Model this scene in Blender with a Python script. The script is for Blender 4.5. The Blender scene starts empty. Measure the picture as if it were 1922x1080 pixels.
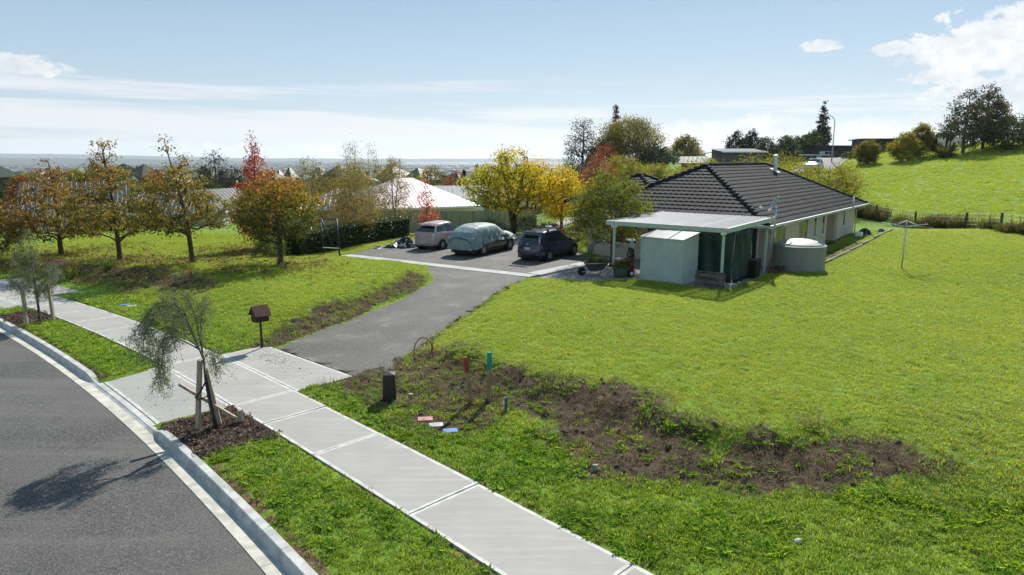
import bpy, bmesh, math, random
import numpy as np
from mathutils import Vector, Matrix, Euler
random.seed(7); RNG = np.random.default_rng(7)
R = math.radians
SC = bpy.context.scene
COL = SC.collection

# ------------------------------------------------------------------ camera
CAM_H = 5.2
cam_d = bpy.data.cameras.new('camera')
cam_d.sensor_width = 36.0
cam_d.lens = 36.0 * 1281.0 / 1922.0
cam_d.clip_start = 0.1
cam_d.clip_end = 90000
cam = bpy.data.objects.new('camera', cam_d)
COL.objects.link(cam)
cam.location = (0, 0, CAM_H)
cam.rotation_euler = (R(90) - math.atan(242 / 1281.0), 0, 0)
SC.camera = cam

# ------------------------------------------------------------------ light and sky
SUN_EL, SUN_AZ = R(40), R(19)          # azimuth clockwise from +Y (towards +X)
SKY_STRENGTH = 0.061
SC.view_settings.view_transform = 'Standard'
SC.view_settings.look = 'None'
SC.view_settings.gamma = 1.0
SC.view_settings.exposure = 0.70
SC.cycles.use_denoising = True
SC.cycles.use_adaptive_sampling = True
SC.cycles.adaptive_threshold = 0.02
SC.cycles.max_bounces = 6
SC.cycles.diffuse_bounces = 3
SC.cycles.glossy_bounces = 3
SC.cycles.transmission_bounces = 5
SC.cycles.transparent_max_bounces = 12
SC.cycles.volume_bounces = 1
SC.cycles.sample_clamp_indirect = 6.0
sun_d = bpy.data.lights.new('sun', 'SUN')
sun_d.energy = 4.6
sun_d.angle = R(0.53)
sun_d.color = (1.0, 0.955, 0.88)
sun = bpy.data.objects.new('sun', sun_d)
COL.objects.link(sun)
sdir = Vector((math.sin(SUN_AZ) * math.cos(SUN_EL), math.cos(SUN_AZ) * math.cos(SUN_EL), math.sin(SUN_EL)))
sun.rotation_euler = sdir.to_track_quat('Z', 'Y').to_euler()
sun.location = (40, 160, 140)

world = bpy.data.worlds.new('World')
SC.world = world
world.use_nodes = True
world.cycles.sampling_method = 'MANUAL'
world.cycles.sample_map_resolution = 512


class NT:
    """small node-tree writer"""
    def __init__(self, tree):
        self.t = tree
        tree.nodes.clear()

    def n(self, typ, ins=None, **props):
        nd = self.t.nodes.new(typ)
        for k, v in props.items():
            setattr(nd, k, v)
        for k, v in (ins or {}).items():
            s = nd.inputs[k]
            if isinstance(v, bpy.types.NodeSocket):
                self.t.links.new(v, s)
            else:
                s.default_value = v
        return nd

    def math(self, op, a, b=None, c=None, clamp=False):
        nd = self.t.nodes.new('ShaderNodeMath')
        nd.operation = op
        nd.use_clamp = clamp
        for i, v in enumerate((a, b, c)):
            if v is None:
                continue
            if isinstance(v, bpy.types.NodeSocket):
                self.t.links.new(v, nd.inputs[i])
            else:
                nd.inputs[i].default_value = v
        return nd.outputs[0]

    def mix(self, f, a, b, mode='MIX'):
        nd = self.t.nodes.new('ShaderNodeMix')
        nd.data_type = 'RGBA'
        nd.blend_type = mode
        nd.clamp_factor = True
        for s, v in ((nd.inputs[0], f), (nd.inputs[6], a), (nd.inputs[7], b)):
            if isinstance(v, bpy.types.NodeSocket):
                self.t.links.new(v, s)
            elif isinstance(v, (int, float)):
                s.default_value = v
            else:
                s.default_value = (v[0], v[1], v[2], 1)
        return nd.outputs[2]

    def mapr(self, v, a, b, c=0.0, d=1.0, smooth=True):
        nd = self.t.nodes.new('ShaderNodeMapRange')
        nd.interpolation_type = 'SMOOTHSTEP' if smooth else 'LINEAR'
        self.t.links.new(v, nd.inputs[0])
        for i, q in enumerate((a, b, c, d)):
            nd.inputs[i + 1].default_value = q
        return nd.outputs[0]

    def noise(self, vec, scale, detail=3.0, rough=0.55, dist=0.0):
        nd = self.n('ShaderNodeTexNoise', {'Scale': scale, 'Detail': detail, 'Roughness': rough, 'Distortion': dist})
        if vec is not None:
            self.t.links.new(vec, nd.inputs['Vector'])
        return nd.outputs[0]


def build_world():
    w = NT(world.node_tree)
    out = w.n('ShaderNodeOutputWorld')
    sky = w.n('ShaderNodeTexSky', sky_type='NISHITA', sun_disc=False, sun_elevation=SUN_EL, sun_rotation=SUN_AZ,
              altitude=60.0, air_density=1.0, dust_density=0.4, ozone_density=2.5)
    tc = w.n('ShaderNodeTexCoord')
    sep = w.n('ShaderNodeSeparateXYZ', {0: tc.outputs['Generated']})
    X, Y, Z = sep.outputs
    az = w.math('ARCTAN2', X, Y)
    hyp = w.math('SQRT', w.math('ADD', w.math('MULTIPLY', X, X), w.math('MULTIPLY', Y, Y)))
    el = w.math('ARCTAN2', Z, hyp)

    def vec(a, e, z=0.0):
        return w.n('ShaderNodeCombineXYZ', {0: a, 1: e, 2: z}).outputs[0]

    def blob(a0, e0, sa, se):
        da = w.math('DIVIDE', w.math('SUBTRACT', az, a0), sa)
        de = w.math('DIVIDE', w.math('SUBTRACT', el, e0), se)
        r2 = w.math('ADD', w.math('MULTIPLY', da, da), w.math('MULTIPLY', de, de))
        return w.math('SUBTRACT', 1.0, r2)

    # cumulus: soft-edged billows where the large blobs and the noise agree
    n1 = w.noise(vec(w.math('MULTIPLY', az, 14.0), w.math('MULTIPLY', el, 22.0), 3.1), 1.0, 6.0, 0.56, 0.15)
    n2 = w.noise(vec(w.math('MULTIPLY', az, 60.0), w.math('MULTIPLY', el, 75.0), 1.7), 1.0, 5.0, 0.62)
    nn = w.math('ADD', w.math('MULTIPLY', n1, 0.70), w.math('MULTIPLY', n2, 0.30))
    nn = w.math('ADD', w.math('MULTIPLY', w.math('SUBTRACT', nn, 0.5), 1.7), 0.5)
    shape = None
    for (a0, e0, sa, se) in ((0.665, 0.135, 0.16, 0.050), (0.59, 0.122, 0.13, 0.030), (0.70, 0.088, 0.13, 0.030), (0.60, 0.083, 0.055, 0.016),
                             (0.407, 0.142, 0.040, 0.010), (0.485, 0.132, 0.034, 0.012), (0.535, 0.098, 0.050, 0.012), (0.66, 0.075, 0.16, 0.030),
                             (-0.62, 0.106, 0.085, 0.016), (-0.43, 0.010, 0.036, 0.018),
                             (1.5, 0.25, 0.35, 0.08), (-1.7, 0.22, 0.4, 0.09), (2.6, 0.3, 0.4, 0.1), (-2.7, 0.2, 0.35, 0.07)):
        b = blob(a0, e0, sa, se)
        shape = b if shape is None else w.math('MAXIMUM', shape, b)
    shape = w.math('MAXIMUM', shape, -1.0)
    cum = w.mapr(w.math('ADD', w.math('MULTIPLY', shape, 0.40), nn), 0.60, 0.74)
    # the low bank of cumulus along the horizon, heavier to the right, thinner towards the plain
    top = w.math('ADD', 0.028, w.math('MULTIPLY', w.noise(vec(w.math('MULTIPLY', az, 5.0), 0.0, 8.0), 1.0, 5.0, 0.6), 0.05))
    top = w.math('MULTIPLY', top, w.mapr(az, -0.1, 0.32, 0.25, 1.0))
    bank = w.mapr(w.math('SUBTRACT', w.math('ADD', top, w.math('MULTIPLY', w.math('SUBTRACT', nn, 0.5), 0.03)), el), -0.006, 0.010)
    # high thin streaks
    tilt = w.math('ADD', el, w.math('MULTIPLY', az, 0.022))
    s1 = w.noise(vec(w.math('MULTIPLY', az, 1.9), w.math('MULTIPLY', tilt, 44.0), 5.0), 1.0, 6.0, 0.58, 0.5)
    s2 = w.noise(vec(w.math('MULTIPLY', az, 5.0), w.math('MULTIPLY', tilt, 90.0), 9.0), 1.0, 5.0, 0.6, 0.4)
    st = w.math('ADD', w.math('MULTIPLY', s1, 0.7), w.math('MULTIPLY', s2, 0.3))
    band = w.mapr(tilt, 0.02, 0.125, 0.20, 0.0)
    streak = w.mapr(w.math('ADD', st, band), 0.56, 0.70)
    streak = w.math('MULTIPLY', streak, w.mapr(tilt, 0.065, 0.15, 0.9, 0.0))
    ccol = w.mix(w.mapr(nn, 0.30, 0.80), (7.4, 7.9, 8.5), (10.6, 10.6, 10.4))
    scol = (8.8, 9.0, 9.2)
    hzc = w.mix(w.mapr(el, 0.0, 0.30, smooth=False), (6.6, 7.8, 8.7), (2.6, 4.6, 6.8))
    skc = w.mix(0.78, sky.outputs[0], hzc)
    c = w.mix(streak, skc, scol)
    c = w.mix(w.math('MULTIPLY', bank, 0.85), c, ccol)
    c = w.mix(w.math('MULTIPLY', cum, 0.95), c, ccol)
    low = w.mapr(el, -0.02, 0.0)
    c = w.mix(low, (3.0, 3.2, 3.2), c)
    bg = w.n('ShaderNodeBackground', {'Color': c, 'Strength': SKY_STRENGTH})
    w.t.links.new(bg.outputs[0], out.inputs[0])


build_world()


# ------------------------------------------------------------------ helpers
def put(o, label=None, cat=None, group=None, kind=None):
    if label: o['label'] = label
    if cat: o['category'] = cat
    if group: o['group'] = group
    if kind: o['kind'] = kind
    return o


def chaikin(pts, n=2):
    pts = [Vector(p) for p in pts]
    for _ in range(n):
        q = [pts[0]]
        for a, b in zip(pts[:-1], pts[1:]): q += [a * .75 + b * .25, a * .25 + b * .75]
        pts = q + [pts[-1]]
    return pts


def thing(name, label, cat, loc=(0, 0, 0), rz=0.0, group=None):
    o = bpy.data.objects.new(name, None)
    o.empty_display_size = 0.2
    COL.objects.link(o)
    o.location = loc
    o.rotation_euler = (0, 0, rz)
    return put(o, label, cat, group)


class MB:
    """collects boxes, tubes and sheets; build() links them as one mesh object"""
    def __init__(self):
        self.v = []; self.f = []; self.m = []; self.mi = 0; self.sm = False; self.s = []

    def add(self, vs, fs):
        b = len(self.v)
        self.v.extend(tuple(p) for p in vs)
        for q in fs:
            self.f.append(tuple(i + b for i in q)); self.m.append(self.mi); self.s.append(self.sm)
        return self

    def quad(self, *p):
        return self.add(p, [tuple(range(len(p)))])

    def box(self, c, s, rz=0.0, rot=None, taper=1.0):
        hx, hy, hz = s[0] / 2, s[1] / 2, s[2] / 2
        pts = [Vector((sx * hx * (taper if sz > 0 else 1), sy * hy * (taper if sz > 0 else 1), sz * hz)) for sz in (-1, 1) for sy in (-1, 1) for sx in (-1, 1)]
        M = (rot if rot is not None else Matrix.Rotation(rz, 3, 'Z'))
        C = Vector(c)
        return self.add([M @ p + C for p in pts], [(0, 2, 3, 1), (4, 5, 7, 6), (0, 1, 5, 4), (2, 6, 7, 3), (0, 4, 6, 2), (1, 3, 7, 5)])

    def bx(self, x0, x1, y0, y1, z0, z1):
        return self.box(((x0 + x1) / 2, (y0 + y1) / 2, (z0 + z1) / 2), (x1 - x0, y1 - y0, z1 - z0))

    def beam(self, a, b, w, d=None, up=(0, 0, 1)):
        a, b = Vector(a), Vector(b)
        z = (b - a)
        L = z.length
        z.normalize()
        x = Vector(up).cross(z)
        if x.length < 1e-3: x = Vector((1, 0, 0)).cross(z)
        x.normalize()
        y = z.cross(x)
        M = Matrix((x, y, z)).transposed()
        return self.box((a + b) / 2, (w, d or w, L), rot=M)

    def tube(self, pts, rad, n=8, cap=True, closed=False):
        pts = [Vector(p) for p in pts]
        rr = rad if hasattr(rad, '__len__') else [rad] * len(pts)
        vs, fs = [], []
        prev = None
        N = len(pts)
        for i, p in enumerate(pts):
            a = pts[(i - 1) % N] if (closed or i > 0) else p
            b = pts[(i + 1) % N] if (closed or i < N - 1) else p
            t = (b - a).normalized()
            x = prev - t * prev.dot(t) if prev is not None else Vector((0, 0, 1)).cross(t)
            if x.length < 1e-4: x = Vector((1, 0, 0)).cross(t)
            if x.length < 1e-4: x = Vector((0, 1, 0)).cross(t)
            x.normalize(); prev = x
            y = t.cross(x)
            for k in range(n):
                q = 2 * math.pi * k / n
                vs.append(p + (x * math.cos(q) + y * math.sin(q)) * rr[i])
        for i in range(N if closed else N - 1):
            j = (i + 1) % N
            for k in range(n):
                fs.append((i * n + k, i * n + (k + 1) % n, j * n + (k + 1) % n, j * n + k))
        if cap and not closed:
            fs.append(tuple(range(n - 1, -1, -1)))
            fs.append(tuple((N - 1) * n + k for k in range(n)))
        return self.add(vs, fs)

    def lathe(self, prof, n=24, c=(0, 0, 0), rot=None):
        M = rot if rot is not None else Matrix.Identity(3)
        C = Vector(c)
        vs, fs = [], []
        for (r, z) in prof:
            for k in range(n):
                q = 2 * math.pi * k / n
                vs.append(M @ Vector((r * math.cos(q), r * math.sin(q), z)) + C)
        for i in range(len(prof) - 1):
            for k in range(n):
                fs.append((i * n + k, i * n + (k + 1) % n, (i + 1) * n + (k + 1) % n, (i + 1) * n + k))
        fs.append(tuple(range(n - 1, -1, -1)))
        fs.append(tuple((len(prof) - 1) * n + k for k in range(n)))
        return self.add(vs, fs)

    def prism(self, poly, z0, z1):
        n = len(poly)
        vs = [(p[0], p[1], z0) for p in poly] + [(p[0], p[1], z1) for p in poly]
        fs = [tuple(range(n - 1, -1, -1)), tuple(range(n, 2 * n))] + [(i, (i + 1) % n, n + (i + 1) % n, n + i) for i in range(n)]
        return self.add(vs, fs)

    def grid(self, fn, nu, nv, closed_u=False):
        vs = [fn(i / (nu - (0 if closed_u else 1)), j / (nv - 1)) for j in range(nv) for i in range(nu)]
        fs = []
        for j in range(nv - 1):
            for i in range(nu if closed_u else nu - 1):
                k = (i + 1) % nu
                fs.append((j * nu + i, j * nu + k, (j + 1) * nu + k, (j + 1) * nu + i))
        return self.add(vs, fs)

    def build(self, name, mats, parent=None, smooth=None, bevel=0.0, fix=False):
        me = bpy.data.meshes.new(name)
        me.from_pydata([tuple(p) for p in self.v], [], self.f)
        mats = mats if isinstance(mats, (list, tuple)) else [mats]
        for m in mats: me.materials.append(m)
        if len(mats) > 1: me.polygons.foreach_set('material_index', self.m)
        me.polygons.foreach_set('use_smooth', [bool(smooth)] * len(self.f) if smooth is not None else self.s)
        if fix:
            bm = bmesh.new(); bm.from_mesh(me)
            bmesh.ops.remove_doubles(bm, verts=bm.verts, dist=1e-5)
            bmesh.ops.recalc_face_normals(bm, faces=bm.faces)
            bm.to_mesh(me); bm.free()
        me.update()
        return obj(name, me, parent, bevel)


def obj(name, me, parent=None, bevel=0.0):
    o = bpy.data.objects.new(name, me)
    COL.objects.link(o)
    if parent is not None: o.parent = parent
    if bevel:
        b = o.modifiers.new('bevel', 'BEVEL')
        b.width = bevel; b.segments = 2; b.limit_method = 'ANGLE'; b.angle_limit = R(40)
    return o


def np_mesh(name, verts, faces, mats, attrs=None, smooth=False):
    """verts (N,3), faces (M,3|4); attrs {name: (N,3|1)}"""
    me = bpy.data.meshes.new(name)
    verts = np.asarray(verts, dtype=np.float32)
    faces = np.asarray(faces, dtype=np.int32)
    k = faces.shape[1]
    me.vertices.add(len(verts)); me.vertices.foreach_set('co', verts.ravel())
    me.loops.add(faces.size); me.loops.foreach_set('vertex_index', faces.ravel())
    me.polygons.add(len(faces))
    me.polygons.foreach_set('loop_start', np.arange(0, faces.size, k, dtype=np.int32))
    me.polygons.foreach_set('use_smooth', np.full(len(faces), smooth))
    for m in (mats if isinstance(mats, (list, tuple)) else [mats]): me.materials.append(m)
    for an, arr in (attrs or {}).items():
        arr = np.asarray(arr, dtype=np.float32)
        if arr.ndim == 1:
            a = me.attributes.new(an, 'FLOAT', 'POINT'); a.data.foreach_set('value', arr)
        else:
            a = me.attributes.new(an, 'FLOAT_COLOR', 'POINT')
            a.data.foreach_set('color', np.concatenate([arr, np.ones((len(arr), 1), np.float32)], 1).ravel())
    me.update(); me.validate()
    return me


def dup(root, loc, rz=0.0, label=None, scale=None):
    r = root.copy(); COL.objects.link(r)
    r.location = loc; r.rotation_euler = (0, 0, rz)
    if scale: r.scale = (scale, scale, scale)
    if label: r['label'] = label
    for ch in list(root.children):
        c = ch.copy(); COL.objects.link(c); c.parent = r
        for g in list(ch.children):
            d = g.copy(); COL.objects.link(d); d.parent = c
    return r


# ------------------------------------------------------------------ materials
def mat(name, col, rough=0.7, spec=0.35, metal=0.0, var=0.12, scale=6.0, bump=0.0, bscale=40.0, col2=None, coat=0.0, coord='Object', stretch=None, fine=0.0, detail=4.0):
    m = bpy.data.materials.new(name)
    m.use_nodes = True
    t = NT(m.node_tree)
    out = t.n('ShaderNodeOutputMaterial')
    tc = t.n('ShaderNodeTexCoord')
    v = tc.outputs[coord]
    if stretch:
        v = t.n('ShaderNodeMapping', {'Vector': v, 'Scale': stretch}).outputs[0]
    n = t.noise(v, scale, detail)
    c1 = tuple(max(0, q * (1 - var)) for q in col)
    c2 = col2 or tuple(min(1, q * (1 + var)) for q in col)
    c = t.mix(t.mapr(n, 0.33, 0.67), c1, c2)
    if fine:
        nf = t.noise(v, bscale * 2.2, 2.0)
        c = t.mix(t.mapr(nf, 0.3, 0.7, 0, fine), c, tuple(q * 0.35 for q in col))
    ins = {'Base Color': c, 'Roughness': rough, 'Metallic': metal, 'Specular IOR Level': spec, 'Coat Weight': coat}
    if bump:
        b = t.n('ShaderNodeBump', {'Height': t.noise(v, bscale, 4.0), 'Strength': bump, 'Distance': 0.02})
        ins['Normal'] = b.outputs[0]
    p = t.n('ShaderNodeBsdfPrincipled', ins)
    t.t.links.new(p.outputs[0], out.inputs[0])
    return m


def leaf_mat(name, trans=0.5, rough=0.55, spec=0.3, tint=(1.25, 1.3, 0.7)):
    """leaf: colour from the mesh attribute Col, light passing through"""
    m = bpy.data.materials.new(name)
    m.use_nodes = True
    t = NT(m.node_tree)
    out = t.n('ShaderNodeOutputMaterial')
    a = t.n('ShaderNodeAttribute', attribute_name='Col')
    c = a.outputs['Color']
    p = t.n('ShaderNodeBsdfPrincipled', {'Base Color': c, 'Roughness': rough, 'Specular IOR Level': spec})
    tr = t.n('ShaderNodeBsdfTranslucent', {'Color': t.mix(1.0, c, tint, 'MULTIPLY')})
    mx = t.n('ShaderNodeMixShader', {0: trans, 1: p.outputs[0], 2: tr.outputs[0]})
    t.t.links.new(mx.outputs[0], out.inputs[0])
    return m


M = {}
M['concrete'] = mat('concrete', (0.40, 0.395, 0.375), 0.85, 0.2, var=0.10, scale=1.3, bump=0.25, bscale=60, coord='Object', fine=0.08)
M['concrete_edge'] = mat('concrete_edge', (0.47, 0.455, 0.42), 0.8, 0.2, var=0.16, scale=5, bump=0.15, bscale=50)
M['kerb'] = mat('kerb_concrete', (0.43, 0.425, 0.40), 0.8, 0.2, var=0.2, scale=3, bump=0.2, bscale=40, fine=0.15)
M['channel'] = mat('channel_concrete', (0.44, 0.42, 0.36), 0.85, 0.2, var=0.18, scale=4, bump=0.25, bscale=40, fine=0.15)
M['white_paint'] = mat('white_paint', (0.75, 0.75, 0.73), 0.5, 0.4, var=0.06)
M['cream_paint'] = mat('cream_paint', (0.62, 0.58, 0.50), 0.6, 0.3, var=0.06)
M['grey_green_paint'] = mat('grey_green_paint', (0.40, 0.47, 0.42), 0.5, 0.4, var=0.06)
M['timber_grey'] = mat('weathered_timber', (0.30, 0.27, 0.22), 0.85, 0.15, var=0.3, scale=3, bump=0.3, bscale=20, stretch=(6, 6, 0.7))
M['timber_dark'] = mat('dark_timber', (0.10, 0.085, 0.07), 0.9, 0.1, var=0.35, scale=3, bump=0.3, bscale=20)
M['fence_timber'] = mat('fence_timber', (0.30, 0.265, 0.20), 0.9, 0.1, var=0.3, scale=2.0, stretch=(7, 7, 0.6))
M['black_plastic'] = mat('black_plastic', (0.012, 0.012, 0.013), 0.38, 0.45, var=0.2, scale=8)
M['black_rubber'] = mat('black_rubber', (0.016, 0.016, 0.017), 0.85, 0.2, var=0.25, scale=9, bump=0.2)
M['steel'] = mat('galvanised_steel', (0.55, 0.56, 0.57), 0.42, 0.5, metal=0.8, var=0.15, scale=5)
M['dark_steel'] = mat('dark_blue_steel', (0.02, 0.028, 0.04), 0.45, 0.4, var=0.2)
M['glass'] = mat('window_glass', (0.022, 0.028, 0.032), 0.06, 0.75, var=0.3, scale=1.5)
M['car_glass'] = mat('car_glass', (0.010, 0.014, 0.017), 0.05, 0.7, var=0.3, scale=2)
M['chrome'] = mat('bright_metal', (0.65, 0.66, 0.68), 0.22, 0.5, metal=0.9, var=0.08)
M['bark'] = mat('bark', (0.10, 0.078, 0.058), 0.95, 0.1, var=0.4, scale=8, bump=0.8, bscale=18, stretch=(2, 2, 0.5))
M['bark_pale'] = mat('pale_bark', (0.34, 0.30, 0.25), 0.9, 0.15, var=0.35, scale=7, bump=0.5, bscale=18)
M['bark_grey'] = mat('grey_bark', (0.16, 0.14, 0.12), 0.95, 0.1, var=0.35, scale=8, bump=0.6, bscale=18)
M['leaf'] = leaf_mat('leaf', 0.58, tint=(1.5, 1.4, 0.75))
M['leaf_matt'] = leaf_mat('leaf_matt', 0.30, 0.7, 0.15, (1.1, 1.15, 0.8))
M['leaf_glossy'] = leaf_mat('leaf_glossy', 0.22, 0.35, 0.5, (1.1, 1.2, 0.6))
M['grass'] = leaf_mat('grass_blade', 0.52, 0.5, 0.32, (1.18, 1.22, 0.55))
M['dry'] = leaf_mat('dry_leaf', 0.25, 0.8, 0.15, (1.1, 1.0, 0.8))


# ------------------------------------------------------------------ lie of the land
S2 = math.sqrt(0.5)


def sst(a, b, x):
    t = np.clip((np.asarray(x, float) - a) / (b - a), 0, 1)
    return t * t * (3 - 2 * t)


def _hash(ix, iy, s):
    n = np.sin(ix * 127.1 + iy * 311.7 + s * 74.7) * 43758.5453
    return n - np.floor(n)


def vnoise(x, y, s=0.0):
    x = np.asarray(x, float); y = np.asarray(y, float)
    ix, iy = np.floor(x), np.floor(y)
    fx, fy = x - ix, y - iy
    fx = fx * fx * (3 - 2 * fx); fy = fy * fy * (3 - 2 * fy)
    a, b = _hash(ix, iy, s), _hash(ix + 1, iy, s)
    c, d = _hash(ix, iy + 1, s), _hash(ix + 1, iy + 1, s)
    return (a * (1 - fx) + b * fx) * (1 - fy) + (c * (1 - fx) + d * fx) * fy


def fbm(x, y, s=0.0, o=3):
    r = 0; a = 0.5; t = 0
    for i in range(o):
        r = r + a * vnoise(x * 2 ** i, y * 2 ** i, s + i * 3.3); t += a; a *= 0.5
    return r / t


def to_uv(x, y): return (y - x) * S2, (x + y) * S2
def to_xy(u, v): return (v - u) * S2, (u + v) * S2
def vpath(u): u = np.asarray(u, float); return np.where(u < 15, 6.30 - 0.0015 * (u - 15) ** 2, 6.30 - 0.0053 * np.maximum(u - 15.5, 0) ** 2)
def vkerb(u): return 4.17 - 0.0044 * (np.asarray(u, float) - 16.3) ** 2


PW = 0.72                                   # half width of the footpath
AP0, AP1 = 14.05, 18.2                      # the vehicle crossing along u
DRY = [14.0, 15.4, 16.0, 16.6, 18.3, 21.3, 23.8, 27.4, 29.3, 31.0]
DXR = [-5.6, -4.25, -3.66, -3.2, -2.64, -1.9, -1.15, -0.24, 0.75, 1.0]
DLY = [14.0, 18.3, 19.5, 21.3, 23.6, 26.3, 29.4, 30.6, 31.8]
DXL = [-6.9, -6.62, -6.25, -5.46, -4.55, -3.6, -3.42, -3.7, -4.1]


def drive_d(x, y):
    """signed distance (about) outside the asphalt drive; only meaningful between apron and car park"""
    xl = np.interp(y, DLY, DXL); xr = np.interp(y, DRY, DXR)
    wob = 0.18 * (fbm(np.asarray(x) * 0.9, np.asarray(y) * 0.9, 3.0) - 0.5)
    return np.maximum(xl - x, x - xr) * 0.88 + wob


HOUSE_O = (11.54, 30.74); HT = R(51.57)
HA = (math.cos(HT), math.sin(HT)); HB = (-math.sin(HT), math.cos(HT))


def HP(a, b):
    return (HOUSE_O[0] + HA[0] * a + HB[0] * b, HOUSE_O[1] + HA[1] * a + HB[1] * b)


PARK = [(0.75, 29.35), (-9.1, 36.0), (-5.2, 46.5), (2.2, 47.0), (3.3, 40.5), (4.3, 33.6)]
YARD = [(0.95, 29.6), (4.3, 33.8), (5.2, 41.0), HP(8, 6), HP(8, 0.4), HP(2.4, 0.0), HP(-4.7, -0.1), HP(-5.0, 3.9), (3.2, 28.7)]


def in_poly(x, y, poly):
    x = np.asarray(x, float); y = np.asarray(y, float)
    r = np.zeros(np.broadcast(x, y).shape, bool)
    j = len(poly) - 1
    for i in range(len(poly)):
        xi, yi = poly[i]; xj, yj = poly[j]
        c = ((yi > y) != (yj > y)) & (x < (xj - xi) * (y - yi) / (yj - yi + 1e-12) + xi)
        r ^= c; j = i
    return r


def poly_d(x, y, poly):
    """distance to the polygon's outline, negative inside"""
    x = np.asarray(x, float); y = np.asarray(y, float)
    d = np.full(np.broadcast(x, y).shape, 1e9)
    for i in range(len(poly)):
        ax, ay = poly[i]; bx, by = poly[(i + 1) % len(poly)]
        t = np.clip(((x - ax) * (bx - ax) + (y - ay) * (by - ay)) / ((bx - ax) ** 2 + (by - ay) ** 2), 0, 1)
        d = np.minimum(d, np.hypot(x - ax - t * (bx - ax), y - ay - t * (by - ay)))
    return np.where(in_poly(x, y, poly), -d, d)


def xfence(y): return np.interp(y, [20, 38, 42, 47, 50, 53, 58, 70, 110], [33.5, 32.6, 32.2, 32.6, 31.2, 29.8, 29.3, 29.6, 33])


def bank_shift(u): return np.minimum(0.7 * np.maximum(0, 6 - u), 7.0)


def height(x, y, rough=True):
    x = np.asarray(x, float); y = np.asarray(y, float)
    u, v = to_uv(x, y)
    w = v - vpath(np.clip(u, -12, 48))
    right = sst(-0.6, 0.6, x - np.interp(y, [10, 18, 24, 30, 36], [-5.2, -4.2, -3, -1.5, -1.5]))
    s = bank_shift(u)
    lip = 0.35 * (fbm(x * 0.7, y * 0.7, 17.0) - 0.5) * 2
    sl = (1 - sst(2.6, 5.0, u)) * 2.2
    hr = (0.16 * sst(2.2 + s, 4.2 + s, w) + 0.28 * sst(3.95 + s + lip - sl, 4.75 + s + lip + sl, w)) * (1 - 0.8 * sst(7, 18, w))
    hr = hr + 0.45 * sst(15, 31, x) * sst(16, 36, y)
    hl = 0.5 * sst(1.5, 4.9, w) * (1 - 0.75 * sst(30, 37, y))
    h = hl * (1 - right) + hr * right
    dd = drive_d(x, y)
    hd = 0.10 * sst(8, 18, v)
    near = sst(7.9, 8.6, v) * (1 - sst(31, 33, y))
    k = near * (1 - sst(0.0, 1.7, dd))
    h = h * (1 - k) + hd * k
    pk = 1 - sst(0.0, 1.6, poly_d(x, y, PARK))
    h = h * (1 - pk) + 0.10 * pk
    yd = 1 - sst(-0.2, 0.7, poly_d(x, y, YARD))
    h = h * (1 - yd) + 0.03 * yd
    # beyond the section: down to the plain on the left and ahead, up to the ridge on the right
    zl = np.interp(y, [40, 46, 60, 80, 120, 200, 400, 800, 1500], [0, 0, -1.15, -2.3, -4.2, -8.5, -22, -42, -45])
    zr = np.interp(y, [44, 52, 75, 100, 140, 200, 300, 700, 1500], [0, 0.1, 1.6, 3.1, 4.3, 4.6, 0, -40, -45])
    q = x / np.maximum(y, 1.0)
    rq = sst(0.03, 0.16, q)
    far = zl * (1 - rq) + zr * rq
    zl2 = np.interp(-x, [24, 40, 80, 200, 500], [0, -1.0, -4, -14, -40]) * (1 - rq)
    h = h * (1 - sst(44, 52, y)) + np.minimum(far, far * 0 + far) * sst(44, 52, y) + np.where(y < 60, zl2 * (1 - sst(40, 60, y)) * sst(22, 32, y), 0)
    xf = xfence(y)
    hill = np.maximum(0, x - xf)
    hz = 0.138 * hill + 0.9 * (fbm(x * 0.045, y * 0.045, 5.0) - 0.5) * sst(2, 14, hill) - 0.0006 * np.maximum(hill - 34, 0) ** 2
    hz = hz * sst(8, 30, y) * (1 - sst(96, 125, y) * 0.75) * (1 - sst(200, 500, y))
    h = h + np.where(x > xf, np.minimum(hz, 16), 0)
    if rough:
        so = soil(x, y)
        h = h + so * 0.16 * (fbm(x * 2.6, y * 2.6, 2.0) - 0.5) + 0.05 * (fbm(x * 0.5, y * 0.5, 8.0) - 0.5) * sst(2.0, 4.0, w) * (dd > 0.3)
    h = np.where(w < 1.0, -0.025, h) if h.shape else (h if w >= 1.0 else np.float64(-0.025))
    return h


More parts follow.
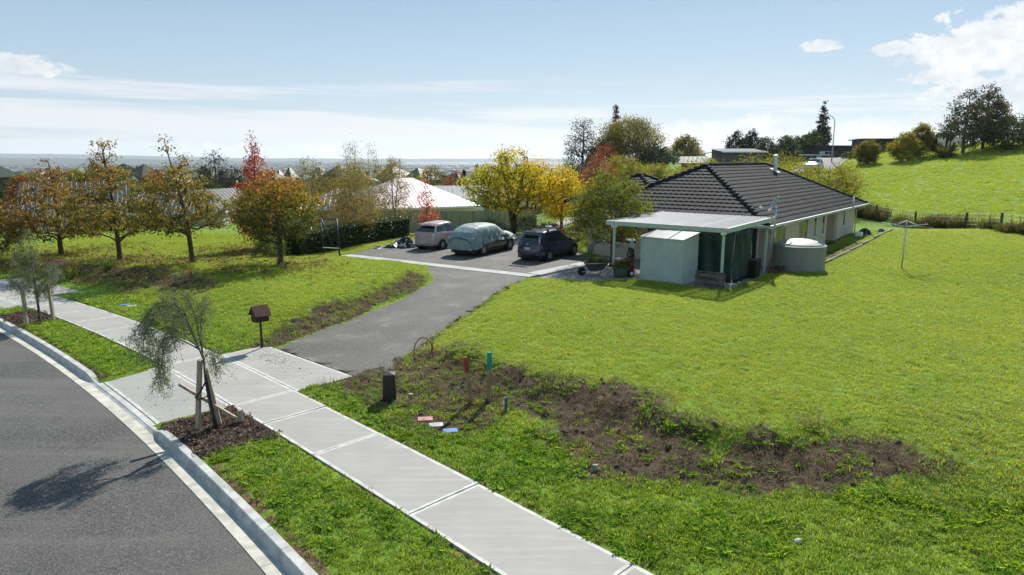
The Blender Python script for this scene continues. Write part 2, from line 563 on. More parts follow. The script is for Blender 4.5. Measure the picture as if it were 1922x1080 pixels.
def soil(x, y):
    """bare earth: the cut bank, its trampled foot, the banks beside the drive"""
    x = np.asarray(x, float); y = np.asarray(y, float)
    u, v = to_uv(x, y)
    w = v - vpath(np.clip(u, -12, 48))
    s = bank_shift(u)
    n = fbm(x * 0.8, y * 0.8, 1.0)
    mid = 3.75 + s + 0.4 * np.sin(u * 0.9)
    half = np.interp(u, [-1, 1.0, 3.4, 6, 9, 12, 13.5, 14.5], [-1.0, -0.35, 0.75, 1.2, 1.3, 1.5, 1.6, 0.6])
    n5 = fbm(x * 2.2, y * 2.2, 31.0)
    b = (half - np.abs(w - mid)) / 1.0 + 0.40 + (n - 0.5) * 1.9 + (n5 - 0.5) * 1.6 - 0.12 * (1 - sst(7, 10.5, u))
    b = np.where((u < 14.6) & (u > -0.5) & (x > np.interp(y, DRY, DXR) - 0.2), b, 0)
    foot = 1.25 - np.hypot((x + 1.3) / 1.25, (y - 13.0) / 0.75) + (n - 0.5) * 0.7
    foot2 = 1.15 - np.hypot((x + 2.5) / 0.9, (y - 14.3) / 0.95) + (n - 0.5) * 0.6
    foot4 = 1.35 - np.hypot((x + 1.3) / 1.9, (y - 14.9) / 1.25) + (n - 0.5) * 0.8
    foot3 = 1.0 - np.hypot((x - 1.45) / 0.75, (y - 10.75) / 0.5) + (n - 0.5) * 0.6
    dd = drive_d(x, y)
    dl = np.where((x < np.interp(y, DLY, DXL) + 0.6) & (y > 18.3) & (y < 29.5), 1.15 - np.abs(dd - 0.55) / 0.6 + (n - 0.5) * 1.0, 0)
    dr = np.where((x > np.interp(y, DRY, DXR) - 0.6) & (y > 15) & (y < 28.5), 0.8 - np.abs(dd - 0.1) / 0.28 + (n - 0.5) * 0.9, 0)
    lb = np.where((w > 1.8) & (w < 5.6) & (u > 25.5) & (x < -8), 0.85 - np.abs(w - 3.6) / 2.0 + (n - 0.5) * 1.6, 0)
    return np.clip(np.maximum.reduce([b, foot, foot2, foot3, foot4 * (x > np.interp(y, DRY, DXR) + 0.1) * (w > 0.9), dl, dr, lb]), 0, 1)


def hz(x, y): return float(height(np.array([x]), np.array([y]))[0])


# ------------------------------------------------------------------ ground sheet
def axis(a, b, step, lo, hi, g=1.13):
    c = list(np.arange(a, b + 1e-6, step))
    s, q = step, a
    left = []
    while q > lo:
        s *= g; q -= s; left.append(max(q, lo))
    s, q = step, c[-1]
    right = []
    while q < hi:
        s *= g; q += s; right.append(min(q, hi))
    return np.array(left[::-1] + c + right)


def ground_h(x, y):
    h = height(x, y)
    u, v = to_uv(x, y)
    k = vkerb(np.clip(u, -14, 52)) - v                       # > 0 on the road side
    h = np.where(k > 0, -0.025 - 0.32 * sst(0.02, 0.30, k), h)
    dd = drive_d(x, y)
    on = (dd < -0.15) & (v > 8.0) & (y < 31.5) & (y > 14.5)
    h = np.where(on, h - 0.05, h)
    h = np.where(poly_d(x, y, PARK) < -0.15, h - 0.06, h)
    w = v - vpath(np.clip(u, -12, 48))
    ap = (u > AP0 + 0.15) & (u < AP1 - 0.15) & (v > vkerb(np.clip(u, -14, 52))) & (v < 8.2)
    h = np.where(np.abs(w) < PW - 0.1, h - 0.06, h)
    h = np.where(ap, h - 0.20, h)
    return h


def ground_material():
    m = bpy.data.materials.new('ground_cover')
    m.use_nodes = True
    t = NT(m.node_tree)
    out = t.n('ShaderNodeOutputMaterial')
    geo = t.n('ShaderNodeNewGeometry')
    P = geo.outputs['Position']
    so = t.n('ShaderNodeAttribute', attribute_name='soil').outputs['Fac']
    yard = t.n('ShaderNodeAttribute', attribute_name='gravel').outputs['Fac']
    far = t.n('ShaderNodeAttribute', attribute_name='farland').outputs['Fac']
    pad = t.n('ShaderNodeAttribute', attribute_name='paddock').outputs['Fac']
    dead = t.n('ShaderNodeAttribute', attribute_name='dead').outputs['Fac']
    nb = t.noise(P, 0.35, 4.0)
    nm = t.noise(P, 2.3, 5.0, 0.6)
    nf = t.noise(P, 26.0, 4.0, 0.65)
    g = t.mix(t.mapr(nb, 0.35, 0.65), (0.135, 0.225, 0.022), (0.180, 0.265, 0.028))
    g = t.mix(t.mapr(nm, 0.40, 0.72, 0, 0.5), g, (0.095, 0.165, 0.020))
    g = t.mix(t.mapr(nf, 0.45, 0.70, 0, 0.6), g, (0.07, 0.115, 0.018))
    # paddock: brighter cropped grass with scattered darker pats and worn flecks
    pg = t.mix(t.mapr(t.noise(P, 0.12, 4.0), 0.35, 0.65), (0.17, 0.25, 0.03), (0.215, 0.28, 0.04))
    pg = t.mix(t.mapr(t.noise(P, 1.1, 5.0, 0.65), 0.45, 0.70, 0, 0.55), pg, (0.075, 0.130, 0.018))
    pg = t.mix(t.mapr(nf, 0.5, 0.7, 0, 0.5), pg, (0.06, 0.10, 0.015))
    vw = t.n('ShaderNodeTexVoronoi', {'Vector': P, 'Scale': 0.55}).outputs['Distance']
    pg = t.mix(t.mapr(vw, 0.05, 0.16, 0.55, 0.0), pg, (0.07, 0.065, 0.03))
    g = t.mix(pad, g, pg)
    # earth
    e = t.mix(t.mapr(nm, 0.35, 0.65), (0.036, 0.025, 0.015), (0.098, 0.069, 0.042))
    e = t.mix(t.mapr(nf, 0.50, 0.75, 0, 0.5), e, (0.17, 0.13, 0.08))
    sf = t.mapr(t.math('ADD', so, t.math('MULTIPLY', t.math('SUBTRACT', t.noise(P, 5.0, 5.0, 0.65), 0.5), 1.1)), 0.30, 0.55)
    c = t.mix(sf, g, e)
    d = t.mix(nf, (0.13, 0.085, 0.045), (0.24, 0.17, 0.10))
    df = t.mapr(t.math('ADD', dead, t.math('MULTIPLY', t.math('SUBTRACT', nm, 0.5), 1.2)), 0.35, 0.65)
    c = t.mix(df, c, d)
    # metal chip yard
    vo = t.n('ShaderNodeTexVoronoi', {'Vector': P, 'Scale': 22.0})
    gr = t.mix(t.mapr(vo.outputs['Color'], 0.2, 0.8), (0.14, 0.13, 0.12), (0.34, 0.32, 0.29))
    c = t.mix(t.mapr(yard, 0.35, 0.6), c, gr)
    # the plain: a patchwork of paddocks, tree belts and roofs too small to tell apart
    vp = t.n('ShaderNodeTexVoronoi', {'Vector': P, 'Scale': 0.0055, 'Randomness': 0.9})
    fp = t.mix(t.mapr(vp.outputs['Color'], 0.15, 0.85), (0.035, 0.050, 0.026), (0.080, 0.092, 0.050))
    fp = t.mix(t.mapr(t.noise(P, 0.02, 5.0, 0.7), 0.48, 0.62), fp, (0.022, 0.032, 0.020))
    fp = t.mix(t.mapr(t.noise(P, 0.06, 3.0, 0.7), 0.68, 0.74), fp, (0.20, 0.20, 0.20))
    c = t.mix(far, c, fp)
    hb = t.math('ADD', t.math('MULTIPLY', nf, 0.5), t.math('MULTIPLY', t.noise(P, 9.0, 4.0, 0.6), 0.8))
    b = t.n('ShaderNodeBump', {'Height': hb, 'Strength': 0.9, 'Distance': 0.06})
    p = t.n('ShaderNodeBsdfPrincipled', {'Base Color': c, 'Roughness': 0.95, 'Specular IOR Level': 0.12, 'Normal': b.outputs[0]})
    t.t.links.new(p.outputs[0], out.inputs[0])
    return m


M['ground'] = ground_material()


def dead_strip(x, y):
    u, v = to_uv(x, y)
    d1 = v - vkerb(np.clip(u, -14, 52))
    w = v - vpath(np.clip(u, -12, 48))
    a = np.where((d1 > 0) & (w < -PW) & ~((u > AP0) & (u < AP1)), 1.05 - d1 / 0.30, 0)
    b = np.where(np.abs(w) > PW, 0.95 - (np.abs(w) - PW) / 0.16, 0)
    return np.clip(np.maximum(a, b), 0, 1)


def make_ground():
    xs = axis(-26, 31, 0.22, -26000, 26000)
    ys = axis(4.2, 47, 0.22, -900, 26000)
    X, Y = np.meshgrid(xs, ys)
    Zg = ground_h(X.ravel(), Y.ravel())
    v = np.stack([X.ravel(), Y.ravel(), Zg], 1)
    nx, ny = len(xs), len(ys)
    i = np.arange(nx * ny).reshape(ny, nx)
    f = np.stack([i[:-1, :-1].ravel(), i[:-1, 1:].ravel(), i[1:, 1:].ravel(), i[1:, :-1].ravel()], 1)
    x, y = X.ravel(), Y.ravel()
    xf = xfence(y)
    at = {'soil': soil(x, y), 'gravel': np.clip(0.5 - poly_d(x, y, YARD) * 1.2, 0, 1),
          'farland': sst(70, 130, y) * (1 - sst(0.08, 0.2, x / np.maximum(y, 1)) * (y < 260)),
          'paddock': sst(-0.5, 1.5, x - xf) * (y > 15) * (y < 130), 'dead': dead_strip(x, y)}
    me = np_mesh('ground', v, f, M['ground'], at, smooth=True)
    put(obj('ground', me), kind='structure')


make_ground()


# ------------------------------------------------------------------ road, kerb, footpath
def asphalt_mat(name, base, hi, chip=95.0, patch=0.25):
    m = bpy.data.materials.new(name)
    m.use_nodes = True
    t = NT(m.node_tree)
    out = t.n('ShaderNodeOutputMaterial')
    P = t.n('ShaderNodeNewGeometry').outputs['Position']
    vo = t.n('ShaderNodeTexVoronoi', {'Vector': P, 'Scale': chip})
    big = t.noise(P, 0.45, 5.0, 0.6)
    c = t.mix(t.mapr(vo.outputs['Color'], 0.25, 0.9), base, hi)
    c = t.mix(t.mapr(t.noise(P, 38.0, 4.0, 0.75), 0.46, 0.64, 0.0, 0.8), c, tuple(q * 2.3 for q in hi))
    c = t.mix(t.mapr(t.noise(P, 21.0, 4.0, 0.8), 0.50, 0.66, 0.0, 0.8), c, tuple(q * 0.7 for q in base))
    c = t.mix(t.mapr(big, 0.3, 0.7, 0.0, patch), c, tuple(q * 1.5 for q in hi))
    if patch < 0.53:
        c = t.mix(t.mapr(t.noise(P, 0.9, 6.0, 0.7), 0.52, 0.72, 0.0, 0.55), c, (0.21, 0.18, 0.135))
    else:
        c = t.mix(t.mapr(t.noise(t.n('ShaderNodeMapping', {'Vector': P, 'Rotation': (0, 0, R(45)), 'Scale': (0.08, 1.1, 1.0)}).outputs[0], 1.0, 4.0, 0.6), 0.45, 0.68, 0.0, 0.40), c, tuple(q * 1.9 for q in hi))
    h = t.math('SUBTRACT', 1.0, vo.outputs['Distance'])
    b = t.n('ShaderNodeBump', {'Height': h, 'Strength': 0.7, 'Distance': 0.008})
    p = t.n('ShaderNodeBsdfPrincipled', {'Base Color': c, 'Roughness': 0.8, 'Specular IOR Level': 0.3, 'Normal': b.outputs[0]})
    t.t.links.new(p.outputs[0], out.inputs[0])
    return m


M['road'] = asphalt_mat('chip_seal', (0.024, 0.023, 0.022), (0.082, 0.079, 0.072), 70.0, 0.55)
M['drive'] = asphalt_mat('worn_asphalt', (0.036, 0.034, 0.031), (0.092, 0.088, 0.079), 60.0, 0.5)


def brushed_concrete():
    m = bpy.data.materials.new('brushed_concrete')
    m.use_nodes = True
    t = NT(m.node_tree)
    out = t.n('ShaderNodeOutputMaterial')
    P = t.n('ShaderNodeNewGeometry').outputs['Position']
    mp = t.n('ShaderNodeMapping', {'Vector': P, 'Rotation': (0, 0, R(-45)), 'Scale': (1.2, 60.0, 1.0)}).outputs[0]
    mp2 = t.n('ShaderNodeMapping', {'Vector': P, 'Rotation': (0, 0, R(-45)), 'Scale': (0.6, 7.0, 1.0)}).outputs[0]
    br = t.noise(mp, 1.0, 4.0, 0.7)
    st = t.noise(mp2, 1.0, 4.0, 0.6)
    big = t.noise(P, 0.8, 5.0, 0.6)
    rnd = t.n('ShaderNodeObjectInfo').outputs['Random']
    c = t.mix(t.mapr(big, 0.3, 0.7), (0.275, 0.262, 0.235), (0.34, 0.327, 0.295))
    c = t.mix(t.mapr(br, 0.35, 0.7, 0, 0.40), c, (0.245, 0.232, 0.208))
    c = t.mix(t.mapr(st, 0.45, 0.75, 0, 0.45), c, (0.43, 0.415, 0.385))
    c = t.mix(t.math('MULTIPLY', rnd, 0.35), c, (0.33, 0.32, 0.30))
    c = t.mix(t.mapr(t.noise(P, 9.0, 5.0, 0.7), 0.64, 0.74, 0, 0.6), c, (0.17, 0.15, 0.12))
    c = t.mix(t.mapr(t.noise(P, 2.6, 6.0, 0.7), 0.55, 0.75, 0, 0.22), c, (0.20, 0.185, 0.16))
    b = t.n('ShaderNodeBump', {'Height': br, 'Strength': 0.35, 'Distance': 0.01})
    p = t.n('ShaderNodeBsdfPrincipled', {'Base Color': c, 'Roughness': 0.8, 'Specular IOR Level': 0.25, 'Normal': b.outputs[0]})
    t.t.links.new(p.outputs[0], out.inputs[0])
    return m


M['brushed'] = brushed_concrete()


def xyz(u, v, z):
    x, y = to_xy(u, v)
    return (float(x), float(y), z)


def make_road():
    us = np.arange(-14, 52.1, 0.5)
    vs = [0.36, 1.2, 2.5, 4.5, 7.0, 10.5]
    ve = []
    for u in us:
        for j, d in enumerate(vs):
            z = -0.135 + 0.012 * min(d, 4)
            ve.append(xyz(u, vkerb(u) - d, z))
    n = len(vs)
    fa = [(i * n + j, i * n + j + 1, (i + 1) * n + j + 1, (i + 1) * n + j) for i in range(len(us) - 1) for j in range(n - 1)]
    o = MB(); o.add(ve, fa)
    put(o.build('road', M['road'], smooth=True, fix=True), kind='structure')

    # kerb and channel, cast in lengths with fine joints; low where the crossing comes through
    def top(u):
        a, b = AP0 + 0.05, AP1 + 0.0
        f = sst(a - 0.55, a, u) * (1 - sst(b, b + 0.75, u))
        return float(0.005 - 0.105 * f)
    root = thing('kerb_and_channel', 'pale concrete kerb and channel curving along the chip seal road', 'kerb')
    ends = list(np.arange(-13.2, 13.0, 3.05)) + [13.5, AP0, AP1, 19.0] + list(np.arange(22.0, 51, 3.0))
    for a, b in zip(ends[:-1], ends[1:]):
        k = MB()
        uu = np.linspace(a + 0.004, b - 0.004, 9)
        prof_n = 9
        rows = []
        for u in uu:
            t0 = top(u); vk = float(vkerb(u))
            pr = [(0.0, -0.20), (0.0, t0 - 0.012), (-0.012, t0), (-0.135, t0), (-0.15, t0 - 0.012), (-0.185, min(-0.128, t0 - 0.012)), (-0.21, -0.136), (-0.44, -0.120), (-0.44, -0.25)]
            rows.append([xyz(u, vk + d, z) for d, z in pr])
        vv = [p for r in rows for p in r]
        k.add(vv, [])
        for i in range(len(rows) - 1):
            for j in range(prof_n - 1):
                k.f.append((i * prof_n + j, (i + 1) * prof_n + j, (i + 1) * prof_n + j + 1, i * prof_n + j + 1))
                k.m.append(1 if j >= 6 else 0); k.s.append(False)
        k.f.append(tuple(range(prof_n))); k.m.append(0); k.s.append(False)
        k.f.append(tuple((len(rows) - 1) * prof_n + j for j in range(prof_n - 1, -1, -1))); k.m.append(0); k.s.append(False)
        k.build('kerb_length', [M['kerb'], M['channel']], root, smooth=False)


make_road()


def slab(parent, u0, u1, va, vb, z=0.0, name='slab', edge=0.065, gap=0.011, warp=0.0):
    """one concrete panel: brushed middle, smooth trowelled border, its own thickness; va, vb functions of u"""
    k = MB()
    n = max(3, int((u1 - u0) / 0.5) + 2)
    rows = []
    for t in np.linspace(0, 1, n):
        rows.append(t)
    uu = [u0 + gap, u0 + edge] + [u0 + edge + (u1 - u0 - 2 * edge) * t for t in rows[1:-1]] + [u1 - edge, u1 - gap]
    jz = random.uniform(-0.004, 0.004)
    tilt = random.uniform(-0.004, 0.004)
    for u in uu:
        a, b = va(u) + gap, vb(u) - gap
        for j, v in enumerate((a, a, a + edge, b - edge, b, b)):
            k.v.append(xyz(u, v, (-0.12 if j in (0, 5) else z + jz + tilt * (j - 2))))
    N = len(uu)
    for i in range(N - 1):
        for j in range(5):
            k.f.append((i * 6 + j, (i + 1) * 6 + j, (i + 1) * 6 + j + 1, i * 6 + j + 1))
            k.m.append(0 if (j == 2 and 0 < i < N - 2) else 1); k.s.append(False)
    k.f.append(tuple(range(6))); k.m.append(1); k.s.append(False)
    k.f.append(tuple((N - 1) * 6 + j for j in range(5, -1, -1))); k.m.append(1); k.s.append(False)
    return k.build(name, [M['brushed'], M['concrete_edge']], parent, smooth=False)


def vp0(u): return float(vpath(u)) - PW
def vp1(u): return float(vpath(u)) + PW


path = bpy.data.objects.new('footpath', None); COL.objects.link(path); put(path, kind='structure')
JO = [-9.0, -6.0, -3.0, 0.1, 2.3, 4.6, 7.7, 10.6, 12.62, AP0, AP1, 19.8, 21.3, 23.3, 25.2, 27.0, 29.0, 31.5, 34.0, 37.0, 40.0, 44.0, 48.0]
for a, b in zip(JO[:-1], JO[1:]):
    slab(path, a, b, vp0, vp1)
cross = bpy.data.objects.new('vehicle_crossing', None); COL.objects.link(cross); put(cross, kind='structure')


def sloped_slab(parent, u0, u1, v0, v1, z0, z1):
    o = slab(parent, u0, u1, v0, v1)
    me = o.data
    for q in me.vertices:
        if q.co.z > -0.1:
            u, v = to_uv(q.co.x, q.co.y)
            t = (v - v0(u)) / max(0.01, v1(u) - v0(u))
            q.co.z = z0 + (z1 - z0) * t
    return o


sloped_slab(cross, AP0, AP1, lambda u: float(vkerb(u)) + 0.004, lambda u: vp0(u), -0.098, 0.0)
sloped_slab(cross, AP0 - 0.1, AP1 - 0.08, lambda u: vp1(u), lambda u: 8.40 - 0.05 * (u - 16), 0.0, 0.012)
# the next crossing up the street, at the far end of the verge
sloped_slab(cross, 31.0, 36.5, lambda u: vp1(u), lambda u: vp1(u) + 1.5, 0.0, 0.01)
sloped_slab(cross, 29.3, 36.5, lambda u: float(vkerb(u)) + 0.02, lambda u: vp0(u), -0.02, 0.0)
# a lone concrete pad at the bottom edge of the verge
pad = MB(); pad.prism([(2.62, 7.05), (3.0, 7.62), (3.35, 7.62), (3.6, 7.0), (3.1, 6.5)], -0.1, 0.03)
put(pad.build('service_pad', M['concrete_edge'], bevel=0.01), 'small pale concrete pad sunk in the grass beside the footpath', 'concrete pad')


def make_drive():
    # the asphalt drive, its edges crumbling; then the car park with its concrete strip
    k = MB()
    rows = []
    ys = np.arange(14.6, 32.3, 0.22)
    n = 13
    for y in ys:
        xl = float(np.interp(y, DLY, DXL)) - 0.12 + 0.30 * (float(fbm(y * 0.8, 1.0, 4.0)) - 0.5)
        xr = float(np.interp(y, DRY, DXR)) + 0.12 + 0.30 * (float(fbm(y * 0.8, 7.0, 4.0)) - 0.5)
        # keep behind the apron's edge
        row = []
        for j in range(n):
            x = xl + (xr - xl) * j / (n - 1)
            u, v = to_uv(x, y)
            lim = 8.40 - 0.05 * (u - 16) + 0.004
            if v < lim:
                d = (lim - v)
                x2, y2 = to_xy(u, lim)
                row.append((float(x2), float(y2)))
            else:
                row.append((x, float(y)))
        rows.append(row)
    P2 = np.array(rows).reshape(-1, 2)
    z = height(P2[:, 0], P2[:, 1], rough=False)
    edge = np.tile(np.array([1] + [0] * (n - 2) + [1]), len(ys))
    z = z + 0.016 - edge * 0.035
    k.add([(a, b, c) for (a, b), c in zip(P2, z)], [(i * n + j, i * n + j + 1, (i + 1) * n + j + 1, (i + 1) * n + j) for i in range(len(ys) - 1) for j in range(n - 1)])
    put(k.build('driveway', M['drive'], smooth=True), kind='structure')
    k = MB()
    k.prism(PARK, -0.2, 0.122)
    put(k.build('car_park', M['drive']), kind='structure')
    st = bpy.data.objects.new('edging_strip', None); COL.objects.link(st); put(st, kind='structure')
    c0 = Vector((0.75, 29.35)); e1 = (Vector((-9.1, 36.0)) - c0).normalized(); n1 = Vector((-e1.y, e1.x))
    if n1.y < 0: n1 = -n1
    L = (Vector((-9.1, 36.0)) - c0).length
    d = 0.9
    cuts = [0.0, 2.0, 4.0, 6.0, 8.0, 10.0, L]
    for a, b in zip(cuts[:-1], cuts[1:]):
        q = [c0 + e1 * (a + 0.01) - n1 * 0.02, c0 + e1 * (b - 0.01) - n1 * 0.02, c0 + e1 * (b - 0.01) + n1 * d * 0.72, c0 + e1 * (a + 0.01) + n1 * d * 0.72]
        k = MB(); k.prism([(p.x, p.y) for p in q], -0.05, 0.132); k.build('strip_panel', M['concrete'], st)
    e2 = (Vector((4.3, 33.6)) - c0).normalized(); n2 = Vector((e2.y, -e2.x)); L2 = (Vector((4.3, 33.6)) - c0).length
    cuts = [0.75, 2.2, 3.9, L2]
    for a, b in zip(cuts[:-1], cuts[1:]):
        q = [c0 + e2 * (a + 0.01) + n2 * 0.02, c0 + e2 * (b - 0.01) + n2 * 0.02, c0 + e2 * (b - 0.01) - n2 * 0.72, c0 + e2 * (a + 0.01) - n2 * 0.72]
        k = MB(); k.prism([(p.x, p.y) for p in q], -0.05, 0.130); k.build('strip_panel', M['concrete'], st)


make_drive()


# ------------------------------------------------------------------ scatter: grass, weeds, litter
def blades_mesh(name, n, rad, hgt, wid, pal, lean=0.5, seed=0, broad=False):
    r = np.random.default_rng(seed)
    V, F, C = [], [], []
    for i in range(n):
        a = r.uniform(0, 6.283); d = rad * math.sqrt(r.uniform())
        bx, by = d * math.cos(a), d * math.sin(a)
        hh = hgt * r.uniform(0.45, 1.15); ww = wid * r.uniform(0.7, 1.3)
        la = r.uniform(0, 6.283); ll = lean * hh * r.uniform(0.2, 1.3)
        lx, ly = ll * math.cos(la), ll * math.sin(la)
        px, py = -math.sin(la + r.uniform(-.6, .6)) * ww / 2, math.cos(la) * ww / 2
        c = np.array(pal[r.integers(len(pal))]) * r.uniform(0.75, 1.25)
        b = len(V)
        if broad:
            zz = hh * 0.6
            V += [(bx, by, 0), (bx + lx * .55 - px, by + ly * .55 - py, zz), (bx + lx * 1.4, by + ly * 1.4, hh * .75), (bx + lx * .55 + px, by + ly * .55 + py, zz)]
            F += [(b, b + 1, b + 2), (b, b + 2, b + 3)]; C += [c] * 4
        else:
            V += [(bx - px, by - py, -.01), (bx + px, by + py, -.01), (bx + lx * .35 + px * .8, by + ly * .35 + py * .8, hh * .6), (bx + lx * .35 - px * .8, by + ly * .35 - py * .8, hh * .6), (bx + lx, by + ly, hh)]
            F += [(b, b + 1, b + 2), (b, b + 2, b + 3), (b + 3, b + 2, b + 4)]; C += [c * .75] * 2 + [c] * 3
    return V, F, C


def src_collection(name, meshes):
    c = bpy.data.collections.new(name)
    for i, me in enumerate(meshes):
        o = bpy.data.objects.new(name + '_source', me)
        c.objects.link(o)
    return c


def clumps(name, count, material, **kw):
    ms = []
    for i in range(count):
        V, F, C = blades_mesh(name, seed=hash(name) % 1000 + i * 17 if False else sum(map(ord, name)) + i * 17, **kw)
        ms.append(np_mesh(name + '_clump', V, F, material, {'Col': np.array(C)}))
    return src_collection(name, ms)


def scatter(name, pts, scale, coll, label=None, cat=None, tilt=0.15, parent=None, seed=3):
    r = np.random.default_rng(seed)
    n = len(pts)
    me = bpy.data.meshes.new(name)
    me.vertices.add(n); me.vertices.foreach_set('co', np.asarray(pts, np.float32).ravel())
    a = me.attributes.new('rot', 'FLOAT_VECTOR', 'POINT')
    rot = np.stack([r.normal(0, tilt, n), r.normal(0, tilt, n), r.uniform(0, 6.283, n)], 1).astype(np.float32)
    a.data.foreach_set('vector', rot.ravel())
    a = me.attributes.new('size', 'FLOAT', 'POINT'); a.data.foreach_set('value', np.asarray(scale, np.float32))
    me.update()
    o = obj(name, me, parent)
    ng = bpy.data.node_groups.new(name + '_scatter', 'GeometryNodeTree')
    ng.interface.new_socket('Geometry', in_out='INPUT', socket_type='NodeSocketGeometry')
    ng.interface.new_socket('Geometry', in_out='OUTPUT', socket_type='NodeSocketGeometry')
    gi = ng.nodes.new('NodeGroupInput'); go = ng.nodes.new('NodeGroupOutput')
    ci = ng.nodes.new('GeometryNodeCollectionInfo')
    ci.inputs['Collection'].default_value = coll
    ci.inputs['Separate Children'].default_value = True
    ci.inputs['Reset Children'].default_value = True
    ip = ng.nodes.new('GeometryNodeInstanceOnPoints')
    ip.inputs['Pick Instance'].default_value = True
    na = ng.nodes.new('GeometryNodeInputNamedAttribute'); na.data_type = 'FLOAT_VECTOR'; na.inputs['Name'].default_value = 'rot'
    ns = ng.nodes.new('GeometryNodeInputNamedAttribute'); ns.data_type = 'FLOAT'; ns.inputs['Name'].default_value = 'size'
    er = ng.nodes.new('FunctionNodeEulerToRotation')
    L = ng.links.new
    L(gi.outputs[0], ip.inputs['Points']); L(ci.outputs[0], ip.inputs['Instance'])
    L(na.outputs[0], er.inputs[0]); L(er.outputs[0], ip.inputs['Rotation']); L(ns.outputs[0], ip.inputs['Scale'])
    L(ip.outputs[0], go.inputs[0])
    md = o.modifiers.new('scatter', 'NODES'); md.node_group = ng
    return put(o, label, cat, kind='stuff')


def grass_material():
    m = bpy.data.materials.new('grass_blade')
    m.use_nodes = True
    t = NT(m.node_tree)
    out = t.n('ShaderNodeOutputMaterial')
    c = t.n('ShaderNodeAttribute', attribute_name='Col').outputs['Color']
    P = t.n('ShaderNodeNewGeometry').outputs['Position']
    nb = t.noise(P, 0.5, 4.0, 0.6)
    c = t.mix(t.mapr(t.noise(P, 0.16, 5.0, 0.65), 0.42, 0.62, 0, 0.45), c, t.mix(1.0, c, (0.78, 0.87, 0.8), 'MULTIPLY'))
    c = t.mix(t.mapr(nb, 0.35, 0.68, 0, 0.5), c, t.mix(1.0, c, (1.35, 1.10, 0.9), 'MULTIPLY'))
    c = t.mix(t.mapr(t.noise(P, 2.2, 3.0), 0.50, 0.75, 0, 0.5), c, t.mix(1.0, c, (0.6, 0.72, 0.7), 'MULTIPLY'))
    p = t.n('ShaderNodeBsdfPrincipled', {'Base Color': c, 'Roughness': 0.5, 'Specular IOR Level': 0.30})
    tr = t.n('ShaderNodeBsdfTranslucent', {'Color': t.mix(1.0, c, (1.35, 1.30, 0.55), 'MULTIPLY')})
    mx = t.n('ShaderNodeMixShader', {0: 0.5, 1: p.outputs[0], 2: tr.outputs[0]})
    t.t.links.new(mx.outputs[0], out.inputs[0])
    return m


M['grass'] = grass_material()
GP = [(0.28, 0.385, 0.049), (0.325, 0.41, 0.054), (0.375, 0.435, 0.070), (0.21, 0.315, 0.038), (0.385, 0.41, 0.09)]
WP = [(0.13, 0.27, 0.030), (0.17, 0.31, 0.036), (0.10, 0.20, 0.024), (0.22, 0.34, 0.06)]
DP = [(0.30, 0.235, 0.13), (0.22, 0.165, 0.09), (0.16, 0.11, 0.06), (0.36, 0.30, 0.18)]
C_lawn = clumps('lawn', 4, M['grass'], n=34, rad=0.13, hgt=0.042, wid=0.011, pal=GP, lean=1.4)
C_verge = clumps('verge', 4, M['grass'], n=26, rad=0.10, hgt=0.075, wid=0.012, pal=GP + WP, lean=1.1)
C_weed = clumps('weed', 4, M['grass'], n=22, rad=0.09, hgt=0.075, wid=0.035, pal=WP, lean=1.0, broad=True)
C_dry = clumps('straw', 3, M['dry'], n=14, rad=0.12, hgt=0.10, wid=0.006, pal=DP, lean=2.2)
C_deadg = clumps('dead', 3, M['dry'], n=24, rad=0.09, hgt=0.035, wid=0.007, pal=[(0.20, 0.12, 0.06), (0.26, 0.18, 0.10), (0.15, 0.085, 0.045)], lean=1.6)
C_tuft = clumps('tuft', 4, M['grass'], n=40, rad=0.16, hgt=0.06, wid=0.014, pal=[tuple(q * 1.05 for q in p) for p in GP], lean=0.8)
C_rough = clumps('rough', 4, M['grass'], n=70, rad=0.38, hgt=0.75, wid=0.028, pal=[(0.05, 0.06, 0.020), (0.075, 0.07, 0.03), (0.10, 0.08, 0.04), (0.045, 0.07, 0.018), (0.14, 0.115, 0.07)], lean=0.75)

HOUSE_FOOT = [HP(0.4, 0.1), HP(20, 0.1), HP(22, 14), HP(0.4, 12)]
BED1 = (11.95, 14.055); BED2 = (26.0, 28.2)          # mulch beds round the street saplings, along u


def open_ground(x, y):
    """where grass may stand"""
    u, v = to_uv(x, y)
    uc = np.clip(u, -12, 48)
    w = v - vpath(uc)
    ok = v > vkerb(np.clip(u, -14, 52)) + 0.03
    ok &= np.abs(w) > PW + 0.02
    ok &= ~((u > AP0 - 0.1) & (u < AP1 + 0.02) & (v < 8.42))
    ok &= ~((u > 29.3) & (u < 36.5) & (w < 2.25))
    for b in (BED1, BED2):
        ok &= ~((u > b[0]) & (u < b[1]) & (w < -PW))
    ok &= ~((drive_d(x, y) < 0.08) & (v > 8) & (y < 32.5) & (y > 14))
    ok &= poly_d(x, y, PARK) > 0.05
    ok &= poly_d(x, y, YARD) > 0.15
    ok &= ~in_poly(x, y, HOUSE_FOOT)
    ok &= np.hypot(x - 13.5, y - 31.8) > 1.2
    for (lx, ly) in ((-1.76, 13.1), (-1.51, 12.84), (-1.20, 12.52), (-14.0, 24.1), (-13.62, 23.9)):
        ok &= np.hypot(x - lx, y - ly) > 0.26
    return ok


def sample(x0, x1, y0, y1, dens, fn, seed):
    r = np.random.default_rng(seed)
    n = int((x1 - x0) * (y1 - y0) * dens)
    x = r.uniform(x0, x1, n); y = r.uniform(y0, y1, n)
    k = fn(x, y, r.uniform(0, 1, n))
    x, y = x[k], y[k]
    return np.stack([x, y, height(x, y)], 1)


def inview(x, y, m=1.5):
    return np.abs(x) < 0.76 * y + m + 1.0


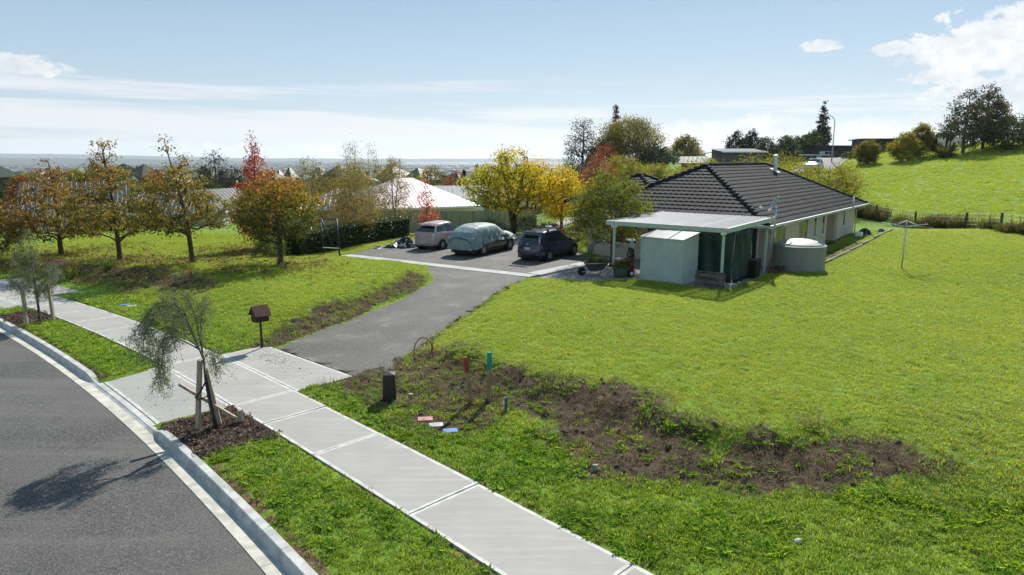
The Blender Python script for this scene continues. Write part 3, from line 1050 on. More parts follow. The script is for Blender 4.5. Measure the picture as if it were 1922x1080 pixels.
def make_grass():
    def soft(x, y): return soil(x, y) + (fbm(x * 3, y * 3, 6.0) - 0.5) * 0.55

    def nearband(x, y):
        u, v = to_uv(x, y); return (v - vpath(np.clip(u, -12, 48))) < np.where(x > np.interp(y, DRY, DXR), 2.9 + bank_shift(u), 2.2)
    deadf = lambda x, y: dead_strip(x, y) + (fbm(x * 4, y * 4, 9.0) - 0.5) * 0.7
    a = sample(-26, 10, 4.5, 32, 150, lambda x, y, q: open_ground(x, y) & inview(x, y) & nearband(x, y) & (soft(x, y) < 0.38) & (deadf(x, y) < 0.42) & (q < np.interp(np.hypot(x, y), [8, 30], [1.0, 0.4])), 1)
    r = np.random.default_rng(2)
    s = r.uniform(0.55, 1.15, len(a)) * np.interp(np.hypot(a[:, 0], a[:, 1]), [8, 30], [0.85, 1.3])
    scatter('verge_grass', a, s, C_verge, 'lush uneven green grass on the verge beside the footpath', 'grass')
    b = sample(-26, 10, 4.5, 32, 42, lambda x, y, q: open_ground(x, y) & inview(x, y) & nearband(x, y) & (deadf(x, y) < 0.6) & (soft(x, y) < 0.7) & (fbm(x * 0.9, y * 0.9, 4.0) > 0.45) & (q < 0.9), 3)
    scatter('verge_weeds', b, np.random.default_rng(4).uniform(0.5, 1.25, len(b)), C_weed, 'broad leaved weeds and clover among the verge grass', 'weeds')
    xl = lambda x, y, q: open_ground(x, y) & inview(x, y) & ~nearband(x, y) & (soft(x, y) < 0.35) & (x < xfence(y) - 0.4)
    c1 = sample(-8, 18, 8, 22, 115, xl, 5)
    c2 = sample(-30, 34, 18, 47, 66, lambda x, y, q: xl(x, y, q) & ~((x > -8) & (x < 18) & (y < 22)), 6)
    c = np.concatenate([c1, c2])
    d = np.hypot(c[:, 0], c[:, 1])
    s = np.random.default_rng(7).uniform(0.65, 1.2, len(c)) * np.interp(d, [10, 20, 45], [0.8, 1.0, 1.35])
    scatter('lawn_grass', c, s, C_lawn, 'bright mown lawn grass around the house and the oak trees', 'grass')
    c3 = sample(-8, 30, 8, 36, 4, lambda x, y, q: xl(x, y, q) & (fbm(x * .55, y * .55, 44.0) > .53), 35)
    scatter('lawn_clover', c3, np.random.default_rng(36).uniform(.4, .9, len(c3)), C_weed, 'patches of darker clover in the mown lawn', 'clover')
    e = sample(-22, 12, 7, 31, 30, lambda x, y, q: open_ground(x, y) & inview(x, y) & (soil(x, y) > 0.3) & (q < 0.9) & (fbm(x * 1.3, y * 1.3, 12.0) > 0.51), 8)
    scatter('bank_weeds', e, np.random.default_rng(9).uniform(0.25, 0.95, len(e)), C_weed, 'scattered weeds sprouting on the bare earth bank', 'weeds')
    e2 = sample(-22, 12, 7, 31, 46, lambda x, y, q: open_ground(x, y) & inview(x, y) & (soil(x, y) > 0.2) & (fbm(x * 1.4, y * 1.4, 15.0) > 0.52), 18)
    scatter('bank_grass', e2, np.random.default_rng(19).uniform(0.4, 1.1, len(e2)), C_verge, 'thin grass clinging to the bare earth bank', 'grass')
    f = sample(-22, 12, 7, 31, 48, lambda x, y, q: open_ground(x, y) & inview(x, y) & (soil(x, y) > 0.2), 10)
    scatter('dry_straw', f, np.random.default_rng(11).uniform(0.4, 1.5, len(f)), C_dry, 'dry straw and dead stalks lying over the earth bank', 'straw', tilt=0.3)
    g = sample(-24, 8, 4.5, 30, 90, lambda x, y, q: open_ground(x, y) & inview(x, y) & (deadf(x, y) > 0.30), 12)
    scatter('dead_grass', g, np.random.default_rng(13).uniform(0.6, 1.3, len(g)), C_deadg, 'sprayed off brown grass along the kerb and path edges', 'dead grass')
    f2 = sample(2, 12, 6, 13.5, 55, lambda x, y, q: open_ground(x, y) & inview(x, y) & (soil(x, y) < .5) & (q < 1.6 * np.clip(fbm(x * .9, y * .9, 51.0) - .35, 0, 1)), 52)
    scatter('verge_straw', f2, np.random.default_rng(53).uniform(.3, .9, len(f2)), C_dry, 'dry stalks through the rough grass near the path', 'straw', tilt=.3)
    h = sample(29, 92, 28, 105, 13, lambda x, y, q: (x > xfence(y) + 0.5) & inview(x, y) & (q < np.interp(y, [30, 105], [1, 0.55])), 14)
    scatter('paddock_grass', h, np.random.default_rng(15).uniform(0.8, 1.9, len(h)), C_tuft, 'cropped pasture grass covering the paddock on the hill', 'grass')
    k = sample(26, 36, 26, 66, 11.0, lambda x, y, q: (np.abs(x - xfence(y) - 0.2) < 0.75 + 0.35 * np.sin(y * 0.9)) & (fbm(x * 0.4, y * 0.4, 2.0) > 0.33), 16)
    scatter('rough_growth', k, np.random.default_rng(17).uniform(0.6, 1.35, len(k)) * np.interp(k[:, 1], [28, 60], [1.0, 1.15]), C_rough, 'long rank brown and green growth under the paddock fence', 'rough grass', tilt=0.22)


make_grass()


def make_ground_bits():
    # earth clods on the banks, bark chips round the saplings, fallen leaves under the oaks
    def lump(seed, sx=1, sy=1, sz=0.7):
        r = np.random.default_rng(seed)
        bm = bmesh.new(); bmesh.ops.create_icosphere(bm, subdivisions=1, radius=1)
        V = np.array([v.co[:] for v in bm.verts]) * r.uniform(0.7, 1.25, (len(bm.verts), 1)) * np.array([sx, sy, sz])
        F = [[v.index for v in f.verts] for f in bm.faces]; bm.free()
        return V, F
    clod = mat('earth_clod', (0.068, 0.050, 0.034), 0.95, 0.1, var=0.45, scale=3, coord='Object')
    ms = []
    for i in range(3):
        V, F = lump(i); ms.append(np_mesh('clod', V * 0.03, F, clod))
    cc = src_collection('clods', ms)
    p = sample(-16, 12, 7, 30, 26, lambda x, y, q: open_ground(x, y) & inview(x, y) & (soil(x, y) > 0.35), 21)
    scatter('soil_clods', p, np.random.default_rng(22).lognormal(-0.3, 0.6, len(p)), cc, 'crumbled earth clods on the bare bank', 'earth', tilt=1.0)
    # bark mulch
    pal = [(0.14, 0.095, 0.065), (0.085, 0.055, 0.04), (0.22, 0.165, 0.12), (0.055, 0.038, 0.03), (0.33, 0.27, 0.21)]
    ms = []
    for i in range(4):
        r = np.random.default_rng(40 + i); V, F, C = [], [], []
        for k in range(16):
            c = Vector((r.uniform(-.1, .1), r.uniform(-.1, .1), r.uniform(0.005, 0.03)))
            E3 = Euler((r.normal(0, .45), r.normal(0, .45), r.uniform(0, 6.3))).to_matrix()
            l, w_ = r.uniform(.02, .045), r.uniform(.006, .014)
            b = len(V)
            V += [tuple(E3 @ Vector(q) + c) for q in ((-l, -w_, 0), (l, -w_ * .6, 0), (l, w_ * .6, 0.004), (-l, w_, 0.004))]
            F.append((b, b + 1, b + 2, b + 3)); C += [np.array(pal[r.integers(5)])] * 4
        ms.append(np_mesh('bark_chips', V, F, M['dry'], {'Col': np.array(C)}))
    cb = src_collection('bark', ms)

    def inbed(x, y, q):
        u, v = to_uv(x, y); w = v - vpath(np.clip(u, -12, 48)); r = np.zeros(len(x), bool)
        for b in (BED1, BED2): r |= (u > b[0] - 0.1 * q) & (u < b[1] - 0.01) & (w < -PW - 0.02) & (v > vkerb(u) + 0.02)
        return r
    p = sample(-18, -4, 11, 24, 95, inbed, 23)
    p[:, 2] = -0.02
    scatter('bark_mulch', p, np.random.default_rng(24).uniform(0.7, 1.3, len(p)), cb, 'dark bark mulch spread round the staked saplings', 'mulch')
    bed = MB()
    for b in (BED1, BED2):
        uu = np.linspace(b[0], b[1], 6)
        bed.add([xyz(u, float(vkerb(u)) + 0.005, -0.012) for u in uu] + [xyz(u, vp0(u) - 0.004, -0.012) for u in uu], [(i, i + 1, i + 7, i + 6) for i in range(5)])
    put(bed.build('mulch_bed', mat('mulch_base', (0.06, 0.042, 0.03), 0.95, 0.1, var=0.5, scale=30, bump=0.6)), kind='structure')
    # fallen leaves
    pal = [(0.22, 0.12, 0.05), (0.30, 0.17, 0.07), (0.14, 0.075, 0.035), (0.36, 0.26, 0.12), (0.25, 0.19, 0.10)]
    ms = []
    for i in range(3):
        r = np.random.default_rng(60 + i); V, F, C = [], [], []
        for k in range(14):
            c = Vector((r.normal(0, .22), r.normal(0, .22), r.uniform(0.05, 0.10)))
            E3 = Euler((r.normal(0, .4), r.normal(0, .4), r.uniform(0, 6.3))).to_matrix()
            l, w_ = r.uniform(.035, .06), r.uniform(.02, .03)
            b = len(V)
            V += [tuple(E3 @ Vector(q) + c) for q in ((-l, 0, 0), (0, -w_, 0.012), (l, 0, 0), (0, w_, 0.012))]
            F.append((b, b + 1, b + 2, b + 3)); C += [np.array(pal[r.integers(5)]) * r.uniform(.7, 1.2)] * 4
        ms.append(np_mesh('fallen_leaf', V, F, M['dry'], {'Col': np.array(C)}))
    cl = src_collection('litter', ms)
    trees = [(-24.0, 35.9, 3.8), (-18.9, 32.6, 3.2), (-14.6, 30.9, 3.2), (-10.4, 30.5, 2.6), (-14.2, 38.0, 3.0), (-26, 31, 4)]

    def under(x, y, q):
        d = np.zeros(len(x))
        for (tx, ty, tr) in trees: d = np.maximum(d, np.exp(-(((x - tx) ** 2 + (y - ty + 0.5) ** 2) / tr ** 2)))
        u, v = to_uv(x, y)
        return open_ground(x, y) & (q < d * (0.25 + 1.5 * np.clip(fbm(x * .5, y * .5, 20.0) - 0.33, 0, 1)))
    p = sample(-32, -6, 24, 42, 14, under, 25)
    scatter('fallen_leaves', p, np.random.default_rng(26).uniform(0.8, 1.3, len(p)), cl, 'brown fallen leaves lying on the lawn under the oaks', 'leaf litter')
    # loose chips swept onto the crossing and the drive's edge
    stone = mat('loose_chip', (0.16, 0.15, 0.14), 0.9, 0.2, var=0.5, scale=2)
    ms = []
    for i in range(2):
        V, F = lump(80 + i); ms.append(np_mesh('chip', V * 0.0065, F, stone))
    cs = src_collection('chips', ms)
    r = np.random.default_rng(27)
    q = []
    for (u, v, su, sv, n) in ((16.2, 7.75, 0.8, 0.22, 260), (16.8, 7.9, 0.4, 0.2, 200), (14.6, 5.3, 0.5, 0.2, 60), (15.4, 4.6, 1.2, 0.25, 60), (14.3, 8.2, .3, .2, 30)):
        uu = r.normal(u, su, n); vv = r.normal(v, sv, n)
        x, y = to_xy(uu, vv); k = (vv < 8.35) & (vv > 4.3) & (uu > AP0 + 0.1) & (uu < AP1 - 0.2)
        z = np.where(vv < 5.55, -0.098 + 0.098 * (vv - 4.17) / 1.38, 0.004)
        q.append(np.stack([x, y, z + 0.006], 1)[k])
    ys = r.uniform(16, 30, 900); side = r.uniform(0, 1, 900) < 0.5
    xs = np.where(side, np.interp(ys, DLY, DXL) + np.abs(r.normal(0.05, 0.25, 900)), np.interp(ys, DRY, DXR) - np.abs(r.normal(0.05, 0.25, 900)))
    u, v = to_uv(xs, ys); k = v > 8.5
    q.append(np.stack([xs, ys, height(xs, ys, False) + 0.02], 1)[k])
    q = np.concatenate(q)
    scatter('loose_stones', q, r.lognormal(0.0, 0.4, len(q)), cs, 'loose stone chips strewn on the crossing and drive edges', 'stones', tilt=1.0)


make_ground_bits()


# ------------------------------------------------------------------ trees
def skeleton(seed, H, cb, prof, tips, trunk_top=0.9, lean=(0, 0), wob=0.12, stems=1, spread=0.0, droop=0.0, rise=0.35):
    r = np.random.default_rng(seed)
    nodes, par = [], []
    for s in range(stems):
        a = s * 6.283 / max(1, stems) + r.uniform(0, 1)
        prev = -1
        nt = 12
        for i in range(nt + 1):
            t = i / nt
            z = H * trunk_top * t
            o = spread * t ** 1.3
            nodes.append((lean[0] * t ** 1.5 + o * math.cos(a) + wob * math.sin(t * 5 + seed) * t, lean[1] * t ** 1.5 + o * math.sin(a) + wob * math.cos(t * 4 + seed * 1.7) * t, z))
            par.append(prev); prev = len(nodes) - 1
    tp = []
    ga = r.uniform(0, 6.283)
    wsum = np.array([max(1e-3, prof((i + .5) / 40)) for i in range(40)]); wsum = np.cumsum(wsum ** 1.5); wsum /= wsum[-1]
    for k in range(tips):
        t = (np.searchsorted(wsum, r.uniform()) + r.uniform()) / 40
        ga += 2.39996
        rad = prof(t) * math.sqrt(r.uniform(0.12, 1.0)) * r.uniform(0.8, 1.12)
        z = cb + (H - cb) * t
        tl = min(1, z / H)
        tp.append((lean[0] * tl ** 1.5 + rad * math.cos(ga), lean[1] * tl ** 1.5 + rad * math.sin(ga), z - droop * rad))
    tp = np.array(tp)
    ax = np.hypot(tp[:, 0], tp[:, 1])
    order = np.argsort(ax + 0.2 * r.uniform(size=len(ax)))
    P = np.array(nodes)
    tip_ids = []
    zmin = cb * 0.72
    for k in order:
        q = tp[k]
        dv = q - P
        d = np.linalg.norm(dv, axis=1)
        hor = np.hypot(dv[:, 0], dv[:, 1])
        cost = d + 0.9 * np.maximum(0, rise * hor - dv[:, 2]) + np.where(P[:, 2] < zmin, 5.0, 0)
        j = int(np.argmin(cost))
        n = 2 if d[j] < 0.8 else 3
        prev = j
        for i in range(1, n + 1):
            t = i / n
            p = P[j] + dv[j] * t
            if i < n:
                p = p + np.array([r.normal(0, 0.05), r.normal(0, 0.05), 0.12 * math.sin(t * 3.14) * d[j]]) * min(1, d[j])
            P = np.vstack([P, p]); par.append(prev); prev = len(P) - 1
        tip_ids.append(prev)
    return P, np.array(par), np.array(tip_ids)


def wood_mesh(name, P, par, r0, material, n=6, flare=1.35, minr=0.008, expo=0.44):
    cnt = np.zeros(len(P)); has = np.zeros(len(P), bool)
    for i in range(len(P)):
        if par[i] >= 0: has[par[i]] = True
    cnt[~has] = 1
    for i in range(len(P) - 1, -1, -1):
        if par[i] >= 0: cnt[par[i]] += cnt[i]
    rad = np.maximum(minr, r0 * (cnt / cnt.max()) ** expo)
    base = P[:, 2] < 0.25
    rad = np.where(base & (par < 0), rad * flare, rad)
    V, F = [], []
    for i in range(len(P)):
        j = par[i]
        if j < 0: continue
        a, b = Vector(P[j]), Vector(P[i])
        t = (b - a)
        if t.length < 1e-5: continue
        t.normalize()
        x = Vector((0.3, 0.2, 1)).cross(t)
        if x.length < 0.05: x = Vector((1, 0, 0)).cross(t)
        x.normalize(); y = t.cross(x)
        ra = min(rad[j], rad[i] * 1.5) if par[j] >= 0 else rad[j]
        rb = rad[i]
        m = n if rad[i] > 0.03 else 4
        b0 = len(V)
        for k in range(m):
            q = 6.28318 * k / m
            o = x * math.cos(q) + y * math.sin(q)
            V.append(tuple(a + o * ra)); V.append(tuple(b + o * rb))
        for k in range(m):
            k2 = (k + 1) % m
            F.append((b0 + 2 * k, b0 + 2 * k2, b0 + 2 * k2 + 1, b0 + 2 * k + 1))
    return np_mesh(name, V, F, material, smooth=True)


def leaves(centres, per, sigma, size, pal, colfn=None, seed=0, aspect=0.62, flat=0.0, hang=0.0):
    r = np.random.default_rng(seed)
    n = len(centres) * per
    c = np.repeat(np.asarray(centres), per, 0)
    sg = np.array(sigma) if hasattr(sigma, '__len__') else np.array([sigma, sigma, sigma * 0.75])
    c = c + r.normal(0, 1, (n, 3)) * sg
    s = size * r.uniform(0.6, 1.3, n)
    # leaf frame
    d = r.normal(0, 1, (n, 3)); d[:, 2] = d[:, 2] * (1 - flat) - hang
    d /= np.linalg.norm(d, axis=1)[:, None]
    e = r.normal(0, 1, (n, 3)); e -= d * np.sum(e * d, 1)[:, None]; e /= np.linalg.norm(e, axis=1)[:, None]
    nn = np.cross(d, e)
    V = np.empty((n, 4, 3))
    V[:, 0] = c - d * (s * 0.5)[:, None]
    V[:, 1] = c - e * (s * 0.5 * aspect)[:, None] + nn * (s * 0.10)[:, None]
    V[:, 2] = c + d * (s * 0.5)[:, None]
    V[:, 3] = c + e * (s * 0.5 * aspect)[:, None] + nn * (s * 0.10)[:, None]
    F = np.arange(n * 4).reshape(n, 4)
    pal = np.asarray(pal)
    if colfn is None:
        col = pal[r.integers(0, len(pal), n)]
    else:
        # leaf colour runs along the palette with clump, height and chance
        clump = np.repeat(r.uniform(0, 1, len(centres)), per)
        t = np.clip(colfn(c, clump, r.uniform(0, 1, n)), 0, 0.9999) * (len(pal) - 1)
        i = t.astype(int); f = (t - i)[:, None]
        col = pal[i] * (1 - f) + pal[np.minimum(i + 1, len(pal) - 1)] * f
    col = col * r.uniform(0.72, 1.28, (n, 1))
    return V.reshape(-1, 3), F, np.repeat(col, 4, 0)


def tree(name, label, loc, H, cb, prof, tips, per, sigma, size, pal, colfn=None, seed=1, r0=0.1, bark='bark', leafm='leaf', rz=0.0, group=None, cat='tree', extra_tips=None, aspect=0.62, hang=0.0, minr=0.008, **sk):
    root = thing(name, label, cat, loc, rz, group)
    P, par, tid = skeleton(seed, H, cb, prof, tips, **sk)
    obj('trunk', wood_mesh('trunk', P, par, r0, M[bark], minr=minr), root)
    if per > 0:
        # leaves at every twig end and along the last stretch of twig
        mid = (P[tid] + P[par[tid]]) / 2
        ce = np.concatenate([P[tid], mid]) if per > 6 else P[tid]
        V, F, C = leaves(ce, max(1, per // 2) if per > 6 else per, sigma, size, pal, colfn, seed + 5, aspect, hang=hang)
        obj('crown', np_mesh('crown', V, F, M[leafm], {'Col': C}), root)
    return root


def prof_pts(*pts):
    xs = [p[0] for p in pts]; ys = [p[1] for p in pts]
    return lambda t: float(np.interp(t, xs, ys))


OAK = [(0.060, 0.078, 0.016), (0.115, 0.122, 0.022), (0.21, 0.170, 0.032), (0.26, 0.145, 0.038), (0.23, 0.092, 0.038), (0.13, 0.052, 0.028)]
oakp = prof_pts((0, .6), (.1, 1), (.3, 1.0), (.5, .74), (.7, .38), (.85, .2), (1, .05))


def oakcol(H, bias=0.0):
    return lambda c, k, q: 0.05 + bias + 0.36 * (c[:, 2] / H) + 0.55 * (k - 0.42) + 0.30 * (q - 0.4)


def grp(f, s): return lambda t: f(t) * s


G_OAK = 'autumn oaks along the lawn'
tree('oak_tree', 'russet brown oak standing leftmost in the lawn row, low dark crown', (-23.9, 35.9, hz(-23.9, 35.9) - .03), 5.4, 0.9, grp(oakp, 2.8), 220, 46, (.22, .22, .12), 0.12, OAK, oakcol(5.2, 0.16), 11, 0.13, group=G_OAK)
tree('oak_tree', 'golden green oak with a red wispy top, second in the lawn row', (-18.9, 32.6, hz(-18.9, 32.6) - .03), 5.9, 1.25, grp(oakp, 2.25), 200, 42, (.19, .19, .11), 0.11, OAK, oakcol(6.6, 0.02), 12, 0.12, group=G_OAK, lean=(-0.25, 0), trunk_top=.95)
tree('oak_tree', 'tall golden oak with straight bare trunk and forked lower limb, third in row', (-14.63, 30.93, hz(-14.63, 30.93) - .03), 5.7, 1.45, grp(oakp, 2.2), 200, 42, (.19, .19, .11), 0.105, OAK, oakcol(6.6, -0.02), 13, 0.115, group=G_OAK, lean=(-0.7, 0), trunk_top=.95)
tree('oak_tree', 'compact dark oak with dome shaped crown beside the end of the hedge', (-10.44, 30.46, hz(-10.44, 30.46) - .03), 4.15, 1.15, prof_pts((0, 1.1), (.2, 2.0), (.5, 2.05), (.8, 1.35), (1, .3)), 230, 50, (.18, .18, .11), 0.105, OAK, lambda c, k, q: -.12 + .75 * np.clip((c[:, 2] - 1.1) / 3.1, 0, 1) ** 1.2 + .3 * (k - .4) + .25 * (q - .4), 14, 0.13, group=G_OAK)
tree('oak_tree', 'orange brown oak at the street end of the lawn, half outside the picture', (-26.8, 34.0, hz(-26.8, 34.0) - .03), 4.6, 0.7, grp(oakp, 2.5), 190, 44, (.22, .22, .12), 0.12, OAK, oakcol(5.0, 0.22), 15, 0.12, group=G_OAK)
RED = [(0.10, 0.05, 0.03), (0.22, 0.035, 0.025), (0.33, 0.05, 0.04), (0.30, 0.09, 0.05)]
rc = lambda c, k, q: 0.2 + 0.4 * k + 0.5 * q
conep = prof_pts((0, .6), (.15, 1), (.4, .8), (.7, .34), (1, .03))
tree('liquidambar_tree', 'slender crimson conical tree rising behind the dome shaped oak', (-14.2, 38.2, hz(-14.2, 38.2) - .03), 6.6, 0.9, grp(conep, 1.5), 230, 34, 0.17, 0.12, RED, rc, 21, 0.09)
tree('liquidambar_tree', 'thin pink red young tree in front of the shining roof', (-5.9, 47.5, hz(-5.9, 47.5) - .03), 4.7, 0.6, grp(conep, 0.85), 110, 12, 0.15, 0.11, [(0.34, 0.06, 0.06), (0.42, 0.12, 0.10), (0.25, 0.05, 0.05)], rc, 22, 0.045)
BIR = [(0.08, 0.10, 0.026), (0.11, 0.12, 0.03), (0.17, 0.145, 0.04), (0.26, 0.16, 0.05), (0.20, 0.11, 0.05)]
bp = prof_pts((0, .45), (.25, 1), (.5, .9), (.8, .42), (1, .05))
bc = lambda c, k, q: 0.3 * k + 0.7 * q
for i, (x, y, H, rr, lb, tp) in enumerate(((-12.4, 42.5, 5.7, 1.5, 'airy birch thinning at the top, nearest the crimson tree', 150), (-10.6, 46.0, 6.4, 1.7, 'tall pale stemmed birch in the middle of the clump', 170),
                                       (-9.4, 41.2, 5.0, 1.5, 'low bushy birch leaning out over the hedge', 170), (-10.0, 49.0, 6.3, 1.4, 'narrow birch behind the clump with see-through top', 130),
                                       (-8.2, 48.0, 6.0, 1.3, 'last birch of the clump beside the shining roof', 120), (-11.6, 47.5, 5.4, 1.6, 'brownish birch tucked behind the hedge, half bare', 130))):
    tree('birch_tree', lb, (x, y, hz(x, y) - .03), H, 0.7, grp(bp, rr), tp, 44, 0.24, 0.082, BIR, bc, 31 + i, 0.055, 'bark_pale', group='birches behind the hedge', stems=2, spread=0.35)
YEL = [(0.12, 0.16, 0.018), (0.24, 0.26, 0.02), (0.40, 0.34, 0.02), (0.48, 0.34, 0.02), (0.46, 0.22, 0.02)]
yc = lambda c, k, q: 0.02 + 0.5 * k + 0.4 * q + 0.05 * c[:, 0]
tree('locust_tree', 'spreading golden yellow tree with several dark stems behind the cars', (0.15, 47.8, hz(.15, 47.8) - .05), 5.9, 1.7, prof_pts((0, 2.2), (.2, 3.4), (.45, 3.7), (.7, 2.8), (1, .7)), 360, 46, (0.30, 0.30, 0.20), 0.135, YEL, yc, 41, 0.15, stems=4, spread=1.1, hang=0.5)
tree('locust_tree', 'orange yellow tree between the golden tree and the house', (3.6, 49.5, hz(3.6, 49.5) - .05), 5.0, 1.2, prof_pts((0, 1.2), (.3, 2.0), (.6, 1.8), (1, .4)), 200, 40, .26, 0.13, YEL, lambda c, k, q: .28 + .4 * k + .3 * q, 42, 0.11, hang=0.4)
GRT = [(0.06, 0.09, 0.014), (0.095, 0.125, 0.018), (0.15, 0.16, 0.02), (0.26, 0.21, 0.03)]
tree('fruit_tree', 'dense green tree with yellowing leaves growing against the house corner', (4.95, 33.3, hz(4.95, 33.3)), 4.6, 1.2, prof_pts((0, 1.1), (.25, 1.95), (.55, 1.95), (.8, 1.4), (1, .45)), 290, 46, 0.20, 0.10, GRT, lambda c, k, q: .45 * k + .4 * q, 43, 0.085, lean=(-.35, 0))


# ------------------------------------------------------------------ the house
def brick_mat(name, c1, c2, mortar, sx=1.0):
    m = bpy.data.materials.new(name)
    m.use_nodes = True
    t = NT(m.node_tree)
    out = t.n('ShaderNodeOutputMaterial')
    tc = t.n('ShaderNodeTexCoord')
    s = t.n('ShaderNodeSeparateXYZ', {0: tc.outputs['Object']})
    v = t.n('ShaderNodeCombineXYZ', {0: t.math('ADD', s.outputs[0], s.outputs[1]), 1: s.outputs[2]}).outputs[0]
    b = t.n('ShaderNodeTexBrick', {'Vector': v, 'Color1': (*c1, 1), 'Color2': (*c2, 1), 'Mortar': (*mortar, 1), 'Scale': 1.0, 'Mortar Size': 0.007, 'Brick Width': 0.24, 'Row Height': 0.086, 'Bias': -0.2})
    c = t.mix(t.mapr(t.noise(v, 1.5, 4.0), 0.35, 0.7, 0, 0.25), b.outputs[0], tuple(q * 0.7 for q in c1))
    bp = t.n('ShaderNodeBump', {'Height': b.outputs[1], 'Strength': 0.4, 'Distance': -0.01})
    p = t.n('ShaderNodeBsdfPrincipled', {'Base Color': c, 'Roughness': 0.85, 'Specular IOR Level': 0.2, 'Normal': bp.outputs[0]})
    t.t.links.new(p.outputs[0], out.inputs[0])
    return m


M['brick'] = brick_mat('cream_brick', (0.66, 0.58, 0.46), (0.60, 0.52, 0.41), (0.52, 0.46, 0.38))
M['tile'] = mat('charcoal_roof_tile', (0.026, 0.026, 0.028), 0.8, 0.12, var=0.3, scale=1.2, bump=0.15, bscale=90)


def tiled_face(k, p0, p1, up, length, pitch, course=0.37, wave=0.30, amp=0.030, step=0.05):
    """stepped courses of pan tiles on a hip-roof face; p0 -> p1 eave in local xyz, up = unit plan direction upslope; length = full plan run"""
    p0, p1 = Vector(p0), Vector(p1)
    e = (p1 - p0); L = e.length; e.normalize()
    cp, sp = math.cos(pitch), math.sin(pitch)
    nrm = Vector((-up[0] * sp, -up[1] * sp, cp))
    upv = Vector((up[0] * cp, up[1] * cp, sp))
    S = length / cp
    n = max(1, round(S / course)); cs = S / n
    cols = np.arange(0, L + step, step)
    for i in range(n):
        s0, s1 = i * cs, (i + 1) * cs
        rows = ((s0, -0.012), (s0, 0.030), (s1, 0.0))
        b = len(k.v)
        for (s, lift) in rows:
            d = s * cp
            lo, hi = min(d, L / 2), max(L - d, L / 2)
            for c in cols:
                x = min(max(c, lo), hi)
                w = math.sin(2 * math.pi * x / wave)
                z = amp * max(-0.25, w) * (0.9 if lift > 0 else 0.6)
                k.v.append(tuple(p0 + e * x + upv * s + nrm * (lift + z)))
        m = len(cols)
        for r_ in range(2):
            for c in range(m - 1):
                if cols[c + 1] <= min(s0 * cp, L / 2) or cols[c] >= max(L - s0 * cp, L / 2): continue
                k.f.append((b + r_ * m + c, b + r_ * m + c + 1, b + (r_ + 1) * m + c + 1, b + (r_ + 1) * m + c)); k.m.append(0); k.s.append(False)


def cap_run(k, a, b, r=0.11, seg=0.38):
    a, b = Vector(a), Vector(b)
    L = (b - a).length; n = max(1, round(L / seg)); d = (b - a) / n
    for i in range(n):
        k.tube([a + d * i, a + d * (i + 1.06)], [r * 1.12, r * 0.92], 7)


def hip_roof(root, x0, x1, y0, y1, ze, pitch, fine=True, name='roof'):
    W, L = y1 - y0, x1 - x0
    h = min(W, L) / 2
    zr = ze + h * math.tan(pitch)
    r = bpy.data.objects.new(name, None); COL.objects.link(r); r.parent = root
    if L >= W:
        A, B = (x0 + h, y0 + h, zr), (x1 - h, y0 + h, zr)
    else:
        A, B = (x0 + h, y0 + h, zr), (x0 + h, y1 - h, zr)
    for (p, q, up) in (((x0, y0, ze), (x1, y0, ze), (0, 1)), ((x0, y1, ze), (x0, y0, ze), (1, 0)), ((x1, y0, ze), (x1, y1, ze), (-1, 0)), ((x1, y1, ze), (x0, y1, ze), (0, -1))):
        k = MB(); tiled_face(k, p, q, up, h, pitch, step=0.05 if fine else 0.1); k.build('tile_courses', M['tile'], r, smooth=False)
    k = MB()
    c = [(x0, y0, ze), (x1, y0, ze), (x1, y1, ze), (x0, y1, ze)]
    tip = [A, B, B, A] if L >= W else [A, A, B, B]
    for p, q in zip(c, tip): cap_run(k, (p[0], p[1], p[2] + .02), (q[0], q[1], q[2] + .02))
    cap_run(k, (A[0], A[1], zr + .02), (B[0], B[1], zr + .02))
    k.build('capping', M['tile'], r, smooth=True)
    return r


def window(root, c, w, h, axis_, out, frame=0.05, panes=2, name='window', mat_f='white_paint', sill=True):
    """a real opening: frame, glass set back, mullions, sill; axis_ 'x' or 'y' along the wall, out = +-1 outward on the other axis"""
    ww = bpy.data.objects.new(name, None); COL.objects.link(ww); ww.parent = root
    def bxx(k, a0, a1, d0, d1, z0, z1):
        d0, d1 = sorted((d0 * out, d1 * out))
        if axis_ == 'x': k.bx(c[0] + a0, c[0] + a1, c[1] + d0, c[1] + d1, c[2] + z0, c[2] + z1)
        else: k.bx(c[0] + d0, c[0] + d1, c[1] + a0, c[1] + a1, c[2] + z0, c[2] + z1)
    k = MB()
    bxx(k, -w / 2, w / 2, -0.02, 0.035, 0, frame); bxx(k, -w / 2, w / 2, -0.02, 0.035, h - frame, h)
    bxx(k, -w / 2, -w / 2 + frame, -0.02, 0.037, frame, h - frame); bxx(k, w / 2 - frame, w / 2, -0.02, 0.037, frame, h - frame)
    for i in range(1, panes):
        a = -w / 2 + w * i / panes
        bxx(k, a - frame * .55, a + frame * .55, -0.02, 0.033, frame, h - frame)
    k.build('frame', M[mat_f], ww)
    for i in range(panes):
        a0 = -w / 2 + w * i / panes + frame * .6; a1 = -w / 2 + w * (i + 1) / panes - frame * .6
        g = MB(); bxx(g, a0, a1, 0.004, 0.014, frame * .8, h - frame * .8); g.build('pane', M['glass'], ww)
    if sill:
        k = MB(); bxx(k, -w / 2 - 0.06, w / 2 + 0.06, 0.001, 0.09, -0.07, -0.004); k.build('sill', M['cream_paint'], ww)
    return ww


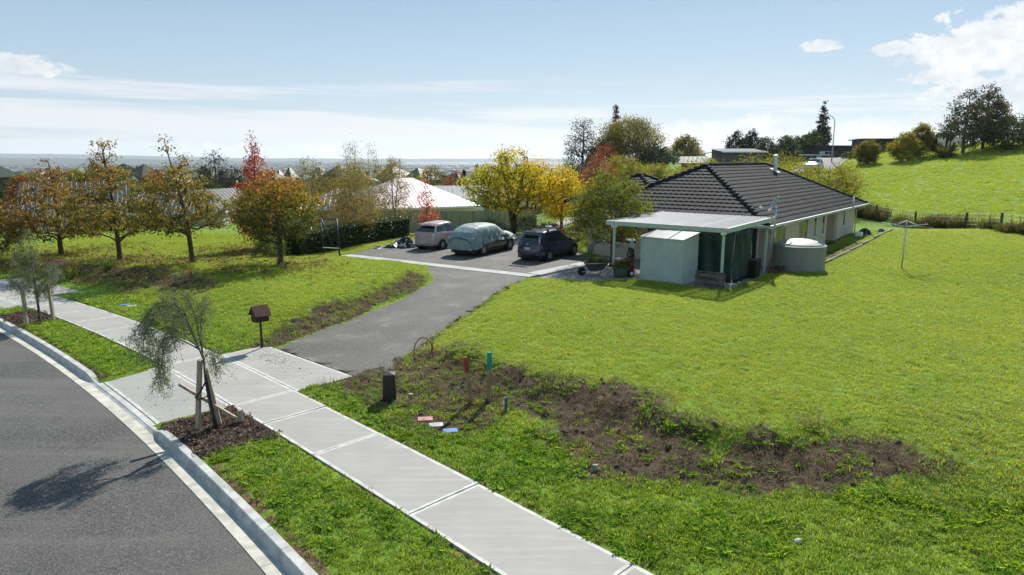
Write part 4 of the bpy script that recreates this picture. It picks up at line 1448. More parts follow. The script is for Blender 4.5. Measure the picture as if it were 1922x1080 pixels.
def make_house():
    FZ = 0.03; ZE = 2.23; PI_ = R(26.5)
    L, W = 20.0, 10.5
    root = thing('brick_house', 'single storey cream brick house with charcoal tiled hip roof', 'house', (HOUSE_O[0], HOUSE_O[1], 0.0), HT)
    hip_roof(root, 0, L, 0, W, ZE, PI_)
    hip_roof(root, 15.0, 22.6, 1.6, 8.4, ZE, PI_, False, 'rear_roof')
    hip_roof(root, 5.2, 12.2, 7.6, 14.6, ZE + 0.25, PI_, False, 'side_roof')
    # walls as solid panels, split round the recesses
    wz = ZE - 0.06
    def wall(poly):
        k = MB(); k.prism(poly, -0.5, wz); k.build('wall', M['brick'], root)
    t = 0.2
    wall([(2.4, .55), (12.35, .55), (12.35, .55 + t), (2.4, .55 + t)])
    wall([(12.35, .551), (12.35, 1.55), (12.15, 1.55), (12.15, .76)])
    wall([(12.36, 1.35), (14.3, 1.35), (14.3, 1.55), (12.36, 1.55)])
    wall([(14.3, .55), (19.45, .55), (19.45, .75), (14.3, .75)])
    wall([(14.301, .76), (14.5, .76), (14.5, 1.54), (14.301, 1.54)])
    wall([(19.25, .76), (19.451, .76), (19.451, 9.9), (19.25, 9.9)])
    wall([(2.401, .76), (2.6, .76), (2.6, 3.2), (2.401, 3.2)])
    wall([(.6, 3.2), (2.59, 3.201), (2.59, 3.4), (.6, 3.4)])
    wall([(.6, 3.41), (.8, 3.41), (.8, 9.9), (.6, 9.9)])
    wall([(.81, 9.7), (19.2, 9.7), (19.2, 9.899), (.81, 9.899)])
    # floor, eaves lining, fascia and gutter
    k = MB(); k.bx(.4, 19.6, .4, 10.0, -.4, FZ - 0.01); k.build('floor_slab', M['concrete'], root)
    k = MB(); k.bx(.03, L - .03, .03, W - .03, ZE - .09, ZE - .055); k.build('soffit', M['cream_paint'], root)
    for i, (a, b) in enumerate((((-.02, -.02), (L + .02, .03)), ((-.02, W - .03), (L + .02, W + .02)), ((-.02, .031), (.03, W - .031)), ((L - .03, .031), (L + .02, W - .031)))):
        k = MB(); k.bx(a[0], b[0], a[1], b[1], ZE - .17, ZE - .02); k.build('fascia', M['grey_green_paint'], root)
    for (a, b) in (((-.13, -.14), (L + .13, -.021)), ((-.14, -.02), (-.021, W)), ((L + .021, -.02), (L + .14, W))):
        k = MB(); k.bx(a[0], b[0], a[1], b[1], ZE - .13, ZE - .005); k.build('gutter', M['grey_green_paint'], root, bevel=0.02)
    # openings on the long wall
    window(root, (3.65, .55, FZ + .12), 1.65, 1.98, 'x', -1, panes=2, sill=False)
    window(root, (7.5, .55, FZ + .12), 1.8, 1.98, 'x', -1, panes=2, sill=False)
    window(root, (9.82, .55, FZ + .75), .55, 1.3, 'x', -1, panes=1)
    window(root, (11.55, .55, FZ + .75), .55, 1.3, 'x', -1, panes=1)
    window(root, (16.5, .55, FZ + .9), .55, .95, 'x', -1, panes=1)
    # the end wall behind the patio: window, entry door
    window(root, (.6, 7.6, FZ + .75), 1.5, 1.25, 'y', -1, panes=2)
    d = bpy.data.objects.new('entry_door', None); COL.objects.link(d); d.parent = root
    k = MB(); k.bx(2.345, 2.40, 1.15, 1.25, FZ, 2.06); k.bx(2.345, 2.40, 2.1, 2.2, FZ, 2.06); k.bx(2.345, 2.40, 1.15, 2.2, 2.06, 2.16); k.build('door_frame', M['white_paint'], d)
    k = MB(); k.bx(2.372, 2.392, 1.25, 2.1, FZ + .02, 2.06); k.build('door_glass', M['glass'], d)
    k = MB(); k.bx(2.33, 2.372, 1.27, 1.3, 1.0, 1.15); k.build('handle', M['chrome'], d)
    # downpipes, vents, meter
    for (x, y) in ((2.28, .42), (14.2, .44), (19.35, .44)):
        k = MB(); k.tube([(x, -.06, ZE - .14), (x, -.06, ZE - .2), (x, y, ZE - .42), (x, y, .0)], .04, 10); k.build('downpipe', M['cream_paint'], root, smooth=True)
    k = MB(); k.box((2.31, .62, 1.05), (.17, .17, 2.1)); k.build('porch_post', M['cream_paint'], root)
    k = MB(); k.tube([(15.7, -.1, ZE - .05), (15.7, -.1, ZE + .62)], .055, 10); k.build('vent_pipe', M['steel'], root, smooth=True)
    # steel flue on the long slope near the ridge
    f = bpy.data.objects.new('flue', None); COL.objects.link(f); f.parent = root
    fy = 4.35; fz = ZE + fy * math.tan(PI_)
    k = MB(); k.lathe([(.13, fz - .1), (.13, fz + .72), (.10, fz + .72), (.10, fz + .9), (.16, fz + .9), (.16, fz + 1.02), (.09, fz + 1.06)], 16, (14.1, fy, 0)); k.build('flue_pipe', M['steel'], f, smooth=False)
    k = MB(); k.box((14.1, fy, fz + .05), (.62, .62, .03), rot=Matrix.Rotation(PI_, 3, 'X')); k.build('flashing', M['steel'], f)
    # heat pump and gas bottles by the recess
    return root


house_root = make_house()


def local_thing(name, label, cat, a, b, z=0.03, rz=0.0, group=None):
    x, y = HP(a, b)
    return thing(name, label, cat, (x, y, z), HT + rz, group)


def make_patio():
    """lean-to patio with a translucent ribbed roof"""
    root = local_thing('patio_cover', 'lean-to patio cover with ribbed pale translucent roof and white posts', 'patio', 0, 0, 0.0)
    x0, x1, y0, y1 = -5.08, .44, -.1, 5.33
    z0, z1 = 2.49, 2.58
    poly = bpy.data.materials.new('ribbed_polycarbonate'); poly.use_nodes = True
    t = NT(poly.node_tree); out = t.n('ShaderNodeOutputMaterial')
    tc = t.n('ShaderNodeTexCoord'); s = t.n('ShaderNodeSeparateXYZ', {0: tc.outputs['Object']})
    # pink and aqua moire of the ribs painted into the sheet colour, in shallow arcs
    arc = t.math('ADD', t.math('MULTIPLY', s.outputs[1], 2.3), t.math('MULTIPLY', t.math('MULTIPLY', t.math('ADD', s.outputs[0], 2.4), t.math('ADD', s.outputs[0], 2.4)), 0.16))
    wv = t.math('SINE', t.math('MULTIPLY', arc, 6.0))
    c = t.mix(t.mapr(wv, -0.9, 0.9), (0.36, 0.58, 0.60), (0.74, 0.42, 0.50))
    c = t.mix(0.25, c, (0.62, 0.66, 0.66))
    p = t.n('ShaderNodeBsdfPrincipled', {'Base Color': c, 'Roughness': 0.5, 'Specular IOR Level': 0.25})
    tr = t.n('ShaderNodeBsdfTranslucent', {'Color': t.mix(0.5, c, (0.5, 0.5, 0.5))})
    mx = t.n('ShaderNodeMixShader', {0: 0.3, 1: p.outputs[0], 2: tr.outputs[0]})
    tp_ = t.n('ShaderNodeBsdfTransparent')
    mx = t.n('ShaderNodeMixShader', {0: 0.38, 1: mx.outputs[0], 2: tp_.outputs[0]})
    t.t.links.new(mx.outputs[0], out.inputs[0])
    n = 9
    for i in range(n):
        a, b = y0 + (y1 - y0) * i / n, y0 + (y1 - y0) * (i + 1) / n
        k = MB(); ys = np.linspace(a, b, 33)
        def zz(y): return 0.018 * math.sin(2 * math.pi * (y - y0) / 0.152)
        for j in range(32):
            k.quad((x0, ys[j], z0 + zz(ys[j])), (x1, ys[j], z1 + zz(ys[j])), (x1, ys[j + 1], z1 + zz(ys[j + 1])), (x0, ys[j + 1], z0 + zz(ys[j + 1])))
        k.build('roof_sheet', poly, root, smooth=True, fix=True)
    fm = M['grey_green_paint']
    k = MB(); k.bx(x0 - .05, x0 - .002, y0 - .05, y1 + .05, z0 - .16, z0 + .03); k.build('front_fascia', fm, root)
    for y in (y0 - .049, y1 + .001):
        k = MB(); k.add([(x0, y, z0 - .16), (x1, y, z1 - .16), (x1, y, z1 + .03), (x0, y, z0 + .03), (x0, y + .048, z0 - .16), (x1, y + .048, z1 - .16), (x1, y + .048, z1 + .03), (x0, y + .048, z0 + .03)],
                        [(0, 1, 2, 3), (7, 6, 5, 4), (0, 4, 5, 1), (3, 2, 6, 7), (0, 3, 7, 4), (1, 5, 6, 2)]); k.build('side_fascia', fm, root)
    for i in range(5):
        y = y0 + .3 + (y1 - y0 - .6) * i / 4
        k = MB(); k.beam((x0 + .01, y, z0 - .09), (x1 - .01, y, z1 - .09), .05, .1); k.build('rafter', M['white_paint'], root)
    for (x, y) in ((-4.85, 5.1), (-4.75, .18), (.2, .1)):
        p_ = bpy.data.objects.new('post', None); COL.objects.link(p_); p_.parent = root
        k = MB(); k.box((x, y, 1.16), (.09, .09, 2.36)); k.build('shaft', M['grey_green_paint'], p_)
        k = MB(); k.prism([(x - .2, y - .05), (x + .2, y - .05), (x + .2, y + .05), (x - .2, y + .05)], 2.22, 2.335); k.build('bracket', M['white_paint'], p_)
    # dark green tarpaulin hung as a windbreak
    tp = mat('green_tarpaulin', (0.012, 0.036, 0.030), 0.5, 0.35, var=0.3, scale=2.5, bump=0.3, bscale=12)
    tar = local_thing('tarpaulin', 'dark green tarpaulin hung as a windbreak under the patio cover', 'tarpaulin', 0, 0, 0.0)
    def sheet(pa, pb, zt0, zt1, seed):
        k = MB(); pa, pb = Vector(pa), Vector(pb); e = pb - pa; nx = Vector((-e.y, e.x)).normalized()
        def fn(u, v):
            z = .06 + v * ((zt0 + (zt1 - zt0) * u) - .06) - 0.05 * math.sin(u * 9.4) ** 2 * v
            d = 0.05 * math.sin(u * 17 + v * 2 + seed) + 0.06 * math.sin(u * 6 - v * 4 + seed) + 0.03 * math.sin(u * 41 + v * 3)
            q = pa + e * u + nx * d
            return (q.x, q.y, z)
        k.grid(fn, 40, 12)
        o = k.build('tarp_sheet', tp, tar, smooth=True)
        so = o.modifiers.new('thick', 'SOLIDIFY'); so.thickness = 0.006
    sheet((-3.45, 4.25), (-3.5, .22), 2.32, 2.22, 0)
    sheet((-3.5, .16), (-1.75, .12), 2.22, 2.3, 3)


make_patio()


def make_shed():
    m1 = mat('shed_steel', (0.40, 0.47, 0.44), 0.45, 0.4, var=0.06, scale=2)
    m2 = mat('shed_roof_steel', (0.44, 0.46, 0.46), 0.35, 0.5, metal=0.3, var=0.1, scale=3)
    x0, y0 = HP(-4.95, 1.78)
    g = 0.03
    root = local_thing('garden_shed', 'pale grey green ribbed steel garden shed with sloping roof', 'shed', -5.0, 1.78, g, R(-5))
    X, Y = 1.25, 1.98; H0, H1 = 2.05, 1.86            # door side is the tall side
    def ribbed(name, p, q, h0, h1, n):
        k = MB(); p, q = Vector(p), Vector(q); e = (q - p); nn = Vector((e.y, -e.x)).normalized()
        for i in range(n):
            for (a, b, d0, d1) in ((0, .62, 0, 0), (.62, .74, 0, .014), (.74, .88, .014, .014), (.88, 1, .014, 0)):
                u0, u1 = (i + a) / n, (i + b) / n
                A, B = p + e * u0 + nn * d0, p + e * u1 + nn * d1
                k.quad((A.x, A.y, 0), (B.x, B.y, 0), (B.x, B.y, h0 + (h1 - h0) * u1), (A.x, A.y, h0 + (h1 - h0) * u0))
        k.build(name, m1, root)
    ribbed('wall', (0, Y), (0, 0), 1.86, 1.86, 14)
    ribbed('wall', (0, 0), (X, 0), 1.86, 2.05, 9)
    ribbed('wall', (X, 0), (X, Y), 2.05, 2.05, 14)
    ribbed('wall', (X, Y), (0, Y), 2.05, 1.86, 9)
    for (a, b, h) in ((0, 0, 1.86), (0, Y, 1.86), (X, 0, 2.05), (X, Y, 2.05)):
        k = MB(); k.box((a, b, h / 2), (.05, .05, h)); k.build('corner_trim', m1, root)
    rf = bpy.data.objects.new('roof', None); COL.objects.link(rf); rf.parent = root
    for i in range(4):
        a, b = -.06 + (Y + .12) * i / 4, -.06 + (Y + .12) * (i + 1) / 4
        k = MB(); k.add([(-.07, a, 1.865), (X + .05, a, 2.075), (X + .05, b - .006, 2.075), (-.07, b - .006, 1.865), (-.07, a, 1.89), (X + .05, a, 2.10), (X + .05, b - .006, 2.10), (-.07, b - .006, 1.89)],
                        [(3, 2, 1, 0), (4, 5, 6, 7), (0, 1, 5, 4), (2, 3, 7, 6), (0, 4, 7, 3), (1, 2, 6, 5)]); k.build('roof_sheet', m2 if i != 1 else M['white_paint'], rf)


make_shed()


def make_tank():
    m = mat('grey_green_polyethylene', (0.225, 0.23, 0.205), 0.5, 0.35, var=0.08, scale=2)
    m2 = mat('pale_tank_top', (0.33, 0.325, 0.30), 0.6, 0.3, var=0.14, scale=3)  # dome coloured a paler grey than the tank wall
    root = thing('water_tank', 'squat round grey plastic water tank with a shallow domed lid', 'water tank', (13.5, 31.8, hz(13.5, 30.9) - .02))
    k = MB(); k.lathe([(1.13, 0), (1.15, .05), (1.15, 1.08), (1.17, 1.10), (1.17, 1.16), (1.12, 1.19)], 48); k.build('tank_wall', m, root, smooth=False)
    k = MB(); k.lathe([(1.115, 1.18), (1.0, 1.25), (.8, 1.33), (.55, 1.40), (.3, 1.44), (.05, 1.455)], 48); k.build('dome', m2, root, smooth=True)
    for a in (215, 325, 90):
        k = MB(); M3 = Matrix.Rotation(R(a), 3, 'Z')
        k.box(M3 @ Vector((.9, 0, 1.31)), (.26, .13, .03), rot=M3 @ Matrix.Rotation(R(22), 3, 'Y')); k.build('lift_recess', M['black_plastic'], root)
    k = MB(); k.tube([(-.95, .75, 1.32), (-.95, .75, 1.62), (-1.2, 1.1, 1.75)], .045, 10); k.build('inlet_pipe', M['white_paint'], root, smooth=True)


make_tank()


def make_dish():
    root = local_thing('satellite_dish', 'grey satellite dish on a steel mast at the patio eave', 'satellite dish', .55, -.12, 1.7)
    k = MB(); k.tube([(0, 0, .45), (0, 0, 1.35)], .045, 12); k.build('mast', M['steel'], root, smooth=True)
    M3 = Matrix.Rotation(R(118), 3, 'Z') @ Matrix.Rotation(R(62), 3, 'Y')
    k = MB(); pr = [(0.001, 0.0)] + [(.40 * t, .10 * t * t) for t in np.linspace(.15, 1, 7)]
    k.lathe(pr + [(.41, .11), (.41, .095)] + [(.395 * t, .10 * t * t - .015) for t in np.linspace(1, .15, 7)], 28, (.03, .04, 1.45), M3); k.build('reflector', mat('dish_grey', (.30, .34, .31), .5, .3), root, smooth=True)
    a = M3 @ Vector((0, 0, .1)) + Vector((.03, .04, 1.45)); tip = M3 @ Vector((.36, 0, .5)) + Vector((.03, .04, 1.40))
    k = MB(); k.tube([M3 @ Vector((.36, 0, .08)) + Vector((.03, .04, 1.45)), tip], .012, 6); k.build('feed_arm', M['steel'], root)
    k = MB(); k.lathe([(.03, -.06), (.045, 0), (.045, .08)], 12, tip, M3); k.build('receiver', M['white_paint'], root)


make_dish()


def make_yard_clutter():
    # stacked boards beside the shed
    r = random.Random(4)
    root = local_thing('board_stack', 'low stack of weathered grey boards leaning behind the shed', 'boards', -5.12, .62, .02)
    for i in range(6):
        k = MB(); k.box((-.02 + .012 * i, -.1, .07 + i * .118), (.035, 1.25 + r.uniform(-.04, .04), .105), rz=r.uniform(-.01, .01)); k.build('board', M['timber_dark'] if i % 2 else mat('grey_board', (.13, .12, .11), .9, .1, var=.3), root)
    # clothesline
    cx, cy = 18.16, 31.42
    cx, cy = cx * 1.0, cy * 1.0
    z = hz(cx, cy)
    root = thing('clothesline', 'rotary clothesline standing alone on the lawn beside the fence', 'clothesline', (cx, cy, z), R(20))
    k = MB(); k.tube([(0, 0, -.1), (0, 0, 2.0)], .028, 10); k.build('pole', M['steel'], root, smooth=True)
    k = MB(); k.tube([(0, 0, 1.95), (0, 0, 2.28)], .035, 10); k.build('hub', M['steel'], root, smooth=True)
    tips = []
    for i in range(4):
        a = i * math.pi / 2
        tip = Vector((1.35 * math.cos(a), 1.35 * math.sin(a), 2.06)); tips.append(tip)
        k = MB(); k.tube([(0.03 * math.cos(a), .03 * math.sin(a), 2.0), tip], .016, 8); k.tube([(.02 * math.cos(a), .02 * math.sin(a), 2.26), tip * .55 + Vector((0, 0, .92))], .012, 6); k.build('arm', M['grey_green_paint'], root, smooth=True)
    for j in range(5):
        f = .3 + .7 * j / 4
        k = MB(); q = [Vector((t.x * f, t.y * f, 2.0 + .06 * f + .015)) for t in tips]
        for i in range(4): k.tube([q[i], (q[i] + q[(i + 1) % 4]) / 2 - Vector((0, 0, .03)), q[(i + 1) % 4]], .004, 4)
        k.build('line', M['timber_dark'], root)
    # wheelbarrow with uprooted plants
    wx, wy = 3.75, 30.4
    root = thing('wheelbarrow', 'dark wheelbarrow heaped with uprooted plants near the patio post', 'wheelbarrow', (wx, wy, .03), R(10))
    k = MB(); vs = []
    for (x0, x1, w, z) in ((-.28, .28, .22, .22), (-.45, .52, .34, .58)):
        vs += [(x0, -w, z), (x1, -w, z), (x1, w, z), (x0, w, z)]
    k.add(vs, [(3, 2, 1, 0), (0, 1, 5, 4), (1, 2, 6, 5), (2, 3, 7, 6), (3, 0, 4, 7)])
    o = k.build('tray', mat('tray_grey', (.05, .055, .06), .5, .4), root); so = o.modifiers.new('t', 'SOLIDIFY'); so.thickness = .01
    k = MB(); k.tube([(-.45, -.34, .58), (.52, -.34, .58), (.52, .34, .58), (-.45, .34, .58)], .014, 6, closed=True); k.build('rim', M['steel'], root, smooth=True)
    for s in (-1, 1):
        k = MB(); k.tube([(-.62, s * .06, .18), (.2, s * .24, .22), (1.05, s * .28, .56)], .018, 8); k.build('handle', M['steel'], root, smooth=True)
        k = MB(); k.tube([(.25, s * .24, .22), (.36, s * .26, .0), (.45, s * .26, .22)], .014, 6); k.build('leg', M['steel'], root, smooth=True)
    k = MB(); k.lathe([(.05, -.03), (.17, -.045), (.19, -.02), (.19, .02), (.17, .045), (.05, .03)], 20, (-.62, 0, .19), Matrix.Rotation(R(90), 3, 'X')); k.build('wheel', M['black_rubber'], root, smooth=True)
    g = [(.07, .11, .02), (.12, .16, .03), (.16, .19, .05), (.09, .08, .03)]
    V, F, C = leaves(np.random.default_rng(1).normal((0.05, 0, .66), (.24, .17, .07), (60, 3)), 14, .07, .09, g, seed=2)
    obj('heaped_plants', np_mesh('heaped_plants', V, F, M['leaf'], {'Col': C}), root)
    # sack of clippings
    root = thing('garden_sack', 'green garden sack overflowing with clippings next to the wheelbarrow', 'garden sack', (4.85, 30.0, .03))
    k = MB(); k.lathe([(.28, 0), (.33, .1), (.34, .35), (.30, .52), (.27, .55)], 18); k.build('sack', mat('green_sack', (.05, .10, .05), .6, .3, bump=.5, bscale=6), root, smooth=True)
    V, F, C = leaves(np.random.default_rng(5).normal((0, 0, .58), (.24, .22, .09), (60, 3)), 14, .08, .09, g, seed=6)
    obj('clippings', np_mesh('clippings', V, F, M['leaf'], {'Col': C}), root)
    # red garden machine and bucket
    root = local_thing('garden_machine', 'upright red and black wheeled garden machine beside the shed', 'garden machine', -4.35, 4.55, .03, R(-40))
    red = mat('red_enamel', (.22, .02, .025), .35, .5)
    k = MB(); k.box((0, 0, .52), (.30, .34, .62), taper=.85); k.build('red_body', red, root, bevel=.03)
    k = MB(); k.box((.02, 0, 1.05), (.26, .42, .46), taper=.8); k.build('black_hood', M['black_plastic'], root, bevel=.05)
    k = MB(); k.box((.06, 0, 1.42), (.02, .38, .36)); k.build('clear_screen', mat('milky_screen', (.45, .48, .47), .3, .5), root)
    k = MB(); k.box((0, 0, 1.63), (.28, .5, .05)); k.build('top_tray', M['white_paint'], root)
    k = MB(); k.box((0, -.16, 1.685), (.1, .09, .06)); k.build('orange_lamp', mat('orange_plastic', (.6, .22, .02), .4, .4), root)
    for s in (-1, 1):
        w = bpy.data.objects.new('wheel', None); COL.objects.link(w); w.parent = root
        k = MB(); k.lathe([(.04, -.04), (.12, -.05), (.15, -.02), (.15, .02), (.12, .05), (.04, .04)], 20, (0, s * .2, .15), Matrix.Rotation(R(90), 3, 'X')); k.build('tyre', M['black_rubber'], w, smooth=True)
        k = MB(); k.lathe([(.085, -.005), (.07, .006), (.02, .008)], 16, (0, s * .2 + s * .05, .15), Matrix.Rotation(R(-90 * s), 3, 'X')); k.build('rim', M['white_paint'], w)
    k = MB(); k.tube([(-.05, .15, .8), (-.3, .15, 1.5)], .015, 6); k.tube([(-.05, -.15, .8), (-.3, -.15, 1.5)], .015, 6); k.build('handlebar', M['steel'], root)
    root = local_thing('orange_bucket', 'faded orange bucket with a white lid beside the red machine', 'bucket', -4.55, 5.0, .45)
    k = MB(); k.lathe([(.13, 0), (.17, .34)], 20); k.build('pail', mat('faded_orange', (.65, .24, .15), .5, .3), root, smooth=True)
    k = MB(); k.lathe([(.18, .34), (.18, .37), (.05, .385)], 20); k.build('lid', M['white_paint'], root)
    root = local_thing('wooden_crate', 'rough timber crate that the orange bucket stands on', 'crate', -4.55, 5.0, .03)
    for i in range(3):
        for (c, s) in (((.2, 0), (.02, .42)), ((-.2, 0), (.02, .42)), ((0, .2), (.38, .02)), ((0, -.2), (.38, .02))):
            k = MB(); k.box((c[0], c[1], .07 + i * .135), (s[0], s[1], .11)); k.build('slat', M['timber_grey'], root)
    k = MB(); k.box((0, 0, .405), (.42, .42, .025)); k.build('top', M['timber_grey'], root)
    # bent black pipe stand
    root = thing('pipe_stand', 'bent black tube stand leaning behind the patio post', 'tube stand', (3.85, 33.2, .03), R(15))
    for s in (0, .35):
        k = MB(); k.tube([(0, s, 0), (.06, s, .75), (.15, s, .98), (.35, s, 1.1), (.75, s, 1.2)], .025, 8); k.build('tube', M['black_plastic'], root, smooth=True)
    # things by the porch: black bin, red frame, folding rack, hose reel
    root = local_thing('black_bin', 'square black bin standing between the tarpaulin and the porch', 'bin', -1.35, .15, .03)
    k = MB(); k.box((0, 0, .38), (.55, .55, .76), taper=1.12); k.build('tub', M['black_plastic'], root, bevel=.02)
    k = MB(); k.box((0, 0, .79), (.66, .66, .05)); k.build('lid', M['black_plastic'], root, bevel=.015)
    root = local_thing('folding_rack', 'white folding clothes rack by the glazed entry door', 'clothes rack', .75, 1.35, .03, R(-30))
    for x in (-.25, .25):
        k = MB(); k.tube([(x, -.3, 0), (x, -.3, 1.3), (x, -.15, 1.4), (x, .15, 1.4), (x, .3, 1.3), (x, .3, 0)], .012, 6); k.build('side_hoop', M['white_paint'], root, smooth=True)
    for z in (.35, .6, .85, 1.1):
        k = MB(); k.beam((-.25, -.3, z), (.25, -.3, z), .012); k.beam((-.25, .3, z), (.25, .3, z), .012); k.build('rail', M['white_paint'], root)
    root = local_thing('trolley_frame', 'dark red low trolley frame near the porch post', 'trolley', .35, -.35, .03, R(12))
    dr = mat('dark_red_paint', (.16, .035, .025), .5, .4)
    k = MB(); k.bx(-.5, .5, -.25, .25, .12, .17); k.build('deck', dr, root)
    k = MB(); k.tube([(-.48, -.22, .17), (-.42, -.22, .62), (.4, -.22, .62)], .03, 8); k.tube([(-.48, .22, .17), (-.42, .22, .62), (.4, .22, .62)], .03, 8); k.build('rail', dr, root, smooth=True)
    for x in (-.4, .4):
        for y in (-.24, .24):
            k = MB(); k.lathe([(.02, -.02), (.06, -.02), (.06, .02), (.02, .02)], 12, (x, y, .06), Matrix.Rotation(R(90), 3, 'X')); k.build('wheel', M['black_rubber'], root)
    root = thing('hose_reel', 'dark green coiled garden hose beside the water tank', 'hose', (12.35, 31.15, .05))
    k = MB(); pts = []
    for i in range(90):
        a = i * .35; rr = .24 - .0006 * i; pts.append((rr * math.cos(a), rr * math.sin(a), .05 + i * .0028))
    k.tube(pts, .02, 6); k.build('coil', mat('green_hose', (.02, .06, .05), .5, .4), root, smooth=True)
    # heap of tarps by the far corner, on the timber edged bed
    def heap(name, label, a, b, z, sx, sy, h, m, seed, cat='tarpaulin'):
        rt = local_thing(name, label, cat, a, b, z)
        k = MB(); rr = np.random.default_rng(seed); ph = rr.uniform(0, 6, 6)
        def fn(u, v):
            an = u * 2 * math.pi; rad = v
            x = sx * rad * math.cos(an) * (1 + .18 * math.sin(3 * an + ph[0])); y = sy * rad * math.sin(an) * (1 + .15 * math.sin(4 * an + ph[1]))
            zz = h * (1 - rad ** 2) * (1 + .35 * math.sin(5 * an + ph[2] + 6 * rad)) + .05 * math.sin(11 * an + 14 * rad + ph[3]) * rad * (1 - rad) * 2
            return (x, y, max(0.0, zz))
        k.grid(fn, 48, 12, True); k.build('folds', m, rt, smooth=False)
        return rt
    heap('green_tarp_heap', 'crumpled dark green tarpaulin heaped at the far corner of the house', 17.4, -.55, .12, 1.0, .55, .5, mat('green_tarp', (.015, .05, .04), .4, .4), 3)
    heap('blue_tarp_heap', 'small crumpled bright blue tarpaulin beyond the house corner', 19.8, -1.1, .16, .6, .4, .32, mat('blue_tarp', (.015, .09, .36), .35, .5), 5)
    root = local_thing('white_box', 'white plastic box on a stand beside the green tarpaulin heap', 'box', 15.9, -.55, .1)
    k = MB(); k.box((0, 0, .42), (.5, .35, .26)); k.build('tub', M['white_paint'], root, bevel=.02)
    k = MB()
    for x in (-.2, .2):
        for y in (-.12, .12): k.beam((x, y, 0), (x, y, .3), .03)
    k.build('stand', M['steel'], root)
    # timber edging of the planting bed along the long wall
    edg = local_thing('garden_edging', 'pale timber edging board along the bed under the long wall', 'edging', 0, 0, 0)
    cuts = [3.6, 6.6, 9.6, 12.6, 15.6, 18.6, 21.5]
    for a, b in zip(cuts[:-1], cuts[1:]):
        z = hz(*HP((a + b) / 2, -1.5))
        k = MB(); k.bx(a + .005, b - .005, -1.5, -1.43, z - .1, z + .13); k.build('board', M['timber_grey'], edg)
    bed = MB(); pts = [HP(3.6, -1.43), HP(21.5, -1.43), HP(21.5, .5), HP(3.6, .5)]
    zz = [hz(*p) + .05 for p in pts]
    bed.quad(*[(p[0], p[1], z) for p, z in zip(pts, zz)])
    put(bed.build('planting_bed', mat('bed_soil', (.05, .04, .03), .95, .1, var=.4, scale=6, bump=.6)), kind='structure')
    # gas bottle and heater on the wall in the recess
    for i, x in enumerate((12.75, 13.2)):
        root = local_thing('gas_bottle', ('grey gas bottle standing nearer the tank in the wall recess', 'grey gas bottle standing farther along the wall recess')[i], 'gas bottle', x, .95, .05)
        k = MB(); k.lathe([(.15, 0), (.18, .06), (.18, .9), (.14, 1.02), (.06, 1.08)], 20); k.build('cylinder_body', mat('bottle_grey', (.42, .44, .44), .4, .4), root, smooth=True)
        k = MB(); k.lathe([(.09, 1.05), (.10, 1.2), (.085, 1.2)], 14); k.build('collar', M['steel'], root)


make_yard_clutter()


# ------------------------------------------------------------------ vehicles
def paint(name, c, rough=0.28, flake=0.1):
    return mat(name, c, rough, 0.5, var=0.06, scale=3, coat=0.7)


def se(th, a, b, n):
    c, s = math.cos(th), math.sin(th)
    return (a * math.copysign(abs(c) ** (2 / n), c), b * math.copysign(abs(s) ** (2 / n), s))


class CarShape:
    """two stacked shells (lower body, cabin); each level is a rounded-rectangle outline whose height follows the car's side profile"""
    def __init__(s, L, Wd, rear, front, belt, cab_r, cab_f, roof, top_w, zb=0.22, n=6.0):
        s.L, s.W, s.rear, s.front, s.belt, s.cr, s.cf, s.roof, s.tw, s.zb, s.n = L, Wd, rear, front, belt, cab_r, cab_f, roof, top_w, zb, n

    def lower(s, th, t):
        xr = np.interp(t, *s.rear); xf = np.interp(t, *s.front)
        w = s.W / 2 * np.interp(t, [0, .12, .45, .8, 1], [.90, .975, 1.0, .985, .955])
        x, y = se(th, (xf - xr) / 2, w, s.n)
        x += (xf + xr) / 2
        z = s.zb + (float(np.interp(x, *s.belt)) - s.zb) * t
        return Vector((x, y, z))

    def cabin(s, th, t):
        xr = np.interp(t, *s.cr); xf = np.interp(t, *s.cf)
        w = s.W / 2 * 0.955 + (s.tw / 2 - s.W / 2 * 0.955) * np.interp(t, [0, .85, 1], [0, .82, 1])
        x, y = se(th, (xf - xr) / 2, w, s.n)
        x += (xf + xr) / 2
        zb = float(np.interp(x, *s.belt)); z = zb + (float(np.interp(x, *s.roof)) - zb) * t
        return Vector((x, y, z))


def shell(fn, levels, nth=72, cap=None):
    k = MB()
    for t in levels:
        for i in range(nth): k.v.append(tuple(fn(2 * math.pi * i / nth, t)))
    for j in range(len(levels) - 1):
        for i in range(nth):
            k.f.append((j * nth + i, j * nth + (i + 1) % nth, (j + 1) * nth + (i + 1) % nth, (j + 1) * nth + i)); k.m.append(0); k.s.append(True)
    if cap is not None:           # close over the top with inner rings so the roof or bonnet curves
        b = len(levels) - 1
        prev = b * nth
        top = [Vector(k.v[prev + i]) for i in range(nth)]
        for f, lift in cap:
            st = len(k.v)
            for p in top:
                q = Vector((p.x, p.y * f, p.z + lift)); k.v.append(tuple(q))
            for i in range(nth):
                k.f.append((prev + i, prev + (i + 1) % nth, st + (i + 1) % nth, st + i)); k.m.append(0); k.s.append(True)
            prev = st
        h = nth // 2
        for i in range(h):      # zip the last ring left to right
            a, b_ = prev + i, prev + (i + 1) % nth
            c, d = prev + (nth - i) % nth, prev + (nth - i - 1) % nth
            if len({a, b_, c, d}) >= 3:
                k.f.append(tuple(dict.fromkeys((a, b_, d, c)))); k.m.append(0); k.s.append(True)
    return k


